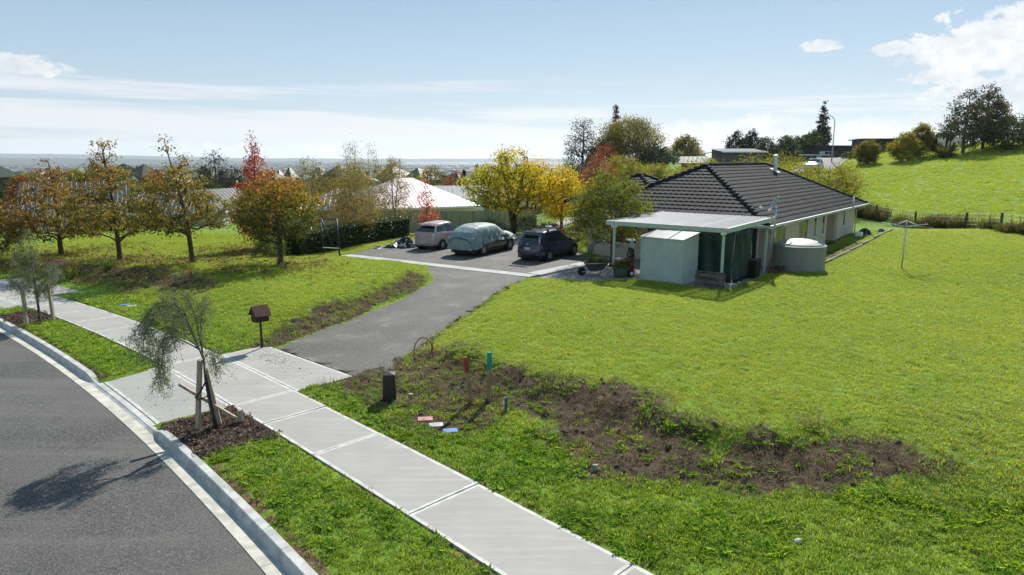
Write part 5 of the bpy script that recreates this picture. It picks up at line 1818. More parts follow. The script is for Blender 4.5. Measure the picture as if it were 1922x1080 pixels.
def patch(fn, th0, th1, t0, t1, off, nth=14, nt=4):
    """a panel lying on the shell, lifted off it by off"""
    k = MB()
    for j in range(nt):
        for i in range(nth):
            th = th0 + (th1 - th0) * i / (nth - 1); t = t0 + (t1 - t0) * j / (nt - 1)
            p = fn(th, t)
            e = 0.01
            n = (fn(th + e, t) - fn(th - e, t)).cross(fn(th, min(1, t + .02)) - fn(th, max(0, t - .02)))
            n = n.normalized() if n.length > 1e-9 else Vector((0, 0, 1))
            k.v.append(tuple(p + n * off)); k.s
    for j in range(nt - 1):
        for i in range(nth - 1):
            k.f.append((j * nth + i, j * nth + i + 1, (j + 1) * nth + i + 1, (j + 1) * nth + i)); k.m.append(0); k.s.append(True)
    return k


def th_at(fn, x, t, side=1):
    """outline angle on one side (+1 left) where the shell has this x"""
    lo, hi = 0.02, math.pi - 0.02
    for _ in range(40):
        m = (lo + hi) / 2
        if fn(m, t).x > x: lo = m
        else: hi = m
    m = (lo + hi) / 2
    return m if side > 0 else 2 * math.pi - m


def wheel(root, x, y, r, side, rim_m, spokes=7):
    w = bpy.data.objects.new('wheel', None); COL.objects.link(w); w.parent = root
    w.location = (x, y, r)
    M3 = Matrix.Rotation(R(-90 * side), 3, 'X')
    k = MB(); k.lathe([(r * .64, -.09), (r * .9, -.10), (r * .985, -.07), (r, -.03), (r, .03), (r * .985, .07), (r * .9, .095), (r * .66, .085)], 28, rot=M3); k.build('tyre', M['black_rubber'], w, smooth=True)
    k = MB(); k.lathe([(r * .66, .085), (r * .62, .09), (r * .60, .055), (r * .2, .05)], 28, rot=M3)
    rim = k.build('rim', rim_m, w, smooth=False)
    k = MB()
    for i in range(spokes):
        a = 2 * math.pi * i / spokes
        k.beam(M3 @ Vector((.03 * math.cos(a), .03 * math.sin(a), .078)), M3 @ Vector((r * .62 * math.cos(a), r * .62 * math.sin(a), .074)), .045, .02, up=M3 @ Vector((0, 0, 1)))
    k.lathe([(.05, .06), (.05, .092), (.02, .095)], 12, rot=M3)
    k.build('spokes', rim_m, w)
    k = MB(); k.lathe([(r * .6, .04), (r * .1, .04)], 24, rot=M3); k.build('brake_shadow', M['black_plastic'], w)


def car(name, label, loc, rz, S, paint_m, wheels, r, side_glass, rear_glass, lights, rim_m, detail=True, spoiler=True):
    root = thing(name, label, 'car', loc, rz)
    LV = [0, .05, .15, .3, .45, .6, .75, .88, .96, 1]
    body = shell(S.lower, LV, cap=[(.9, .012), (.6, .03), (.25, .04), (.06, .042)]).build('body', paint_m, root)
    cab = shell(S.cabin, [0, .1, .3, .5, .7, .85, .94, 1], cap=[(.93, .012), (.7, .03), (.35, .045), (.08, .05)]).build('cabin', paint_m, root)
    k = MB(); k.bx(-S.L / 2 * .92, S.L / 2 * .9, -S.W * .42, S.W * .42, .16, S.zb + .08); k.build('underbody', M['black_plastic'], root)
    for (x, side) in [(w, s) for w in wheels for s in (1, -1)]:
        y = side * (S.W / 2 - .10)
        a = bpy.data.objects.new('wheel_arch', None)
        k = MB(); M3 = Matrix.Rotation(R(-90 * side), 3, 'X')
        k.lathe([(r * 1.16, -.2), (r * 1.16, .108), (r * .8, .108), (r * .8, -.2)], 32, (x, y, r * 1.02), M3); k.build('wheel_arch', M['black_plastic'], root)
        wheel(root, x, y + side * .03, r, side, rim_m)
    for (x0, x1, t0, t1) in side_glass:
        for side in (1, -1):
            a, b = th_at(S.cabin, x1, .5, side), th_at(S.cabin, x0, .5, side)
            patch(S.cabin, a, b, t0, t1, .006 if side > 0 else .006).build('side_window', M['car_glass'], root)
    a = th_at(S.cabin, *rear_glass[:2]); patch(S.cabin, a, 2 * math.pi - a, rear_glass[2], rear_glass[3], .006, 24).build('rear_window', M['car_glass'], root)
    a = th_at(S.cabin, rear_glass[4], .5); patch(S.cabin, -a, a, .08, .88, .006, 24).build('windscreen', M['car_glass'], root)
    for (x0, fn, t0, t1, dth, m_, nm) in lights:
        for side in (1, -1):
            f = S.cabin if fn == 'c' else S.lower
            a = th_at(f, x0, (t0 + t1) / 2, side)
            patch(f, a, a + side * dth, t0, t1, .012, 8).build(nm, m_, root)
    return root


def place_car(rear_mid, heading, L):
    """rear centre on the ground and heading -> location of the middle and rotation"""
    h = math.radians(90 - heading)
    return (rear_mid[0] + math.cos(h) * L / 2, rear_mid[1] + math.sin(h) * L / 2, 0.124), h


tail_clear = mat('clear_tail_lens', (0.55, 0.53, 0.53), 0.15, 0.6, var=.2, scale=20)
tail_red = mat('red_lens', (0.25, 0.012, 0.012), 0.15, 0.6)
alloy = mat('alloy', (0.42, 0.43, 0.44), 0.35, 0.5, metal=.6, var=.1)
plate_m = mat('number_plate', (0.62, 0.62, 0.60), 0.5, 0.4, var=.03)


def plate(root, x, z, tilt=0.0, marks=6):
    p = bpy.data.objects.new('number_plate', None); COL.objects.link(p); p.parent = root; p.location = (x, 0, z); p.rotation_euler = (0, tilt, 0)
    k = MB(); k.bx(-.012, .012, -.18, .18, -.062, .062); k.build('blank', plate_m, p)
    k = MB()
    for i in range(marks):
        y = .135 - i * .054
        k.bx(-.0145, -.0125, y - .018, y - .010, -.034, .034); k.bx(-.0145, -.0125, y + .006, y + .014, -.034, .034 if i % 2 else .0); k.bx(-.0145, -.0125, y - .0095, y + .0055, (.022 if i % 3 else -.006), (.034 if i % 3 else .006))
    k.build('characters', M['black_plastic'], p)


def make_cars():
    # navy people mover, rear to the street
    S = CarShape(4.5, 1.75,
                 rear=([0, .15, .45, .8, 1], [-2.20, -2.25, -2.24, -2.20, -2.16]), front=([0, .2, .5, 1], [2.12, 2.25, 2.22, 2.0]),
                 belt=([-2.3, -1.0, .6, 1.25, 1.9, 2.3], [1.03, .99, .95, .93, .80, .62]),
                 cab_r=([0, .35, .8, 1], [-2.15, -2.08, -1.86, -1.70]), cab_f=([0, .5, .9, 1], [1.42, .80, .30, .12]),
                 roof=([-1.8, -1.0, 0, .6, 1.5], [1.56, 1.60, 1.60, 1.58, 1.2]), top_w=1.28, zb=.24)
    L = S.L
    pm = paint('navy_paint', (0.010, 0.015, 0.050), .22)
    (lo, h) = place_car((0.68, 33.75), 34, L)
    c = car('people_mover', 'dark navy people mover with roof bars parked next to the house', lo, h, S, pm, (-1.32, 1.40), .32,
            [(-1.72, -1.02, .12, .84), (-.94, -.02, .08, .88), (.06, .82, .08, .84)], (-1.98, .5, .10, .84, .72),
            [(-2.0, 'c', .03, .62, .10, tail_clear, 'tail_lamp'), (-2.1, 'b', .78, .99, .10, tail_red, 'tail_lamp'), (-2.18, 'b', .18, .25, .12, tail_red, 'reflector')], alloy)
    c.scale = (.93, .93, .92)
    plate(c, -2.255, .72)
    k = MB(); pts = [(-2.252, .075 * math.cos(a), .93 + .055 * math.sin(a)) for a in np.linspace(0, 6.283, 20)[:-1]]; k.tube(pts, .010, 6, closed=True)
    k.tube([(-2.255, .065, .95), (-2.255, .02, .925), (-2.255, 0, .905), (-2.255, -.02, .925), (-2.255, -.065, .95)], .009, 5); k.build('emblem', M['chrome'], c, smooth=True)
    for x in (-1.1, -.05):
        rb = bpy.data.objects.new('roof_bar', None); COL.objects.link(rb); rb.parent = c
        k = MB(); k.beam((x, -.62, 1.69), (x, .62, 1.69), .06, .03); k.build('crossbar', M['black_plastic'], rb, bevel=.008)
        for s in (-.58, .58):
            k = MB(); k.box((x, s, 1.64), (.14, .08, .09)); k.build('foot', M['black_plastic'], rb)
    k = MB(); k.box((-.05, 0, 1.73), (.3, .34, .07), taper=.8); k.build('rack_clamp', M['chrome'], c, bevel=.015)
    for s in (1, -1):
        k = MB(); k.box((.72, s * .98, 1.03), (.12, .2, .14)); k.build('wing_mirror', pm, c, bevel=.03)
        k = MB(); k.box((-.5, s * .882, .83), (.16, .025, .03)); k.box((.42, s * .882, .82), (.16, .025, .03)); k.build('door_handle', pm, c)
        k = MB()
        for x in (-.98, 0.02, .98): k.box((x, s * .876, .62), (.012, .008, .52))
        k.build('door_gap', M['black_plastic'], c)
    k = MB(); k.box((-2.06, 0, 1.60), (.26, 1.16, .035)); k.build('tailgate_spoiler', pm, c, bevel=.012)
    k = MB(); k.box((-2.235, 0, .50), (.05, 1.55, .018)); k.build('bumper_seam', M['black_plastic'], c)
    # pink hatchback
    S = CarShape(3.65, 1.66,
                 rear=([0, .15, .45, .8, 1], [-1.78, -1.83, -1.82, -1.79, -1.76]), front=([0, .2, .5, 1], [1.72, 1.82, 1.80, 1.6]),
                 belt=([-1.9, -.8, .5, 1.0, 1.5, 1.9], [.98, .95, .93, .92, .82, .65]),
                 cab_r=([0, .35, .8, 1], [-1.75, -1.68, -1.46, -1.28]), cab_f=([0, .5, .9, 1], [1.15, .62, .22, .08]),
                 roof=([-1.5, -.8, 0, .6, 1.3], [1.40, 1.47, 1.48, 1.44, 1.1]), top_w=1.14, zb=.24)
    pm = paint('dusty_pink_paint', (0.44, 0.315, 0.31), .28)
    (lo, h) = place_car((-5.0, 38.3), 30, S.L)
    c = car('hatchback', 'small dusty pink hatchback parked beside the hedge', lo, h, S, pm, (-1.12, 1.28), .28,
            [(-1.42, -.78, .14, .82), (-.72, 0.0, .08, .88), (.06, .62, .08, .84)], (-1.53, .5, .08, .84, .55),
            [(-1.70, 'b', .62, 1.0, .10, tail_clear, 'tail_lamp')], alloy)
    plate(c, -1.838, .46)
    for s in (1, -1):
        k = MB(); k.box((.55, s * .93, 1.0), (.12, .18, .13)); k.build('wing_mirror', pm, c, bevel=.03)
        k = MB(); k.box((-.75, s * .832, .58), (.01, .008, .46)); k.box((.05, s * .832, .58), (.01, .008, .46)); k.build('door_gap', M['black_plastic'], c)
    k = MB(); k.box((-1.52, 0, 1.44), (.2, 1.0, .03)); k.build('tailgate_spoiler', pm, c, bevel=.01)
    k = MB(); k.tube([(-1.80, 0, .99), (-1.78, .1, 1.08), (-1.76, .32, 1.09)], .008, 5); k.build('rear_wiper', M['black_plastic'], c)
    k = MB(); k.tube([(-1.2, 0, 1.56), (-1.36, 0, 1.72)], .005, 5); k.build('aerial', M['black_plastic'], c)
    # car under a cover: the dark car, then the cover lying over it
    S = CarShape(4.55, 1.74,
                 rear=([0, .15, .5, 1], [-2.2, -2.25, -2.22, -2.12]), front=([0, .2, .5, 1], [2.12, 2.24, 2.22, 2.05]),
                 belt=([-2.3, -1.0, .6, 1.25, 1.9, 2.3], [.98, .96, .93, .90, .80, .66]),
                 cab_r=([0, .5, 1], [-2.05, -1.85, -1.6]), cab_f=([0, .5, .9, 1], [1.2, .68, .2, .05]),
                 roof=([-1.8, -1.0, 0, .6, 1.5], [1.46, 1.50, 1.50, 1.47, 1.1]), top_w=1.2, zb=.26)
    pm = paint('black_paint', (0.008, 0.008, 0.009), .3)
    (lo, h) = place_car((-2.72, 35.7), 31, S.L)
    c = car('covered_car', 'dark estate car mostly hidden by its cover, alloy wheels showing', lo, h, S, pm, (-1.35, 1.36), .32,
            [(-1.5, .7, .1, .85)], (-1.85, .5, .1, .84, .6), [(-2.1, 'b', .6, .95, .12, tail_red, 'tail_lamp')], alloy)
    cov = thing('car_cover', 'wrinkled grey green fabric cover pulled over the middle car', 'car cover', lo, h)
    xs = np.linspace(-2.36, 2.34, 95)
    ztop = lambda x: float(np.interp(x, [-2.36, -2.3, -2.15, -1.75, -1.2, -.2, .25, .75, 1.25, 1.9, 2.2, 2.34], [.95, 1.1, 1.25, 1.50, 1.60, 1.60, 1.55, 1.30, 1.06, .98, .88, .70]))
    zhem = lambda x: float(np.interp(x, [-2.36, -1.85, -1.5, -1.0, 0, 1, 2.34], [.40, .40, .50, .66, .70, .66, .58]))
    k = MB(); nj = 41
    rr = np.random.default_rng(8)
    for x in xs:
        w = .93 * (1 - max(0, (-x - 2.0) / .36) ** 2.5 * .14) * (1 - max(0, (x - 1.9) / .44) ** 2 * .25)
        zt, zh = ztop(x), zhem(x)
        for j in range(nj):
            a = -1 + 2 * j / (nj - 1)
            s = abs(a)
            # across: 0 top middle .. 1 hem
            yy = np.interp(s, [0, .25, .36, .44, .55, 1.0], [0, .46, .68, .80, .88, 1.0]) * w
            zz = np.interp(s, [0, .25, .36, .44, .55, 1.0], [zt + .03, zt, zt - .06, zt - .20, zt - .42 if zt > 1.2 else zt - .16, zh])
            sg = math.copysign(1, a)
            f = max(0, (s - .38) / .62)
            fold = .048 * math.sin(x * 13 + 1.3 * math.sin(x * 3.1) + s * (4 + 9 * (x > -1.2)) + sg) * f + .034 * math.sin(x * 27 + s * 6 + 2 * math.sin(x * 5)) * f + .02 * (vnoise(x * 7, a * 16) - .5)
            fold += .04 * math.sin((zz * 9 + x * 5.5 + math.sin(x * 4))) * f * (1 if x > -1.3 else .2)
            xx = x
            if x < -2.2: xx = x + .018 * math.sin(yy * 26) * (s > .0)
            zz += .03 * (float(vnoise(x * 5 + 3, a * 9)) - .5) + .02 * (float(vnoise(x * 13, a * 21, 4.0)) - .5)
            k.v.append((xx, sg * (yy + fold) if a else 0.0, zz))
    for i in range(len(xs) - 1):
        for j in range(nj - 1): k.f.append((i * nj + j, i * nj + j + 1, (i + 1) * nj + j + 1, (i + 1) * nj + j)); k.m.append(0); k.s.append(True)
    # the hanging ends at tail and nose
    for e, base, hem, dx in ((0, 0, .36, -.04), ((len(xs) - 1) * nj, 0, .50, .05)):
        st = len(k.v); rows = 7
        ring = [Vector(k.v[e + j]) for j in range(nj)]
        for q in range(1, rows + 1):
            t = q / rows
            for j, p in enumerate(ring):
                zz = p.z * (1 - t) + hem * t if p.z > hem else p.z
                k.v.append((p.x + dx * math.sin(t * 1.6) + .03 * math.sin(p.y * 24 + t * 2) * t, p.y, zz))
        for q in range(rows):
            a0 = e if q == 0 else st + (q - 1) * nj
            b0 = st + q * nj
            for j in range(nj - 1): k.f.append((a0 + j, a0 + j + 1, b0 + j + 1, b0 + j)); k.m.append(0); k.s.append(True)
    cm = mat('cover_fabric', (0.19, 0.255, 0.24), .62, .3, var=.12, scale=2.5, bump=.9, bscale=9, col2=(.25, .31, .295))
    k.build('fabric', cm, cov, smooth=True)


make_cars()


# ------------------------------------------------------------------ street furniture and small things
def make_small():
    # letterbox shaped like a little house
    x, y = -6.98, 18.42; z = hz(x, y)
    rust = mat('rusty_red_brown', (0.075, 0.028, 0.020), .7, .25, var=.35, scale=5, bump=.2)
    rust2 = mat('dark_red_brown', (0.052, 0.022, 0.017), .75, .2, var=.3, scale=6)
    root = thing('letterbox', 'red brown letterbox shaped like a little house on a black post', 'letterbox', (x, y, z), R(42))
    k = MB(); k.box((0, 0, .36), (.05, .05, .76)); k.build('post', M['black_plastic'], root)
    k = MB(); k.bx(-.19, .19, -.15, .15, .74, .78); k.bx(-.19, .19, -.15, -.135, .78, .93); k.bx(-.19, .19, .135, .15, .78, .93); k.bx(-.19, -.175, -.134, .134, .78, .93); k.build('box', rust2, root)
    k = MB(); k.prism([(0, 0)] * 0 or [(-.19, -.15), (.19, -.15), (.19, .15), (-.19, .15)], .93, .945); k.build('ceiling_board', rust2, root)
    rf = bpy.data.objects.new('roof', None); COL.objects.link(rf); rf.parent = root
    for s in (1, -1):
        k = MB(); k.add([(-.23, 0, 1.165), (.23, 0, 1.165), (.23, s * .23, .90), (-.23, s * .23, .90), (-.23, 0, 1.185), (.23, 0, 1.185), (.23, s * .245, .915), (-.23, s * .245, .915)], [(0, 1, 2, 3), (7, 6, 5, 4), (0, 4, 5, 1), (3, 2, 6, 7), (0, 3, 7, 4), (1, 5, 6, 2)]); k.build('roof_panel', rust, rf, fix=True)
    for xx in (-.185, .185):
        k = MB(); k.add([(xx - .006, -.14, .945), (xx - .006, .14, .945), (xx - .006, 0, 1.15), (xx + .006, -.14, .945), (xx + .006, .14, .945), (xx + .006, 0, 1.15)], [(0, 1, 2), (5, 4, 3), (0, 3, 4, 1), (1, 4, 5, 2), (2, 5, 3, 0)]); k.build('gable', rust2, root)
    # black service pillar
    x, y = -2.66, 14.15; z = hz(x, y) - .02
    root = thing('service_pillar', 'black tapered plastic service pillar standing in the bare earth', 'service pillar', (x, y, z), R(8))
    k = MB(); k.box((0, 0, .33), (.30, .30, .66), taper=.84); k.build('housing', M['black_plastic'], root, bevel=.012)
    k = MB(); k.add([(-.13, -.13, .66), (.13, -.13, .66), (.13, .13, .66), (-.13, .13, .66), (0, 0, .70)], [(0, 1, 4), (1, 2, 4), (2, 3, 4), (3, 0, 4), (3, 2, 1, 0)]); k.build('cap', M['black_plastic'], root)
    k = MB(); k.box((0, 0, .03), (.33, .33, .06)); k.build('plinth', M['black_plastic'], root, bevel=.01)
    # marker posts
    M['tan_timber'] = mat('tan_timber', (.30, .215, .12), .85, .15, var=.3, scale=5, stretch=(5, 5, .6))
    def marker(label, x, y, h, w, tip_m, tip, lean, nm='marker_post', whole=False):
        z = hz(x, y) - .03
        r_ = thing(nm, label, 'marker post', (x, y, z))
        r_.rotation_euler = (lean[0], lean[1], R(20))
        if not whole:
            k = MB(); k.box((0, 0, (h - tip) / 2), (w, w * .6, h - tip)); k.build('stake', M['tan_timber'], r_)
        k = MB(); k.box((0, 0, h - tip / 2 if not whole else h / 2), (w * 1.02, w * .62, tip if not whole else h)); k.build('painted_top', tip_m, r_)
    marker('timber marker post with faded red painted top, leaning beside the teal one', -.86, 13.9, 1.08, .085, mat('faded_red', (.30, .05, .045), .8, .2, var=.25, scale=8), .34, (R(2), R(-8)))
    marker('timber marker post with teal green painted top in the bare earth', -.50, 14.0, 1.10, .095, mat('teal_paint', (.03, .26, .20), .7, .25, var=.2, scale=8), .38, (0, R(1)))
    marker('short blue painted peg beside the hole in the bank', -.13, 13.35, .34, .05, mat('blue_paint', (.03, .12, .28), .7, .25, var=.2), .3, (0, R(2)), 'peg', True)
    marker('small teal peg on the shaded bank under the oaks', -13.2, 26.4, .4, .05, mat('teal_paint_2', (.03, .22, .17), .7, .25), .2, (0, R(-4)), 'peg', True)
    marker('small red peg on the shaded bank under the oaks', -12.75, 26.7, .42, .05, mat('red_paint_2', (.28, .04, .035), .7, .25), .2, (0, R(3)), 'peg', True)
    marker('short square timber peg stub in the trodden earth near the path', 1.4, 10.75, .13, .09, M['timber_grey'], .1, (0, R(3)), 'timber_peg', True)
    marker('pale timber peg stub beside the black service pillar', -2.25, 14.35, .16, .09, mat('pale_wood', (.42, .33, .18), .8, .2), .1, (R(5), R(6)), 'timber_peg', True)
    # red cable loops poking from the ground
    cab = mat('terracotta_conduit', (.20, .045, .03), .5, .35, var=.2)
    def loop(label, x, y, w, h, rz, seed):
        z = hz(x, y)
        r_ = thing('conduit_loop', label, 'conduit', (x, y, z), rz)
        k = MB(); pts = []
        for i in range(36):
            a = -.62 + (2 * math.pi * .80) * i / 35 - .35
            pts.append((w * math.cos(a + 1.9) + .02 * math.sin(3 * a), .05 * math.sin(a * 1.3), h * .5 + h * .52 * math.sin(a + 1.9)))
        pts = [(-w * .75, 0, -.12)] + pts[3:-2] + [(w * .8, .04, -.12)]
        pass
        k.tube(chaikin([(-w * .9, 0, -.1), (-w, 0.01, h * .35), (-w * .85, .02, h * .7), (-w * .45, .02, h * .95), (0, .02, h * 1.02), (w * .45, .03, h * .93), (w * .82, .03, h * .68), (w * .95, .02, h * .3), (w * .8, 0, -.1)]), .014, 8); k.build('outer_coil', cab, r_, smooth=True)
        k = MB(); k.tube(chaikin([(w * .9, .05, h * .75), (w * .85, .08, h * .35), (w * .45, .1, .04), (-w * .2, .08, -.02), (-w * .7, .05, .05)]), .014, 8); k.build('inner_coil', cab, r_, smooth=True)
    loop('terracotta conduit loop sticking out of the bank beside the drive', -2.28, 17.0, .26, .62, R(15), 1)
    loop('terracotta conduit loop behind the red and teal marker posts', -.83, 15.3, .24, .42, R(5), 2)
    # service lids flush in the earth
    def lid(label, x, y, c, rz, sx=.30, sy=.20, c2=(.7, .7, .7)):
        z = hz(x, y)
        r_ = thing('valve_cover', label, 'valve cover', (x, y, z + .0), rz)
        m_ = mat('lid_paint', c, .6, .3, var=.15, scale=12)
        k = MB(); k.box((0, 0, .0), (sx, sy, .05)); k.build('plate', m_, r_, bevel=.006)
        k = MB()
        for i in range(3): k.box((0, -.05 + i * .05, .0272), (sx * .55, .016, .004))
        k.build('raised_bars', mat('lid_mark', tuple(q * .4 + .35 for q in c), .6, .3), r_)
    lid('faded pink rectangular service lid flush in the trodden earth', -1.76, 13.1, (.48, .19, .18), R(8))
    lid('grey white service lid between the pink and the blue one', -1.51, 12.84, (.40, .43, .41), R(10), .28, .2)
    lid('bright blue service lid at the end of the row of lids', -1.20, 12.52, (.06, .20, .52), R(12), .28, .19)
    lid('blue service lid on the verge beyond the weeping sapling', -14.0, 24.1, (.05, .19, .48), R(20), .34, .24)
    lid('pale grey service lid next to the blue one on the far verge', -13.62, 23.9, (.45, .47, .46), R(22), .36, .24)
    # stray stone on the grass
    x, y = 3.95, 8.6
    root = thing('rubble_stone', 'pale lump of broken concrete lying in the verge grass', 'stone', (x, y, hz(x, y) + .0), R(30))
    bm = bmesh.new(); bmesh.ops.create_icosphere(bm, subdivisions=2, radius=.065)
    for q in bm.verts: q.co = Vector((q.co.x * 1.3, q.co.y * .8, q.co.z * .55 + .02)) * (1 + .25 * (float(vnoise(q.co.x * 22, q.co.y * 22 + q.co.z * 31)) - .5))
    me = bpy.data.meshes.new('stone'); bm.to_mesh(me); bm.free(); me.materials.append(M['concrete']); obj('stone', me, root)
    # steel A-frame by the hedge with a low rail
    x, y = -10.05, 36.3
    root = thing('steel_frame', 'dark blue steel frame of leaning posts with a low white rail', 'steel frame', (x, y, .1), R(-20))
    for (a, b) in (((-.05, 0, 0), (-.36, .25, 1.95)), ((.95, 0, 0), (.68, .25, 1.95)), ((-.15, 1.2, 0), (-.36, .3, 1.95))):
        k = MB(); k.tube([a, b], .045, 8); k.build('post', M['dark_steel'], root, smooth=True)
    k = MB(); k.tube([(-.08, 0, .42), (.93, 0, .42)], .022, 8); k.build('rail', M['white_paint'], root)
    k = MB(); k.tube([(-.36, .26, 1.93), (.68, .26, 1.93)], .03, 8); k.build('top_bar', M['dark_steel'], root)
    # crumpled camouflage-like sheeting beside the hedge
    x, y = -6.75, 39.6
    root = thing('crumpled_sheet', 'crumpled black and white plastic sheet in front of the hedge', 'plastic sheet', (x, y, .125), R(15))
    bwm = bpy.data.materials.new('black_white_plastic'); bwm.use_nodes = True
    t = NT(bwm.node_tree); out = t.n('ShaderNodeOutputMaterial'); tc = t.n('ShaderNodeTexCoord')
    c_ = t.mix(t.mapr(t.noise(tc.outputs['Object'], 3.2, 3.0, .6, .6), .56, .60), (.012, .012, .014), (.55, .54, .53))
    p_ = t.n('ShaderNodeBsdfPrincipled', {'Base Color': c_, 'Roughness': .3}); t.t.links.new(p_.outputs[0], out.inputs[0])
    k = MB()
    def fn(u, v):
        X = -1.35 + 2.7 * u; Y = -.5 + 1.0 * v
        e = min(u, 1 - u, v, 1 - v) * 5
        hh = (.10 + .42 * math.exp(-((X - .55) / .6) ** 2)) * min(1, e) * (.45 + 1.1 * float(fbm(X * 3, Y * 3, 2.0)))
        return (X + .1 * math.sin(Y * 9), Y + .12 * math.sin(X * 6), hh)
    k.grid(fn, 44, 20); k.build('sheet', bwm, root, smooth=False)
    k = MB(); k.grid(lambda u, v: (.95 + .35 * u, -.25 + .5 * v, .05 + .16 * math.sin(u * 3.1) * math.sin(v * 3.1) + .04 * math.sin(u * 17 + v * 9)), 14, 14); k.build('orange_bag', mat('orange_bag', (.6, .28, .15), .5, .3), root)


make_small()


def make_saplings():
    tim = mat('pale_stake_timber', (.36, .30, .22), .85, .15, var=.25, scale=5, bump=.3, bscale=20, stretch=(4, 4, .6))
    G = 'stakes round the street saplings'
    def stake(label, a, b, w, m_, cat='stake', d=None):
        a, b = Vector(a), Vector(b)
        r_ = thing('tree_stake', label, cat, a, 0, G)
        k = MB(); k.beam((0, 0, -.1), b - a, w, d or w); k.build('shaft', m_, r_, bevel=.004)
        return r_
    z0 = -.02
    s1 = stake('upright pale timber stake tied to the weeping sapling by the kerb', (-6.17, 12.62, z0), (-5.96, 12.55, 1.42), .075, tim)
    stake('second pale timber stake behind the weeping sapling trunk', (-5.80, 12.86, z0), (-5.98, 12.80, 1.18), .07, tim)
    stake('thin black steel post among the stakes of the weeping sapling', (-5.76, 12.62, z0), (-5.90, 12.60, 1.12), .045, M['black_plastic'])
    s4 = stake('slanting timber brace crossing the stakes of the weeping sapling', (-5.45, 12.95, z0 + .16), (-6.42, 12.58, .93), .085, tim, d=.05)
    stake('stub of timber where the slanting brace meets the mulch', (-5.42, 12.97, z0), (-5.44, 12.96, .26), .085, tim)
    for (rt, base, pts) in ((s1, Vector((-6.17, 12.62, z0)), [(-6.06, 12.60, .60), (-6.10, 12.52, .68), (-5.98, 12.50, .80), (-5.90, 12.58, .98)]), (s1, Vector((-6.17, 12.62, z0)), [(-6.08, 12.55, .62), (-5.95, 12.54, .66), (-5.84, 12.58, .72)])):
        k = MB()
        for p, q in zip(pts[:-1], pts[1:]): k.beam(Vector(p) - base, Vector(q) - base, .05, .012)
        k.build('rubber_tie', M['black_rubber'], rt)
    # weeping sapling: trunk leans left, boughs arch over and hang
    WPAL = [(.17, .21, .085), (.22, .26, .115), (.28, .31, .16), (.13, .16, .06)]
    def weeper(name, label, loc, trunk, boughs, seed, per=26, leaf=.05):
        root = thing(name, label, 'sapling', loc)
        r = np.random.default_rng(seed)
        k = MB(); k.tube(trunk, [.026, .024, .021, .018][:len(trunk)], 8)
        cent = []
        for (pts, rad) in boughs:
            pts = [Vector(p) for p in pts]
            # smooth
            sm = []
            for i in range(len(pts) - 1):
                p0 = pts[max(0, i - 1)]; p1, p2 = pts[i], pts[i + 1]; p3 = pts[min(len(pts) - 1, i + 2)]
                for q in range(5):
                    t_ = q / 5
                    sm.append(.5 * ((2 * p1) + (-p0 + p2) * t_ + (2 * p0 - 5 * p1 + 4 * p2 - p3) * t_ * t_ + (-p0 + 3 * p1 - 3 * p2 + p3) * t_ ** 3))
            sm.append(pts[-1])
            k.tube(sm, [rad * (1 - .8 * i / len(sm)) + .002 for i in range(len(sm))], 6)
            n = len(sm)
            for i in range(int(n * .28), n):
                f = (i / n)
                for q in range(5 if f > .45 else 2):
                    # hanging twiglets
                    b = sm[i] + Vector(r.normal(0, .07, 3).tolist())
                    ln = r.uniform(.08, .34) * (0.5 + f)
                    side = Vector((r.normal(0, .4), r.normal(0, .4), -1)).normalized()
                    e = b + side * ln
                    k.tube([sm[i], b, e], .0022, 3, cap=False)
                    for t_ in np.linspace(.1, 1, 4): cent.append(tuple(b + (e - b) * float(t_)))
        k.build('trunk', M['bark_grey'], root, smooth=True)
        V, F, C = leaves(np.array(cent), per // 4, .035, leaf, WPAL, seed=seed + 1, aspect=.26, hang=.7)
        obj('crown', np_mesh('crown', V, F, M['leaf_matt'], {'Col': C}), root)
        return root
    base = (-5.84, 12.68, z0)
    T = lambda x, y, z: (x + 5.84, y, z)
    tr = [(0, 0, -.05), (-.05, -.03, .5), (-.09, -.04, 1.0), (-.10, -.02, 1.5)]
    top = (-.10, -.02, 1.42)
    B = [([top, (-.28, 0, 1.95), (-.50, .1, 2.38), (-.85, .1, 2.52), (-1.15, .1, 2.30), (-1.25, .1, 1.95)], .017),
         ([top, (-.22, -.1, 1.9), (-.40, -.2, 2.30), (-.72, -.25, 2.38), (-1.0, -.3, 2.05), (-1.1, -.3, 1.6)], .015),
         ([top, (-.20, .1, 1.85), (-.30, .2, 2.25), (-.45, .25, 2.55), (-.70, .3, 2.68), (-.95, .3, 2.50)], .014),
         ([(-.16, 0, 1.6), (-.40, -.1, 1.80), (-.62, -.2, 1.92), (-.80, -.25, 1.75), (-.86, -.25, 1.35), (-.88, -.2, 1.0)], .012),
         ([(-.16, 0, 1.6), (-.5, .15, 1.85), (-.85, .2, 2.0), (-1.15, .2, 1.85), (-1.3, .2, 1.5)], .012),
         ([top, (-.14, .05, 1.95), (-.10, .1, 2.35), (-.02, .1, 2.62)], .010),
         ([(-.30, 0, 2.0), (-.55, .2, 2.25), (-.75, .3, 2.15), (-.82, .3, 1.75)], .010),
         ([(-.26, 0, 1.95), (-.45, -.25, 2.1), (-.62, -.4, 1.95), (-.68, -.4, 1.55), (-.70, -.4, 1.2)], .010),
         ([(-.35, 0, 2.15), (-.6, 0, 2.45), (-.95, 0, 2.42), (-1.2, -.05, 2.15), (-1.42, -.1, 1.85)], .010),
         ([top, (.05, -.05, 1.62), (.12, -.05, 1.55), (.14, -.05, 1.25)], .006)]
    weeper('weeping_sapling', 'young weeping street tree with feathery grey green foliage leaning over its stakes', base, tr, B, 5, 17, .05)
    # second sapling up the street
    b2 = (-15.3, 21.5, z0)
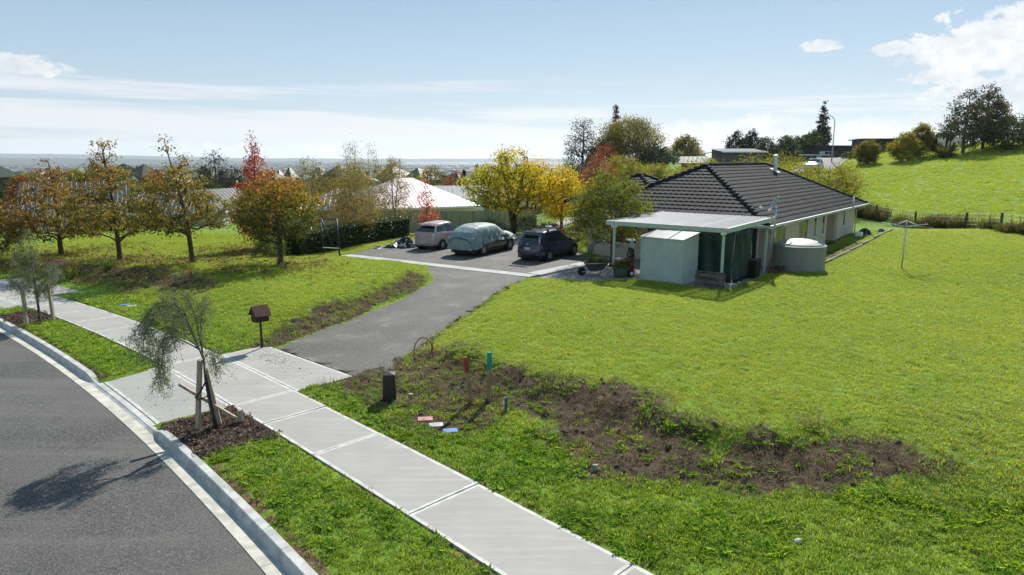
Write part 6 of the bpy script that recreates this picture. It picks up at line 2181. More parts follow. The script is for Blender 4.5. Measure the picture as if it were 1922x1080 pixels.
    tr2 = [(0, 0, -.05), (0.02, 0, .7), (0, 0, 1.4), (0.03, 0, 2.0)]
    r = random.Random(9)
    B2 = []
    for i in range(16):
        a = r.uniform(0, 6.28); z = r.uniform(.75, 2.1); l = r.uniform(.45, .95) * (1.15 - .28 * z)
        B2.append(([(0.01, 0, z), (l * .5 * math.cos(a), l * .5 * math.sin(a), z + .25), (l * math.cos(a), l * math.sin(a), z + .42 + .1 * r.random())], .008))
    B2.append(([(0, 0, 1.9), (.03, 0, 2.5), (0, .02, 3.05)], .009)); B2.append(([(0, 0, 1.8), (-.2, 0, 2.3), (-.25, .02, 2.75)], .008))
    weeper('wispy_sapling', 'wispy upright street sapling between two stakes further up the verge', b2, tr2, B2, 15, 16, .05)
    stake('timber stake on the kerb side of the wispy sapling', (-15.55, 21.28, z0), (-15.55, 21.28, 1.25), .085, tim)
    stake('timber stake on the path side of the wispy sapling', (-15.0, 21.75, z0), (-15.03, 21.75, 1.25), .085, tim)
    x = stake('dark slim stake beside the wispy sapling trunk', (-15.22, 21.45, z0), (-15.24, 21.45, 1.5), .05, M['timber_dark'])
    k = MB(); k.beam((-.33, -.17, 1.08), (.2, .3, 1.0), .05, .012); k.build('rubber_tie', M['black_rubber'], x)


make_saplings()


# hedge, shrubs, border plants
def hedge(name, label, line, w, h, seed, pal, per_m=260, leaf=.07):
    root = thing(name, label, 'hedge', (line[0][0], line[0][1], hz(*line[0]) - .02))
    o = Vector((line[0][0], line[0][1], 0))
    r = np.random.default_rng(seed)
    k = MB(); pts = [Vector((p[0], p[1], 0)) - o for p in line]
    C_ = []
    for a, b in zip(pts[:-1], pts[1:]):
        L = (b - a).length; e = (b - a).normalized(); n = Vector((-e.y, e.x, 0))
        m = (a + b) / 2
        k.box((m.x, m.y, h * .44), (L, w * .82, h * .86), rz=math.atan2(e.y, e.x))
        N = int(L * per_m)
        t = r.uniform(0, L, N); f = r.uniform(0, 1, N)
        # points on the sides and the top
        y = np.where(f < .4, -w / 2, np.where(f < .65, w / 2, r.uniform(-w / 2, w / 2, N))); z = np.where(f < .65, r.uniform(.04, h, N), h)
        bump_ = .05 * (fbm(t * 1.5, z * 2 + y, seed) - .5) * 2
        y = y * (1 + bump_); z = z * (1 + bump_ * .5)
        C_.append(np.stack([a.x + e.x * t + n.x * y, a.y + e.y * t + n.y * y, z], 1))
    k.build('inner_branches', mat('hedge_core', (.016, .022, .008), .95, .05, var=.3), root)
    V, F, C = leaves(np.concatenate(C_), 3, .05, leaf, pal, seed=seed + 2)
    obj('foliage', np_mesh('foliage', V, F, M['leaf_glossy'], {'Col': C}), root)


HP_ = [(.03, .052, .014), (.045, .075, .018), (.065, .105, .024), (.09, .13, .03)]
hedge('clipped_hedge', 'long clipped dark green hedge along the edge of the car park', [(-11.6, 35.6), (-10.4, 38.0), (-8.9, 42.0), (-7.2, 45.6)], 1.0, 1.28, 71, HP_)


def bush(name, label, loc, rx, ry, h, n, per, leaf, pal, seed, leafm='leaf', cat='shrub', group=None, core=True):
    root = thing(name, label, cat, (loc[0], loc[1], loc[2] if len(loc) > 2 else hz(*loc)), 0, group)
    r = np.random.default_rng(seed)
    d = r.normal(0, 1, (n, 3)); d /= np.linalg.norm(d, axis=1)[:, None]; d[:, 2] = np.abs(d[:, 2])
    q = r.uniform(.7, 1.08, (n, 1)); p = d * q * np.array([rx, ry, h]) * (1 + .25 * (fbm(d[:, 0] * 3 + seed, d[:, 1] * 3 + d[:, 2], 1.0) - .5))[:, None]
    p[:, 2] = np.maximum(p[:, 2], .05)
    V, F, C = leaves(p, per, min(rx, h) * .10, leaf, pal, seed=seed + 1)
    obj('foliage', np_mesh('foliage', V, F, M[leafm], {'Col': C}), root)
    k = MB()
    for i in range(7):
        a = i * .9 + seed; k.tube([(.05 * math.cos(a), .05 * math.sin(a), -.05), (rx * .3 * math.cos(a), ry * .3 * math.sin(a), h * .4), (rx * .6 * math.cos(a), ry * .6 * math.sin(a), h * .75)], [.02, .015, .008], 5)
    k.build('stems', M['bark_grey'], root)
    return root


LIME = [(.16, .22, .03), (.11, .17, .025), (.21, .26, .05)]
REDB = [(.16, .05, .035), (.22, .08, .05), (.11, .045, .03), (.12, .09, .04)]
DKG = [(.025, .04, .012), (.04, .06, .015), (.055, .08, .02)]
bush('hedge_shrub', 'rounded leafy shrub at the street end of the clipped hedge', (-12.3, 34.6), .85, .7, 1.15, 260, 14, .07, [(.05, .085, .02), (.07, .11, .025), (.04, .06, .015)], 81)
bush('lime_shrub', 'low rounded lime green shrub against the house corner', (4.35, 37.7), .78, .6, .78, 240, 12, .06, LIME, 82)
bush('barberry_shrub', 'broad russet red shrub behind the lime green one', (4.0, 41.6), 1.6, .9, 1.25, 380, 12, .07, REDB, 83)
for i, (x, y, rx, ry, h, lb) in enumerate(((-1.6, 47.6, 1.3, .8, 1.1, 'dark shrub at the foot of the golden tree, nearest the covered car'), (.9, 47.6, 1.4, .9, 1.25, 'dark spreading shrub right of the golden tree stems'), (2.7, 48.6, 1.0, .8, .8, 'low dark shrub behind the navy car'), (5.6, 50.5, 1.1, .8, 1.0, 'clipped dark shrub by the pale path beyond the cars'))):
    bush('dark_shrub', lb, (x, y), rx, ry, h, 260, 12, .08, DKG, 90 + i, 'leaf_glossy', group='dark shrubs behind the cars')
# street garden at the far left: flax, golden grasses, grey boulder
for i, (x, y, h, n, pal, lb) in enumerate(((-18.9, 28.9, .9, 60, [(.12, .16, .03), (.16, .19, .04), (.08, .12, .025)], 'spiky green flax in the street garden, closest to the path'),
                                       (-20.6, 29.6, .75, 70, [(.22, .22, .05), (.28, .25, .07), (.15, .17, .04)], 'golden green tussock in the street garden'),
                                       (-17.6, 29.4, .7, 60, [(.07, .12, .025), (.11, .16, .03)], 'dark green flax at the top of the bank'),
                                       (-21.9, 30.3, .8, 60, [(.09, .14, .03), (.13, .17, .04)], 'green flax at the picture edge in the street garden'),
                                       (-19.9, 30.8, .6, 60, [(.24, .22, .07), (.18, .18, .05)], 'straw coloured tussock behind the flax'))):
    V, F, C = blades_mesh('flax', n, .22, h, .035, pal, .8, 50 + i)
    root = thing('flax_plant', lb, 'plant', (x, y, hz(x, y) - .03), 0, 'plants of the street garden')
    obj('blades', np_mesh('blades', V, F, M['grass'], {'Col': np.array(C)}), root)
bush('garden_shrub', 'olive green shrub at the picture edge behind the street garden', (-23.2, 31.5), 1.3, 1.0, 1.1, 260, 12, .07, [(.06, .08, .02), (.09, .11, .03), (.14, .12, .04)], 99)
root = thing('utility_box', 'pale grey cabinet half hidden by the flax plants', 'utility box', (-19.6, 28.75, hz(-19.6, 28.75)), R(35))
k = MB(); k.box((0, 0, .22), (.42, .3, .5), taper=.94); k.build('cabinet', mat('cabinet_grey', (.33, .37, .37), .6, .3), root, bevel=.02)
k = MB(); k.box((0, 0, .485), (.45, .33, .04)); k.build('lid', mat('cabinet_lid', (.30, .34, .34), .6, .3), root, bevel=.01)


# ------------------------------------------------------------------ boundary fences
def make_fences():
    # tall paling fence behind the cars, in bays
    root = thing('paling_fence', 'tall weathered timber paling fence behind the parked cars', 'fence', (0, 0, 0))
    pts = [(-19.5, 55.5), (-16.8, 56.0), (-14.1, 56.5), (-11.4, 57.0), (-8.7, 57.5), (-6.0, 58.0), (-3.3, 58.2), (-0.6, 58.4), (2.1, 58.6)]
    r = random.Random(3)
    for a, b in zip(pts[:-1], pts[1:]):
        A, B = Vector((*a, 0)), Vector((*b, 0)); L = (B - A).length; e = (B - A) / L
        rz = math.atan2(e.y, e.x)
        bay = bpy.data.objects.new('bay', None); COL.objects.link(bay); bay.parent = root
        k = MB(); z = hz(*a); k.box((A.x, A.y + .08, z + .85), (.1, .1, 1.9), rz=rz); k.build('post', M['timber_dark'], bay)
        k = MB()
        for zz in (.3, 1.45):
            zb = (hz(*a) + hz(*b)) / 2
            k.box(((A.x + B.x) / 2, (A.y + B.y) / 2 + .06, zb + zz), (L, .05, .09), rz=rz)
        k.build('rail', M['fence_timber'], bay)
        n = int(L / .158)
        k = MB()
        for i in range(n):
            p = A + e * (i + .5) * L / n; z = hz(p.x, p.y)
            k.box((p.x, p.y + r.uniform(-.006, .006), z + .93 + r.uniform(-.015, .015)), (L / n * .94, .022, 1.84), rz=rz)
        o = k.build('palings', M['fence_timber'], bay); o['kind'] = 'stuff'
    # post and wire fence under the paddock
    root = thing('paddock_fence', 'post and wire fence along the foot of the grassy hill', 'fence', (0, 0, 0))
    ys = [33.5, 36.6, 39.6, 42.6, 45.3, 48.2, 51.6, 55.5, 59.5, 63.5]
    tops = []
    for y in ys:
        x = float(xfence(y)); z = hz(x, y)
        k = MB(); k.tube([(x, y, z - .2), (x + r.uniform(-.03, .03), y, z + 1.18)], [.085, .08], 8); k.build('post', M['timber_dark'], root, smooth=False)
        tops.append(Vector((x, y, z)))
    for i, hh in enumerate((.35, .6, .85, 1.1)):
        k = MB(); k.tube([t + Vector((0, -.08, hh)) for t in tops], .009, 4); k.build('wire', M['steel'], root)
    for a, b in zip(tops[:-1], tops[1:]):
        for f in (.33, .66):
            p = a + (b - a) * f; z = hz(p.x, p.y)
            k = MB(); k.box((p.x, p.y - .07, z + .6), (.03, .025, 1.0)); k.build('batten', M['timber_grey'], root)


make_fences()


# ------------------------------------------------------------------ neighbouring houses
def roof_mat(name, c, rough, spec, metal=0.0, scale=5.0):
    m = bpy.data.materials.new(name); m.use_nodes = True
    t = NT(m.node_tree); out = t.n('ShaderNodeOutputMaterial'); tc = t.n('ShaderNodeTexCoord')
    n = t.noise(tc.outputs['Object'], 1.2, 4.0)
    cc = t.mix(t.mapr(n, .35, .65), tuple(q * .85 for q in c), tuple(min(1, q * 1.12) for q in c))
    p = t.n('ShaderNodeBsdfPrincipled', {'Base Color': cc, 'Roughness': rough, 'Specular IOR Level': spec, 'Metallic': metal, 'Coat Weight': 1.0 if spec > .85 else 0.0, 'Coat Roughness': .36})
    t.t.links.new(p.outputs[0], out.inputs[0])
    return m


RM = {'rose': roof_mat('rose_tile_roof', (.46, .33, .33), .46, .9), 'flat': roof_mat('flat_membrane', (.06, .06, .065), .95, .05), 'iron': roof_mat('old_iron_roof', (.24, .25, .26), .85, .15), 'blue': roof_mat('blue_grey_roof', (.20, .24, .29), .4, .6), 'dark': roof_mat('dark_metal_roof', (.045, .05, .06), .55, .3), 'grey': roof_mat('grey_iron_roof', (.26, .27, .28), .5, .45),
      'brown': roof_mat('brown_tile_roof', (.16, .10, .075), .7, .3), 'red': roof_mat('red_roof', (.24, .075, .05), .65, .3), 'green': roof_mat('green_roof', (.08, .13, .11), .6, .35)}
WM = {'white': M['white_paint'], 'cream': M['cream_paint'], 'grey': mat('grey_wall', (.34, .34, .33), .8, .2), 'dark': mat('dark_cladding', (.055, .057, .06), .7, .25, var=.15), 'brick': mat('tan_brick', (.36, .26, .19), .85, .15, var=.15, scale=12), 'brownboard': mat('weathered_board', (.13, .12, .115), .85, .15, var=.3, scale=2, stretch=(5, 5, .4))}


def ribs_roof(k, A, B, C, D, pitch_ribs, h=.03):
    """a roof plane A-B (eave) C-D (top; C above B, D above A) carrying raised ribs up the slope"""
    A, B, C, D = map(Vector, (A, B, C, D))
    k.quad(A, B, C, D)
    n = (B - A).cross(D - A).normalized()
    e = (B - A); L = e.length
    m = int(L / pitch_ribs)
    for i in range(1, m):
        p = A + e * (i / m)
        # top limit along the quad
        f = i / m
        # ray up slope until the CD or side edges: slope direction is perpendicular to the eave
        up = (n.cross(e)).normalized()
        if up.z < 0: up = -up
        zt = None
        H = (D - A).dot(up); dl = (D - A).dot(e.normalized()); dr = (C - A).dot(e.normalized())
        x = f * L
        t = H if dl <= x <= dr else (H * x / dl if x < dl else H * (L - x) / max(1e-6, (L - dr)))
        q = p + up * t
        s = e.normalized() * .035
        a, b, c, d = p - s + n * .002, p + n * h, q + n * h, q - s + n * .002
        k.quad(a, b, c, d); k.quad(p + n * h, p + s + n * .002, q + s + n * .002, q + n * h)


def cottage(name, label, loc, rz, L, W, wh, pitch, roof, wall, kind='hip', wins=(), group=None, cat='house', ribs=.6, over=.45, chimney=False, deep=2.5, door=False):
    root = thing(name, label, cat, loc, rz, group)
    k = MB(); k.bx(-L / 2, L / 2, -W / 2, W / 2, -deep, wh); k.build('wall', WM[wall], root)
    a, b = L / 2 + over, W / 2 + over
    zr = wh + b * math.tan(pitch)
    rf = bpy.data.objects.new('roof', None); COL.objects.link(rf); rf.parent = root
    ze = wh - .02
    if kind == 'hip':
        A, B = (-a + b, 0, zr), (a - b, 0, zr)
        fs = [((-a, -b, ze), (a, -b, ze), B, A), ((a, b, ze), (-a, b, ze), A, B), ((-a, b, ze), (-a, -b, ze), A, A), ((a, -b, ze), (a, b, ze), B, B)]
    elif kind == 'gable':
        A, B = (-a, 0, zr), (a, 0, zr)
        fs = [((-a, -b, ze), (a, -b, ze), B, A), ((a, b, ze), (-a, b, ze), A, B)]
        for s in (-1, 1):
            g = MB(); x = s * L / 2; g.add([(x - .05, -W / 2, wh), (x - .05, W / 2, wh), (x - .05, 0, wh + W / 2 * math.tan(pitch)), (x + .05, -W / 2, wh), (x + .05, W / 2, wh), (x + .05, 0, wh + W / 2 * math.tan(pitch))], [(0, 2, 1), (3, 4, 5), (0, 1, 4, 3), (1, 2, 5, 4), (2, 0, 3, 5)]); g.build('gable', WM[wall], root)
    else:   # mono pitch, low at the front
        z1 = wh + 2 * b * math.tan(pitch)
        fs = [((-a, -b, ze), (a, -b, ze), (a, b, z1), (-a, b, z1))]
        g = MB(); g.prism([(-L / 2, -W / 2 + .02), (L / 2, -W / 2 + .02), (L / 2, W / 2), (-L / 2, W / 2)], wh - .03, wh); g.build('top_plate', WM[wall], root)
        g = MB(); g.add([(-L / 2, W / 2, wh), (L / 2, W / 2, wh), (L / 2, W / 2, z1 - .1), (-L / 2, W / 2, z1 - .1), (-L / 2, -W / 2, wh), (L / 2, -W / 2, wh)], [(0, 1, 2, 3), (4, 3, 0), (5, 1, 2), (4, 5, 2, 3)]); g.build('upper_wall', WM[wall], root)
    for f in fs:
        k = MB()
        if ribs and f[2] != f[3]: ribs_roof(k, *f, ribs)
        elif f[2] == f[3]: k.quad(f[0], f[1], f[2])
        else: k.quad(*f)
        o = k.build('roof_plane', RM[roof], rf)
    k = MB(); k.bx(-a, a, -b, -b + .06, ze - .16, ze - .005); k.bx(-a, a, b - .06, b, ze - .16, ze - .005); k.bx(-a, -a + .06, -b + .06, b - .06, ze - .16, ze - .005) if kind == 'hip' else None; k.bx(a - .06, a, -b + .06, b - .06, ze - .16, ze - .005) if kind == 'hip' else None
    k.build('gutter', M['white_paint'] if wall != 'dark' else WM['dark'], root)
    for (sd, c, w, z, h) in wins:
        if sd == 'f': window(root, (c, -W / 2, z), w, h, 'x', -1, panes=2 if w > 1 else 1, sill=False)
        elif sd == 'l': window(root, (-L / 2, c, z), w, h, 'y', -1, panes=2 if w > 1 else 1, sill=False)
        else: window(root, (L / 2, c, z), w, h, 'y', 1, panes=2 if w > 1 else 1, sill=False)
    if door:
        d = bpy.data.objects.new('door', None); COL.objects.link(d); d.parent = root
        k = MB(); k.bx(door - .5, door + .5, -W / 2 - .04, -W / 2 - .003, 0, 2.1); k.build('leaf_panel', M['white_paint'], d)
        k = MB(); k.bx(door + .32, door + .4, -W / 2 - .08, -W / 2 - .042, .95, 1.15); k.build('handle', M['chrome'], d)
    if chimney:
        k = MB(); k.box((L * .2, 0, zr + .2), (.5, .5, 1.2)); k.build('chimney', WM['brick'], root)
    return root


FW = (('f', -2.2, 1.8, .7, 1.3), ('f', 1.8, 1.4, .7, 1.3))
cottage('neighbour_house', 'neighbour house with broad rose tinted roof shining in the sun', (-10.4, 66.8, -1.75), R(28), 10.6, 9.0, 2.6, R(27), 'rose', 'cream', 'hip', (('f', 1.6, 2.2, 1.2, 1.0), ('f', -1.6, 1.2, 1.2, 1.0)), ribs=.33)
cottage('neighbour_house', 'neighbour house with blue grey roof showing through the birches', (-16.2, 70.5, -2.0), R(8), 10.5, 8.0, 2.5, R(22), 'blue', 'white', 'hip', FW, ribs=.5)
cottage('neighbour_house', 'white gable ended house with dark roof behind the dome shaped oak', (-36.0, 83.0, -3.3), R(62), 9, 6.2, 2.7, R(32), 'dark', 'white', 'gable', (('f', 2, 1.2, .8, 1.2),), ribs=.5)
cottage('neighbour_house', 'house with dark ribbed roof between the two golden oaks', (-38.5, 76.0, -2.8), R(14), 13, 8, 2.4, R(24), 'dark', 'grey', 'hip', FW, ribs=.45)
cottage('neighbour_house', 'house with steep dark striped roof behind the leftmost oak', (-50.5, 80.0, -3.0), R(28), 10, 8, 3.0, R(30), 'dark', 'white', 'gable', FW, ribs=.45)
cottage('neighbour_house', 'low dark roofed house at the picture edge behind the street garden', (-45.0, 62.0, -3.0), R(24), 9, 7, 2.3, R(24), 'dark', 'cream', 'hip', FW, ribs=.45)
cottage('neighbour_house', 'long pale roofed house beyond the shining roof', (-11.5, 92.0, -3.0), R(6), 15, 7, 3.2, R(20), 'grey', 'white', 'gable', FW, ribs=.6)
cottage('neighbour_house', 'brown roofed house peeping over the shining roof ridge', (-5.2, 118, -4.2), R(-10), 12, 8, 2.8, R(24), 'brown', 'brick', 'hip', FW)
cottage('neighbour_house', 'low dark hall beside the water view, grey walls', (-11.0, 160, -6.5), R(4), 22, 9, 4.5, R(16), 'dark', 'grey', 'gable', FW)
# the ridge on the right
cottage('barn', 'grey weathered board barn with pale low iron roof on the ridge', (36.3, 112, 3.2), R(6), 6.6, 5.0, 3.1, R(5), 'iron', 'brownboard', 'mono', (), cat='barn', ribs=.5)
cottage('ridge_house', 'cream gabled house with tan roof low on the ridge', (38.5, 158, 4.2), R(30), 9, 6, 2.2, R(24), 'brown', 'cream', 'gable', (('f', 1, 1.4, .8, 1.1),))
cottage('ridge_shed', 'small dark gabled shed beside the barn', (29.5, 112, 3.0), R(-20), 3.8, 3.0, 1.5, R(28), 'dark', 'dark', 'gable', (), cat='shed')
cottage('flat_shed', 'low shed with green netting side left of the barn', (33.0, 122, 3.5), R(0), 5.5, 4, 1.6, R(3), 'iron', 'grey', 'mono', (), cat='shed')
h1 = cottage('modern_house', 'long black flat roofed house at the top of the hill road', (57.0, 122, 4.3), R(12), 13.5, 7, 3.1, R(.6), 'flat', 'dark', 'mono', (('f', -4.2, 2.0, .9, 1.2),), door=-5.5, ribs=0)
cottage('modern_garage', 'dark box shaped garage joined on beside the black house', (49.5, 118, 3.6), R(12), 5.0, 5, 2.3, R(.6), 'flat', 'brownboard', 'mono', (), cat='garage', door=1.2, ribs=0)
cottage('hilltop_house', 'dark low house wall glimpsed between the hilltop trees', (60.0, 108, 5.8), R(-8), 12, 6, 2.4, R(.6), 'flat', 'dark', 'mono', (), ribs=0)
root = thing('pergola', 'white slatted pergola at the right end of the hill crest', 'pergola', (72.5, 96.0, 8.0), R(-12))
for x in (-1.6, 1.6):
    for y in (-1.2, 1.2):
        k = MB(); k.box((x, y, .9), (.14, .14, 3.4)); k.build('post', M['timber_dark'], root)
for y in (-1.2, 1.2):
    k = MB(); k.box((0, y, 2.55), (3.8, .1, .2)); k.build('beam', M['timber_dark'], root)
for i in range(9):
    k = MB(); k.box((-1.7 + i * .425, 0, 1.2), (.16, .04, 1.5)); k.build('slat', M['white_paint'], root)
k = MB(); k.box((0, 0, 2.78), (4.0, 3.0, .1)); k.build('roof', WM['dark'], root)


# ------------------------------------------------------------------ the road over the ridge, lamp, far cars
def strip(name, pts, w, m_, lift=.06, kind='structure'):
    k = MB(); n = len(pts)
    P2 = []
    for i in range(n):
        a = Vector(pts[max(0, i - 1)]); b = Vector(pts[min(n - 1, i + 1)]); d = (b - a).normalized(); nn = Vector((-d.y, d.x))
        for s in (-1, 0, 1): P2.append(Vector(pts[i]) + nn * s * w / 2)
    z = [max(hz(p.x, p.y), hz(P2[3 * (i // 3) + 1].x, P2[3 * (i // 3) + 1].y)) + lift for i, p in enumerate(P2)]
    k.add([(p.x, p.y, q) for p, q in zip(P2, z)], [(3 * i + j, 3 * i + j + 1, 3 * i + j + 4, 3 * i + j + 3) for i in range(n - 1) for j in range(2)])
    return put(k.build(name, m_, smooth=True), kind=kind)


def dense(pts, n=30):
    pts = np.array(pts, float); d = np.r_[0, np.cumsum(np.hypot(*np.diff(pts, axis=0).T))]
    t = np.linspace(0, d[-1], n); return [(float(np.interp(q, d, pts[:, 0])), float(np.interp(q, d, pts[:, 1]))) for q in t]


grey_road = mat('old_seal', (.17, .17, .165), .85, .2, var=.1, scale=2)
strip('hill_road', dense([(38, 88), (44, 97), (51, 108), (60, 121), (70, 136), (82, 156)]), 5.0, grey_road, .12)
strip('side_path', dense([(-2, 62.5), (4, 62.0), (9, 62.5), (13, 64)]), 4.5, mat('pale_seal', (.34, .33, .31), .9, .1), .08)
x, y = 44.2, 96.0
root = thing('street_lamp', 'tall grey street lamp beside the road over the ridge', 'street lamp', (x, y, hz(x, y)))
k = MB(); k.tube([(0, 0, -.1), (0, 0, 3), (0, 0, 5.4), (-.12, 0, 5.9), (-.5, 0, 6.25), (-1.0, 0, 6.38)], [.09, .075, .06, .055, .05, .045], 8); k.build('column', mat('lamp_grey', (.34, .38, .36), .5, .4), root, smooth=True)
k = MB(); k.box((-1.2, 0, 6.38), (.5, .2, .09)); k.build('lantern', mat('lantern_grey', (.4, .42, .42), .5, .4), root, bevel=.02)


def small_car(label, loc, rz, c):
    S = CarShape(4.3, 1.75, rear=([0, .2, 1], [-2.1, -2.15, -2.05]), front=([0, .3, 1], [2.05, 2.15, 1.95]), belt=([-2.2, .6, 1.2, 2.2], [.95, .93, .9, .68]), cab_r=([0, 1], [-1.95, -1.35]), cab_f=([0, .6, 1], [1.2, .5, 0.0]), roof=([-1.6, 0, 1.3], [1.45, 1.48, 1.1]), top_w=1.2)
    car('parked_car', label, loc, rz, S, paint('car_paint', c), (-1.3, 1.3), .31, [(-1.5, .7, .1, .85)], (-1.7, .5, .1, .84, .55), [], alloy)


small_car('silver car parked at the top of the hill road', (66.5, 129.5, hz(66.5, 129.5) + .1), R(150), (.33, .35, .37))
small_car('pale blue car on the lower bend of the hill road', (39.2, 90.0, hz(39.2, 90.0) + .12), R(235), (.30, .38, .46))


# ------------------------------------------------------------------ trees of the middle distance
def far_tree(name, label, loc, H, R_, kind, seed, group=None, cb=None, per=None, tips=None):
    x, y = loc
    z = hz(x, y) - .1
    K = {
        'round': (prof_pts((0, .55), (.2, .9), (.5, 1), (.8, .7), (1, .15)), [(.035, .052, .014), (.055, .075, .018), (.085, .10, .025)], 'leaf_matt'),
        'olive': (prof_pts((0, .6), (.2, .95), (.5, 1), (.8, .72), (1, .2)), [(.07, .075, .018), (.11, .105, .022), (.16, .14, .03), (.10, .09, .02)], 'leaf'),
        'gold': (prof_pts((0, .6), (.3, .9), (.6, 1), (.85, .75), (1, .35)), [(.09, .115, .018), (.15, .16, .02), (.23, .20, .022), (.07, .095, .018)], 'leaf'),
        'red': (prof_pts((0, .6), (.3, 1), (.6, .8), (1, .15)), [(.15, .05, .035), (.24, .06, .04), (.11, .055, .035), (.30, .08, .05)], 'leaf'),
        'dark': (prof_pts((0, .6), (.25, 1), (.6, .85), (1, .2)), [(.016, .026, .012), (.026, .038, .016), (.04, .052, .022)], 'leaf_matt'),
        'pale': (prof_pts((0, .6), (.3, 1), (.6, .9), (1, .3)), [(.06, .085, .045), (.09, .12, .065), (.13, .16, .09)], 'leaf_matt'),
        'cone': (prof_pts((0, .8), (.08, 1), (.5, .55), (.85, .16), (1, .03)), [(.018, .032, .016), (.028, .045, .022), (.04, .06, .03)], 'leaf_matt'),
        'poplar': (prof_pts((0, .5), (.2, 1), (.6, .8), (1, .1)), [(.07, .065, .05), (.09, .08, .06), (.06, .06, .045)], 'leaf_matt'),
        'thin': (prof_pts((0, .5), (.25, 1), (.6, .85), (1, .3)), [(.035, .045, .02), (.06, .065, .03), (.09, .07, .03), (.13, .09, .035)], 'leaf_matt'),
    }
    pf, pal, lm = K[kind]
    d = math.hypot(x, y)
    leaf = max(.10, d * .0021)
    tips = tips or 150
    per = per if per is not None else int(min(52, max(28, 18 * R_ * H / (leaf * leaf) / tips / 9)))
    return tree(name, label, (x, y, z), H, cb if cb is not None else H * .16, grp(pf, R_), tips, per, max(.2, R_ * .11), leaf, pal, lambda c, k, q: .55 * k + .45 * q, seed, .02 * H + .04, 'bark_grey', lm, group=group, minr=.02)


# behind the house
far_tree('robinia_tree', 'wide yellow green tree rising behind the main roof', (22.0, 58.5), 4.9, 4.2, 'gold', 201, tips=240, per=48)
far_tree('robinia_tree', 'yellow green tree hanging over the far end of the main roof', (27.6, 60.0), 4.0, 3.4, 'gold', 202, tips=220, per=48)
far_tree('robinia_tree', 'yellow green tree behind the ridge line near the barn', (17.5, 63.0), 4.3, 3.2, 'gold', 203, tips=220, per=52)
far_tree('robinia_tree', 'bright yellow green tree left of the house roof', (9.8, 62.0), 4.6, 2.4, 'gold', 204, tips=240, per=52)
far_tree('robinia_tree', 'low yellow tree just above the side roof', (13.5, 66.0), 3.6, 2.6, 'gold', 205, tips=240, per=52)
far_tree('cherry_tree', 'russet red tree between the golden tree and the house', (7.2, 58.0), 5.2, 2.6, 'red', 206, tips=240, per=48)
far_tree('cherry_tree', 'scarlet topped tree farther back above the russet one', (8.8, 66.0), 6.3, 2.0, 'red', 207, tips=140)
# on the ridge
far_tree('bare_tree', 'tall half bare tree on the skyline left of the pine', (11.4, 112), 11.0, 3.9, 'thin', 211, per=8, tips=460, cb=2.2)
far_tree('norfolk_pine', 'tall tiered pine on the skyline behind the olive green tree', (22.2, 150), 13.2, 2.3, 'cone', 212, tips=170, cb=1.0)
far_tree('skyline_tree', 'broad olive green tree on the skyline in front of the pine', (18.8, 112), 8.2, 5.4, 'olive', 213, tips=420, cb=1.0, per=52)
far_tree('skyline_tree', 'dark evergreen tree under the half bare one', (14.2, 110), 5.6, 2.9, 'dark', 214, tips=160)
far_tree('skyline_tree', 'dark evergreen shrub tree at the foot of the olive tree', (22.0, 106), 4.0, 3.0, 'dark', 215, tips=150)
far_tree('skyline_tree', 'round brown green tree left of the barn roof', (36.4, 146), 5.6, 3.3, 'olive', 216, tips=170)
for i, (x, y, H, r_, kd, lb) in enumerate(((40.5, 126, 6.0, 2.4, 'dark', 'dark spreading pine on the skyline, first beside the barn'), (44.0, 128, 6.2, 2.2, 'dark', 'dark spreading pine on the skyline, second beside the barn'), (43.2, 118, 4.6, 2.1, 'pale', 'pale grey green tree just right of the barn'),
                                       (46.8, 119, 4.7, 2.3, 'pale', 'pale grey green tree in the middle of the clump by the barn'), (50.5, 124, 5.0, 2.4, 'round', 'green tree of the clump beside the black house'), (54.0, 128, 4.8, 2.4, 'round', 'green tree of the clump under the conifer'), (58.0, 134, 5.6, 2.2, 'round', 'green tree right under the skyline conifer'))):
    far_tree('ridge_tree', lb, (x, y), H, r_, kd, 220 + i, 'trees between the barn and the black house', tips=150)
far_tree('conifer_tree', 'slim dark conifer on the skyline above the black house', (63.0, 142), 11.2, 2.2, 'cone', 230, tips=170)
# hill crest
for i, (x, y, H, r_, kd, lb) in enumerate(((49.5, 88, 3.6, 1.9, 'gold', 'low yellow green tree first on the hill crest'), (46.0, 90, 3.1, 1.7, 'olive', 'olive bush tree where the hill road meets the crest'), (52.8, 90, 4.3, 1.4, 'gold', 'slim yellow tree behind the pampas grass'),
                                       (57.0, 88, 8.0, 3.0, 'thin', 'tall dark open tree on the hill crest'), (60.8, 90, 8.0, 2.5, 'thin', 'second tall dark open tree on the hill crest'), (63.5, 92, 6.2, 2.0, 'olive', 'orange tinged tree at the right of the tall ones'),
                                       (61.0, 85, 4.2, 3.2, 'round', 'broad green bush tree in front of the tall crest trees'), (65.6, 86, 4.4, 3.2, 'round', 'broad green bush tree near the pergola'), (69.0, 90, 3.0, 2.0, 'dark', 'dark bush right beside the pergola'), (55.5, 90, 3.0, 1.6, 'round', 'green bush between the pampas and the tall trees'))):
    far_tree('crest_tree', lb, (x, y), H, r_, kd, 240 + i, 'trees along the hill crest', tips=170, cb=H * .1, per=(36 if kd == 'thin' else None))
x, y = 53.6, 86.0
root = thing('pampas_grass', 'pampas grass with cream plumes on the hill crest', 'pampas grass', (x, y, hz(x, y) - .05))
V, F, C = blades_mesh('pampas', 260, .7, 1.7, .07, [(.06, .08, .03), (.09, .11, .045), (.13, .13, .06)], 1.1, 7)
obj('blades', np_mesh('blades', V, F, M['grass'], {'Col': np.array(C)}), root)
r = random.Random(5)
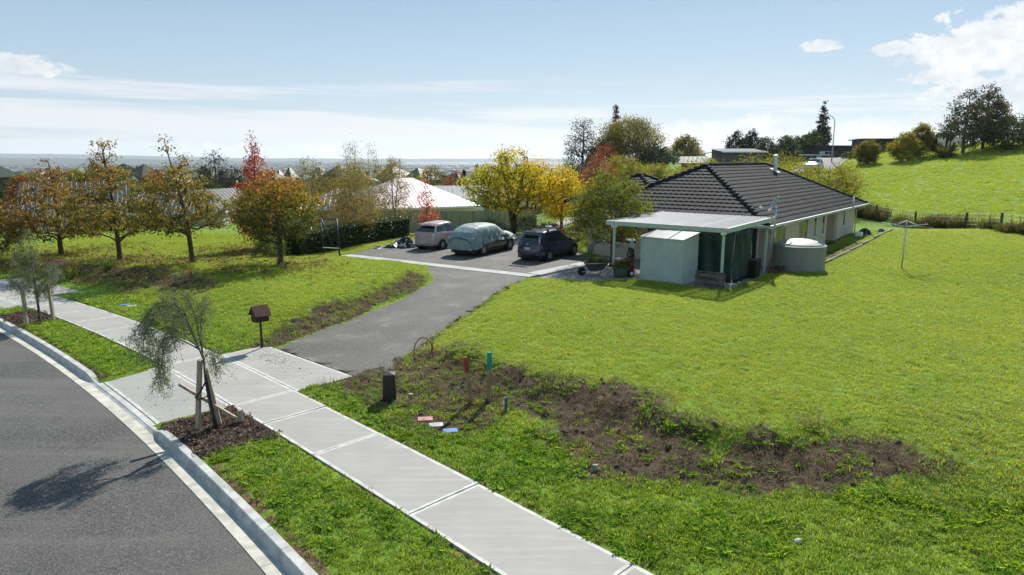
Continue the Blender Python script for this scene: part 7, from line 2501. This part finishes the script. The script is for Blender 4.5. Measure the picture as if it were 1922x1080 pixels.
for i in range(13):
    a = r.uniform(0, 6.28); d = r.uniform(.2, 1.3); k = MB(); z0 = r.uniform(1.3, 1.9)
    k.lathe([(.02, 0), (.10, .18), (.13, .4), (.07, .68), (.01, .85)], 8, (d * math.cos(a) * 1.3, d * math.sin(a), z0), Matrix.Rotation(.3 * math.cos(a), 3, 'Y')); k.build('plume', mat('cream_plume', (.62, .55, .44), .9, .1), root, smooth=True)
# scrub along the hill road bank
for i, (x, y, rx, h) in enumerate(((52.5, 104, 1.6, 1.0), (56.5, 109, 1.6, 1.2), (48.2, 98.5, 1.5, .9), (60.5, 114.5, 1.8, 1.3), (63.5, 119, 1.7, 1.1), (44.0, 110, 2.0, 1.2), (40.0, 104, 2.2, 1.0), (34.0, 104, 2.4, 1.3), (28.5, 104, 2.2, 1.2), (31.0, 101, 1.8, .9))):
    bush('bank_scrub', ['third scrubby bush up the bank beside the hill road', 'fourth scrubby bush up the bank beside the hill road', 'first scrubby bush up the bank beside the hill road', 'fifth scrubby bush up the bank beside the hill road', 'topmost scrubby bush on the bank beside the hill road', 'low bush below the barn, farthest right', 'low bush below the barn, second from right', 'wide low bush below the barn, in the middle', 'low bush below the barn, farthest left', 'small low bush in front of the other bushes below the barn'][i], (x, y, hz(x, y)), rx, 1.3, h, 120, 12, .2, [(.045, .065, .02), (.07, .09, .025), (.10, .11, .04)], 300 + i, group=['scrub along the hill road', 'scrub below the barn'][i > 4])
# towards the plain
specs = [((-66.0, 150), 9.5, 1.5, 'poplar', 'bare grey poplar, taller of the pair beyond the oaks'), ((-63.5, 151), 8.4, 1.4, 'poplar', 'bare grey poplar, shorter of the pair beyond the oaks'),
         ((-50.5, 118), 10.4, 4.9, 'dark', 'massive dark macrocarpa on the skyline between the oaks'), ((-46.0, 121), 7.2, 3.4, 'dark', 'smaller dark macrocarpa leaning on the massive one'),
         ((-68.0, 96), 6.0, 2.6, 'red', 'orange red tree at the picture edge among the roofs'), ((-64.0, 104), 6.2, 2.4, 'round', 'green tree beside the orange red one'), ((-55.0, 108), 5.4, 2.2, 'olive', 'olive tree above the striped roof'),
         ((-47.0, 98), 5.0, 2.2, 'round', 'green tree between striped roofs'), ((-30.0, 96), 5.4, 2.4, 'red', 'red tree behind the white gable'), ((-33.5, 100), 5.0, 2.2, 'gold', 'yellow tree behind the white gable'),
         ((-26.0, 84), 5.2, 2.2, 'olive', 'olive tree between crimson tree and birches'), ((-22.5, 92), 6.4, 2.6, 'round', 'green tree above the blue grey roof'), ((-27.5, 120), 8.0, 3.4, 'round', 'tall green tree behind the crimson one'),
         ((-19.0, 110), 8.2, 3.0, 'olive', 'brown green tree behind the birches'), ((-15.0, 128), 8.8, 3.6, 'olive', 'rounded brown tree left of the water view'), ((-10.5, 150), 9.6, 1.7, 'cone', 'pointed conifer above the shining roof, left of a pair'), ((-7.6, 151), 9.9, 1.7, 'cone', 'pointed conifer above the shining roof, right of a pair'),
         ((-2.5, 140), 9.2, 2.4, 'round', 'round green tree in front of the water'), ((1.5, 132), 8.6, 3.0, 'round', 'green tree behind the golden tree'), ((-12.5, 84), 4.4, 1.2, 'red', 'small red tree on the ridge of the shining roof'), ((5.0, 120), 8.0, 3.4, 'olive', 'olive tree right behind the golden tree'),
         ((-7.0, 104), 4.6, 2.6, 'dark', 'dark hedge tree behind the shining roof'), ((8.0, 92), 5.6, 2.6, 'round', 'green tree between golden and russet trees'), ((-56.0, 92), 4.6, 2.4, 'dark', 'dark garden tree beside the striped roof'), ((-41.5, 90), 4.4, 1.9, 'olive', 'small olive tree behind the golden oaks')]
rt_ = np.random.default_rng(88)
KN = [('round', 'green'), ('dark', 'dark'), ('olive', 'olive'), ('red', 'rust red'), ('pale', 'grey green'), ('gold', 'yellowing')]
OR_ = ['first', 'second', 'third', 'fourth', 'fifth', 'sixth']
ex = sorted([(float(q), float(d)) for q, d in zip(rt_.uniform(-.76, -.02, 36), rt_.uniform(88, 210, 36))])
for i, (q, d) in enumerate(ex):
    kd, w_ = KN[i % 6]
    specs.append(((q * d, d), float(rt_.uniform(4.6, 8.5)), float(rt_.uniform(2.0, 3.6)), kd, '%s from the left of the %s garden trees among the town roofs' % (OR_[i // 6], w_)))
for i, (p, H, r_, kd, lb) in enumerate(specs):
    far_tree('town_tree', lb, p, H, r_, kd, 400 + i, tips=140)


# ------------------------------------------------------------------ the plain, the harbour, the far hills
for _k in ('red', 'grey', 'dark', 'brown', 'green', 'blue'):
    RM['town_' + _k] = roof_mat('town_roof_' + _k, {'red': (.20, .07, .05), 'grey': (.26, .27, .28), 'dark': (.05, .053, .06), 'brown': (.15, .10, .075), 'green': (.08, .12, .10), 'blue': (.15, .18, .22)}[_k], .8, .15)


def make_far():
    r = np.random.default_rng(77)
    # houses close enough to tell apart, one by one
    names = ['red', 'grey', 'dark', 'brown', 'green', 'blue']
    spots = []
    tries = 0
    while len(spots) < 36 and tries < 4000:
        tries += 1
        y = r.uniform(98, 260); x = r.uniform(-.78, .0) * y
        if all((x - a) ** 2 + (y - b) ** 2 > 17 ** 2 for a, b in spots): spots.append((x, y))
    protos = {}
    ORD = ['first', 'second', 'third', 'fourth', 'fifth', 'sixth', 'seventh', 'eighth', 'ninth']
    spots = sorted(spots, key=lambda p: p[0] / p[1])
    for i, (x, y) in enumerate(spots):
        nm = names[i % 6]; z = hz(x, y) - .7
        lab = '%s from the left of the %s roofed houses in the town below' % (ORD[i // 6], {'red': 'red', 'grey': 'pale grey', 'dark': 'charcoal', 'brown': 'brown', 'green': 'green', 'blue': 'blue grey'}[nm])
        if nm not in protos:
            protos[nm] = cottage('town_house', lab, (x, y, z), r.uniform(-.6, .6), 15 + (i % 3), 8, 2.4, R(17), 'town_' + nm, ['white', 'cream', 'brick', 'grey'][i % 4], 'hip' if i % 2 else 'gable', (('f', -2, 1.6, .8, 1.2), ('f', 2, 1.6, .8, 1.2)), group='houses of the town with %s roofs' % nm, ribs=0)
        else:
            dup(protos[nm], (x, y, z), r.uniform(-.7, .7), lab)
    # the mass of the town farther out
    V, F, C = [], [], []
    cols = [(.10, .10, .11), (.22, .22, .22), (.14, .10, .09), (.40, .40, .39), (.07, .08, .10), (.18, .20, .22)]
    n = 0
    while n < 2600:
        y = 330 * math.exp(r.uniform(0, 2.65)); x = r.uniform(-.85, .25) * y
        if fbm(x * .0016, y * .0012, 3.0) < .42: continue
        n += 1
        z = float(np.interp(y, [200, 400, 800, 1500], [-8.5, -22, -42, -45]))
        big = r.uniform() < .07
        L, W, H = (r.uniform(30, 80), r.uniform(20, 40), r.uniform(6, 10)) if big else (r.uniform(9, 18), r.uniform(7, 11), r.uniform(3, 5.5))
        a = r.uniform(-.4, .4); ca, sa = math.cos(a), math.sin(a)
        b = len(V); rh = 1.0 if big else 2.0
        for (lx, ly, lz) in ((-1, -1, 0), (1, -1, 0), (1, 1, 0), (-1, 1, 0), (-1, -1, H), (1, -1, H), (1, 1, H), (-1, 1, H), (-.6, 0, H + rh), (.6, 0, H + rh)):
            X, Y = lx * L / 2, ly * W / 2; V.append((x + X * ca - Y * sa, y + X * sa + Y * ca, z + lz))
        wc = np.array((.30, .295, .28)) * r.uniform(.4, 1.1); rc_ = np.array(cols[r.integers(6)])
        C += [wc] * 4 + [rc_] * 6
        for q in ((0, 1, 5, 4), (1, 2, 6, 5), (2, 3, 7, 6), (3, 0, 4, 7), (4, 5, 9, 8), (6, 7, 8, 9)): F.append(tuple(b + i for i in q))
        F.append((b + 5, b + 6, b + 9, b + 9)); F.append((b + 7, b + 4, b + 8, b + 8))
    tm = bpy.data.materials.new('town_surfaces'); tm.use_nodes = True
    t = NT(tm.node_tree); o_ = t.n('ShaderNodeOutputMaterial'); p_ = t.n('ShaderNodeBsdfPrincipled', {'Base Color': t.n('ShaderNodeAttribute', attribute_name='Col').outputs['Color'], 'Roughness': .6}); t.t.links.new(p_.outputs[0], o_.inputs[0])
    me = bpy.data.meshes.new('distant_town'); me.from_pydata(V, [], [tuple(dict.fromkeys(f)) for f in F]); me.materials.append(tm)
    at = me.attributes.new('Col', 'FLOAT_COLOR', 'POINT'); at.data.foreach_set('color', np.concatenate([np.array(C), np.ones((len(C), 1))], 1).astype(np.float32).ravel())
    put(obj('distant_town', me), 'roofs of the far town and sheds spread over the plain', 'town', kind='stuff')
    # tree belts
    bm = bmesh.new(); bmesh.ops.create_icosphere(bm, subdivisions=1, radius=1); B = np.array([v.co[:] for v in bm.verts]); BF = np.array([[v.index for v in f.verts] for f in bm.faces]); bm.free()
    V, F, C = [], [], []
    n = 0
    pal = np.array([(.025, .04, .018), (.04, .055, .022), (.06, .07, .03), (.09, .075, .03), (.035, .045, .03)])
    while n < 5200:
        y = 170 * math.exp(r.uniform(0, 3.7)); x = r.uniform(-.85, .30) * y
        if fbm(x * .004 + 9, y * .003, 6.0) < .50 and r.uniform() < (.8 if y > 700 else .3): continue
        n += 1
        z = float(np.interp(y, [120, 200, 400, 800, 1500], [-4.2, -8.5, -22, -42, -45]))
        h = r.uniform(3.0, 8.0) * (1.35 if y < 900 else 1.0); w = h * r.uniform(.35, .8) * (1 + 2.0 * (y > 2500))
        P_ = B * np.array([w, w, h / 2]) * r.uniform(.7, 1.25, (len(B), 1)) + np.array([x, y, z + h / 2])
        F.append(BF + len(V) * len(B)); V.append(P_); C.append(np.repeat(pal[r.integers(5)][None] * r.uniform(.7, 1.3), len(B), 0))
    for i in range(1500):
        y = 750 * math.exp(r.uniform(0, 2.1)); x = r.uniform(-.85, .30) * y
        if y > 5000 and -.22 < x / y: continue
        z = float(np.interp(y, [400, 800, 1500], [-22, -42, -45])); h = r.uniform(6, 12); sx = r.uniform(18, 80)
        P_ = B * np.array([sx, r.uniform(6, 14), h / 2]) * r.uniform(.7, 1.25, (len(B), 1)) + np.array([x, y, z + h * .35])
        F.append(BF + len(V) * len(B)); V.append(P_); C.append(np.repeat(pal[r.integers(5)][None] * r.uniform(.5, 1.0), len(B), 0))
    me = np_mesh('distant_trees', np.concatenate(V), np.concatenate(F), tm, {'Col': np.concatenate(C)})
    put(obj('distant_trees', me), 'belts of dark trees spread over the far plain', 'trees', kind='stuff')
    # harbour water
    k = MB()
    near = [(-1150, 6300), (-900, 5500), (-300, 5200), (500, 5150), (2200, 5100), (6000, 5300)]
    far_ = [(6000, 9600), (2600, 9700), (600, 9700), (-400, 9500), (-1400, 9000), (-1500, 7500)]
    k.add([(x, y, -43.5) for x, y in near + far_], [tuple(range(12))])
    wm = bpy.data.materials.new('harbour_water'); wm.use_nodes = True
    t = NT(wm.node_tree); o_ = t.n('ShaderNodeOutputMaterial')
    P = t.n('ShaderNodeNewGeometry').outputs['Position']
    bp_ = t.n('ShaderNodeBump', {'Height': t.noise(P, .05, 4.0), 'Strength': .5, 'Distance': 4.0})
    p_ = t.n('ShaderNodeBsdfPrincipled', {'Base Color': (.05, .07, .08, 1), 'Roughness': .22, 'Specular IOR Level': .5, 'Normal': bp_.outputs[0]}); t.t.links.new(p_.outputs[0], o_.inputs[0])
    put(k.build('harbour_water', wm), kind='structure')
    # far hills
    hm = mat('far_bush', (.035, .05, .035), .95, .05, var=.3, scale=.002, coord='Object')
    def range_(name, y0, depth, az, tops):
        k = MB(); n = 160
        aa = np.linspace(az[0], az[1], n)
        rows = []
        for a in aa:
            x = math.tan(a) * y0
            top = float(np.interp(a, *tops)) + 14 * (float(fbm(a * 40, 1.0, 2.0)) - .5)
            rows.append([(x, y0, -46), (x * 1.01, y0 + depth * .25, -45 + (top + 45) * .6), (x * 1.03, y0 + depth * .6, top), (x * 1.06, y0 + depth, -46)])
        k.add([p for r_ in rows for p in r_], [(4 * i + j, 4 * (i + 1) + j, 4 * (i + 1) + j + 1, 4 * i + j + 1) for i in range(n - 1) for j in range(3)])
        put(k.build(name, hm, smooth=True), kind='structure')
    range_('far_hills', 9800, 1600, (-.85, .75), ([-.85, -.62, -.5, -.38, -.2, .1, .75], [92, 76, 42, 12, 3, 8, 40]))
    range_('low_hills', 6200, 1200, (-.80, -.22), ([-.80, -.60, -.45, -.33, -.24, -.22], [14, 6, -10, -22, -40, -46]))


make_far()

# ------------------------------------------------------------------ air
k = MB(); k.bx(-27500, 27500, -1200, 27500, -60, 180)
hm = bpy.data.materials.new('thin_haze'); hm.use_nodes = True
t = NT(hm.node_tree); o_ = t.n('ShaderNodeOutputMaterial')
pv = t.n('ShaderNodeVolumePrincipled', {'Color': (.80, .88, .97, 1), 'Density': 0.00007, 'Anisotropy': .35})
t.t.links.new(pv.outputs[0], o_.inputs['Volume'])
put(k.build('haze', hm), 'thin pale haze over the plain', 'haze', kind='stuff')
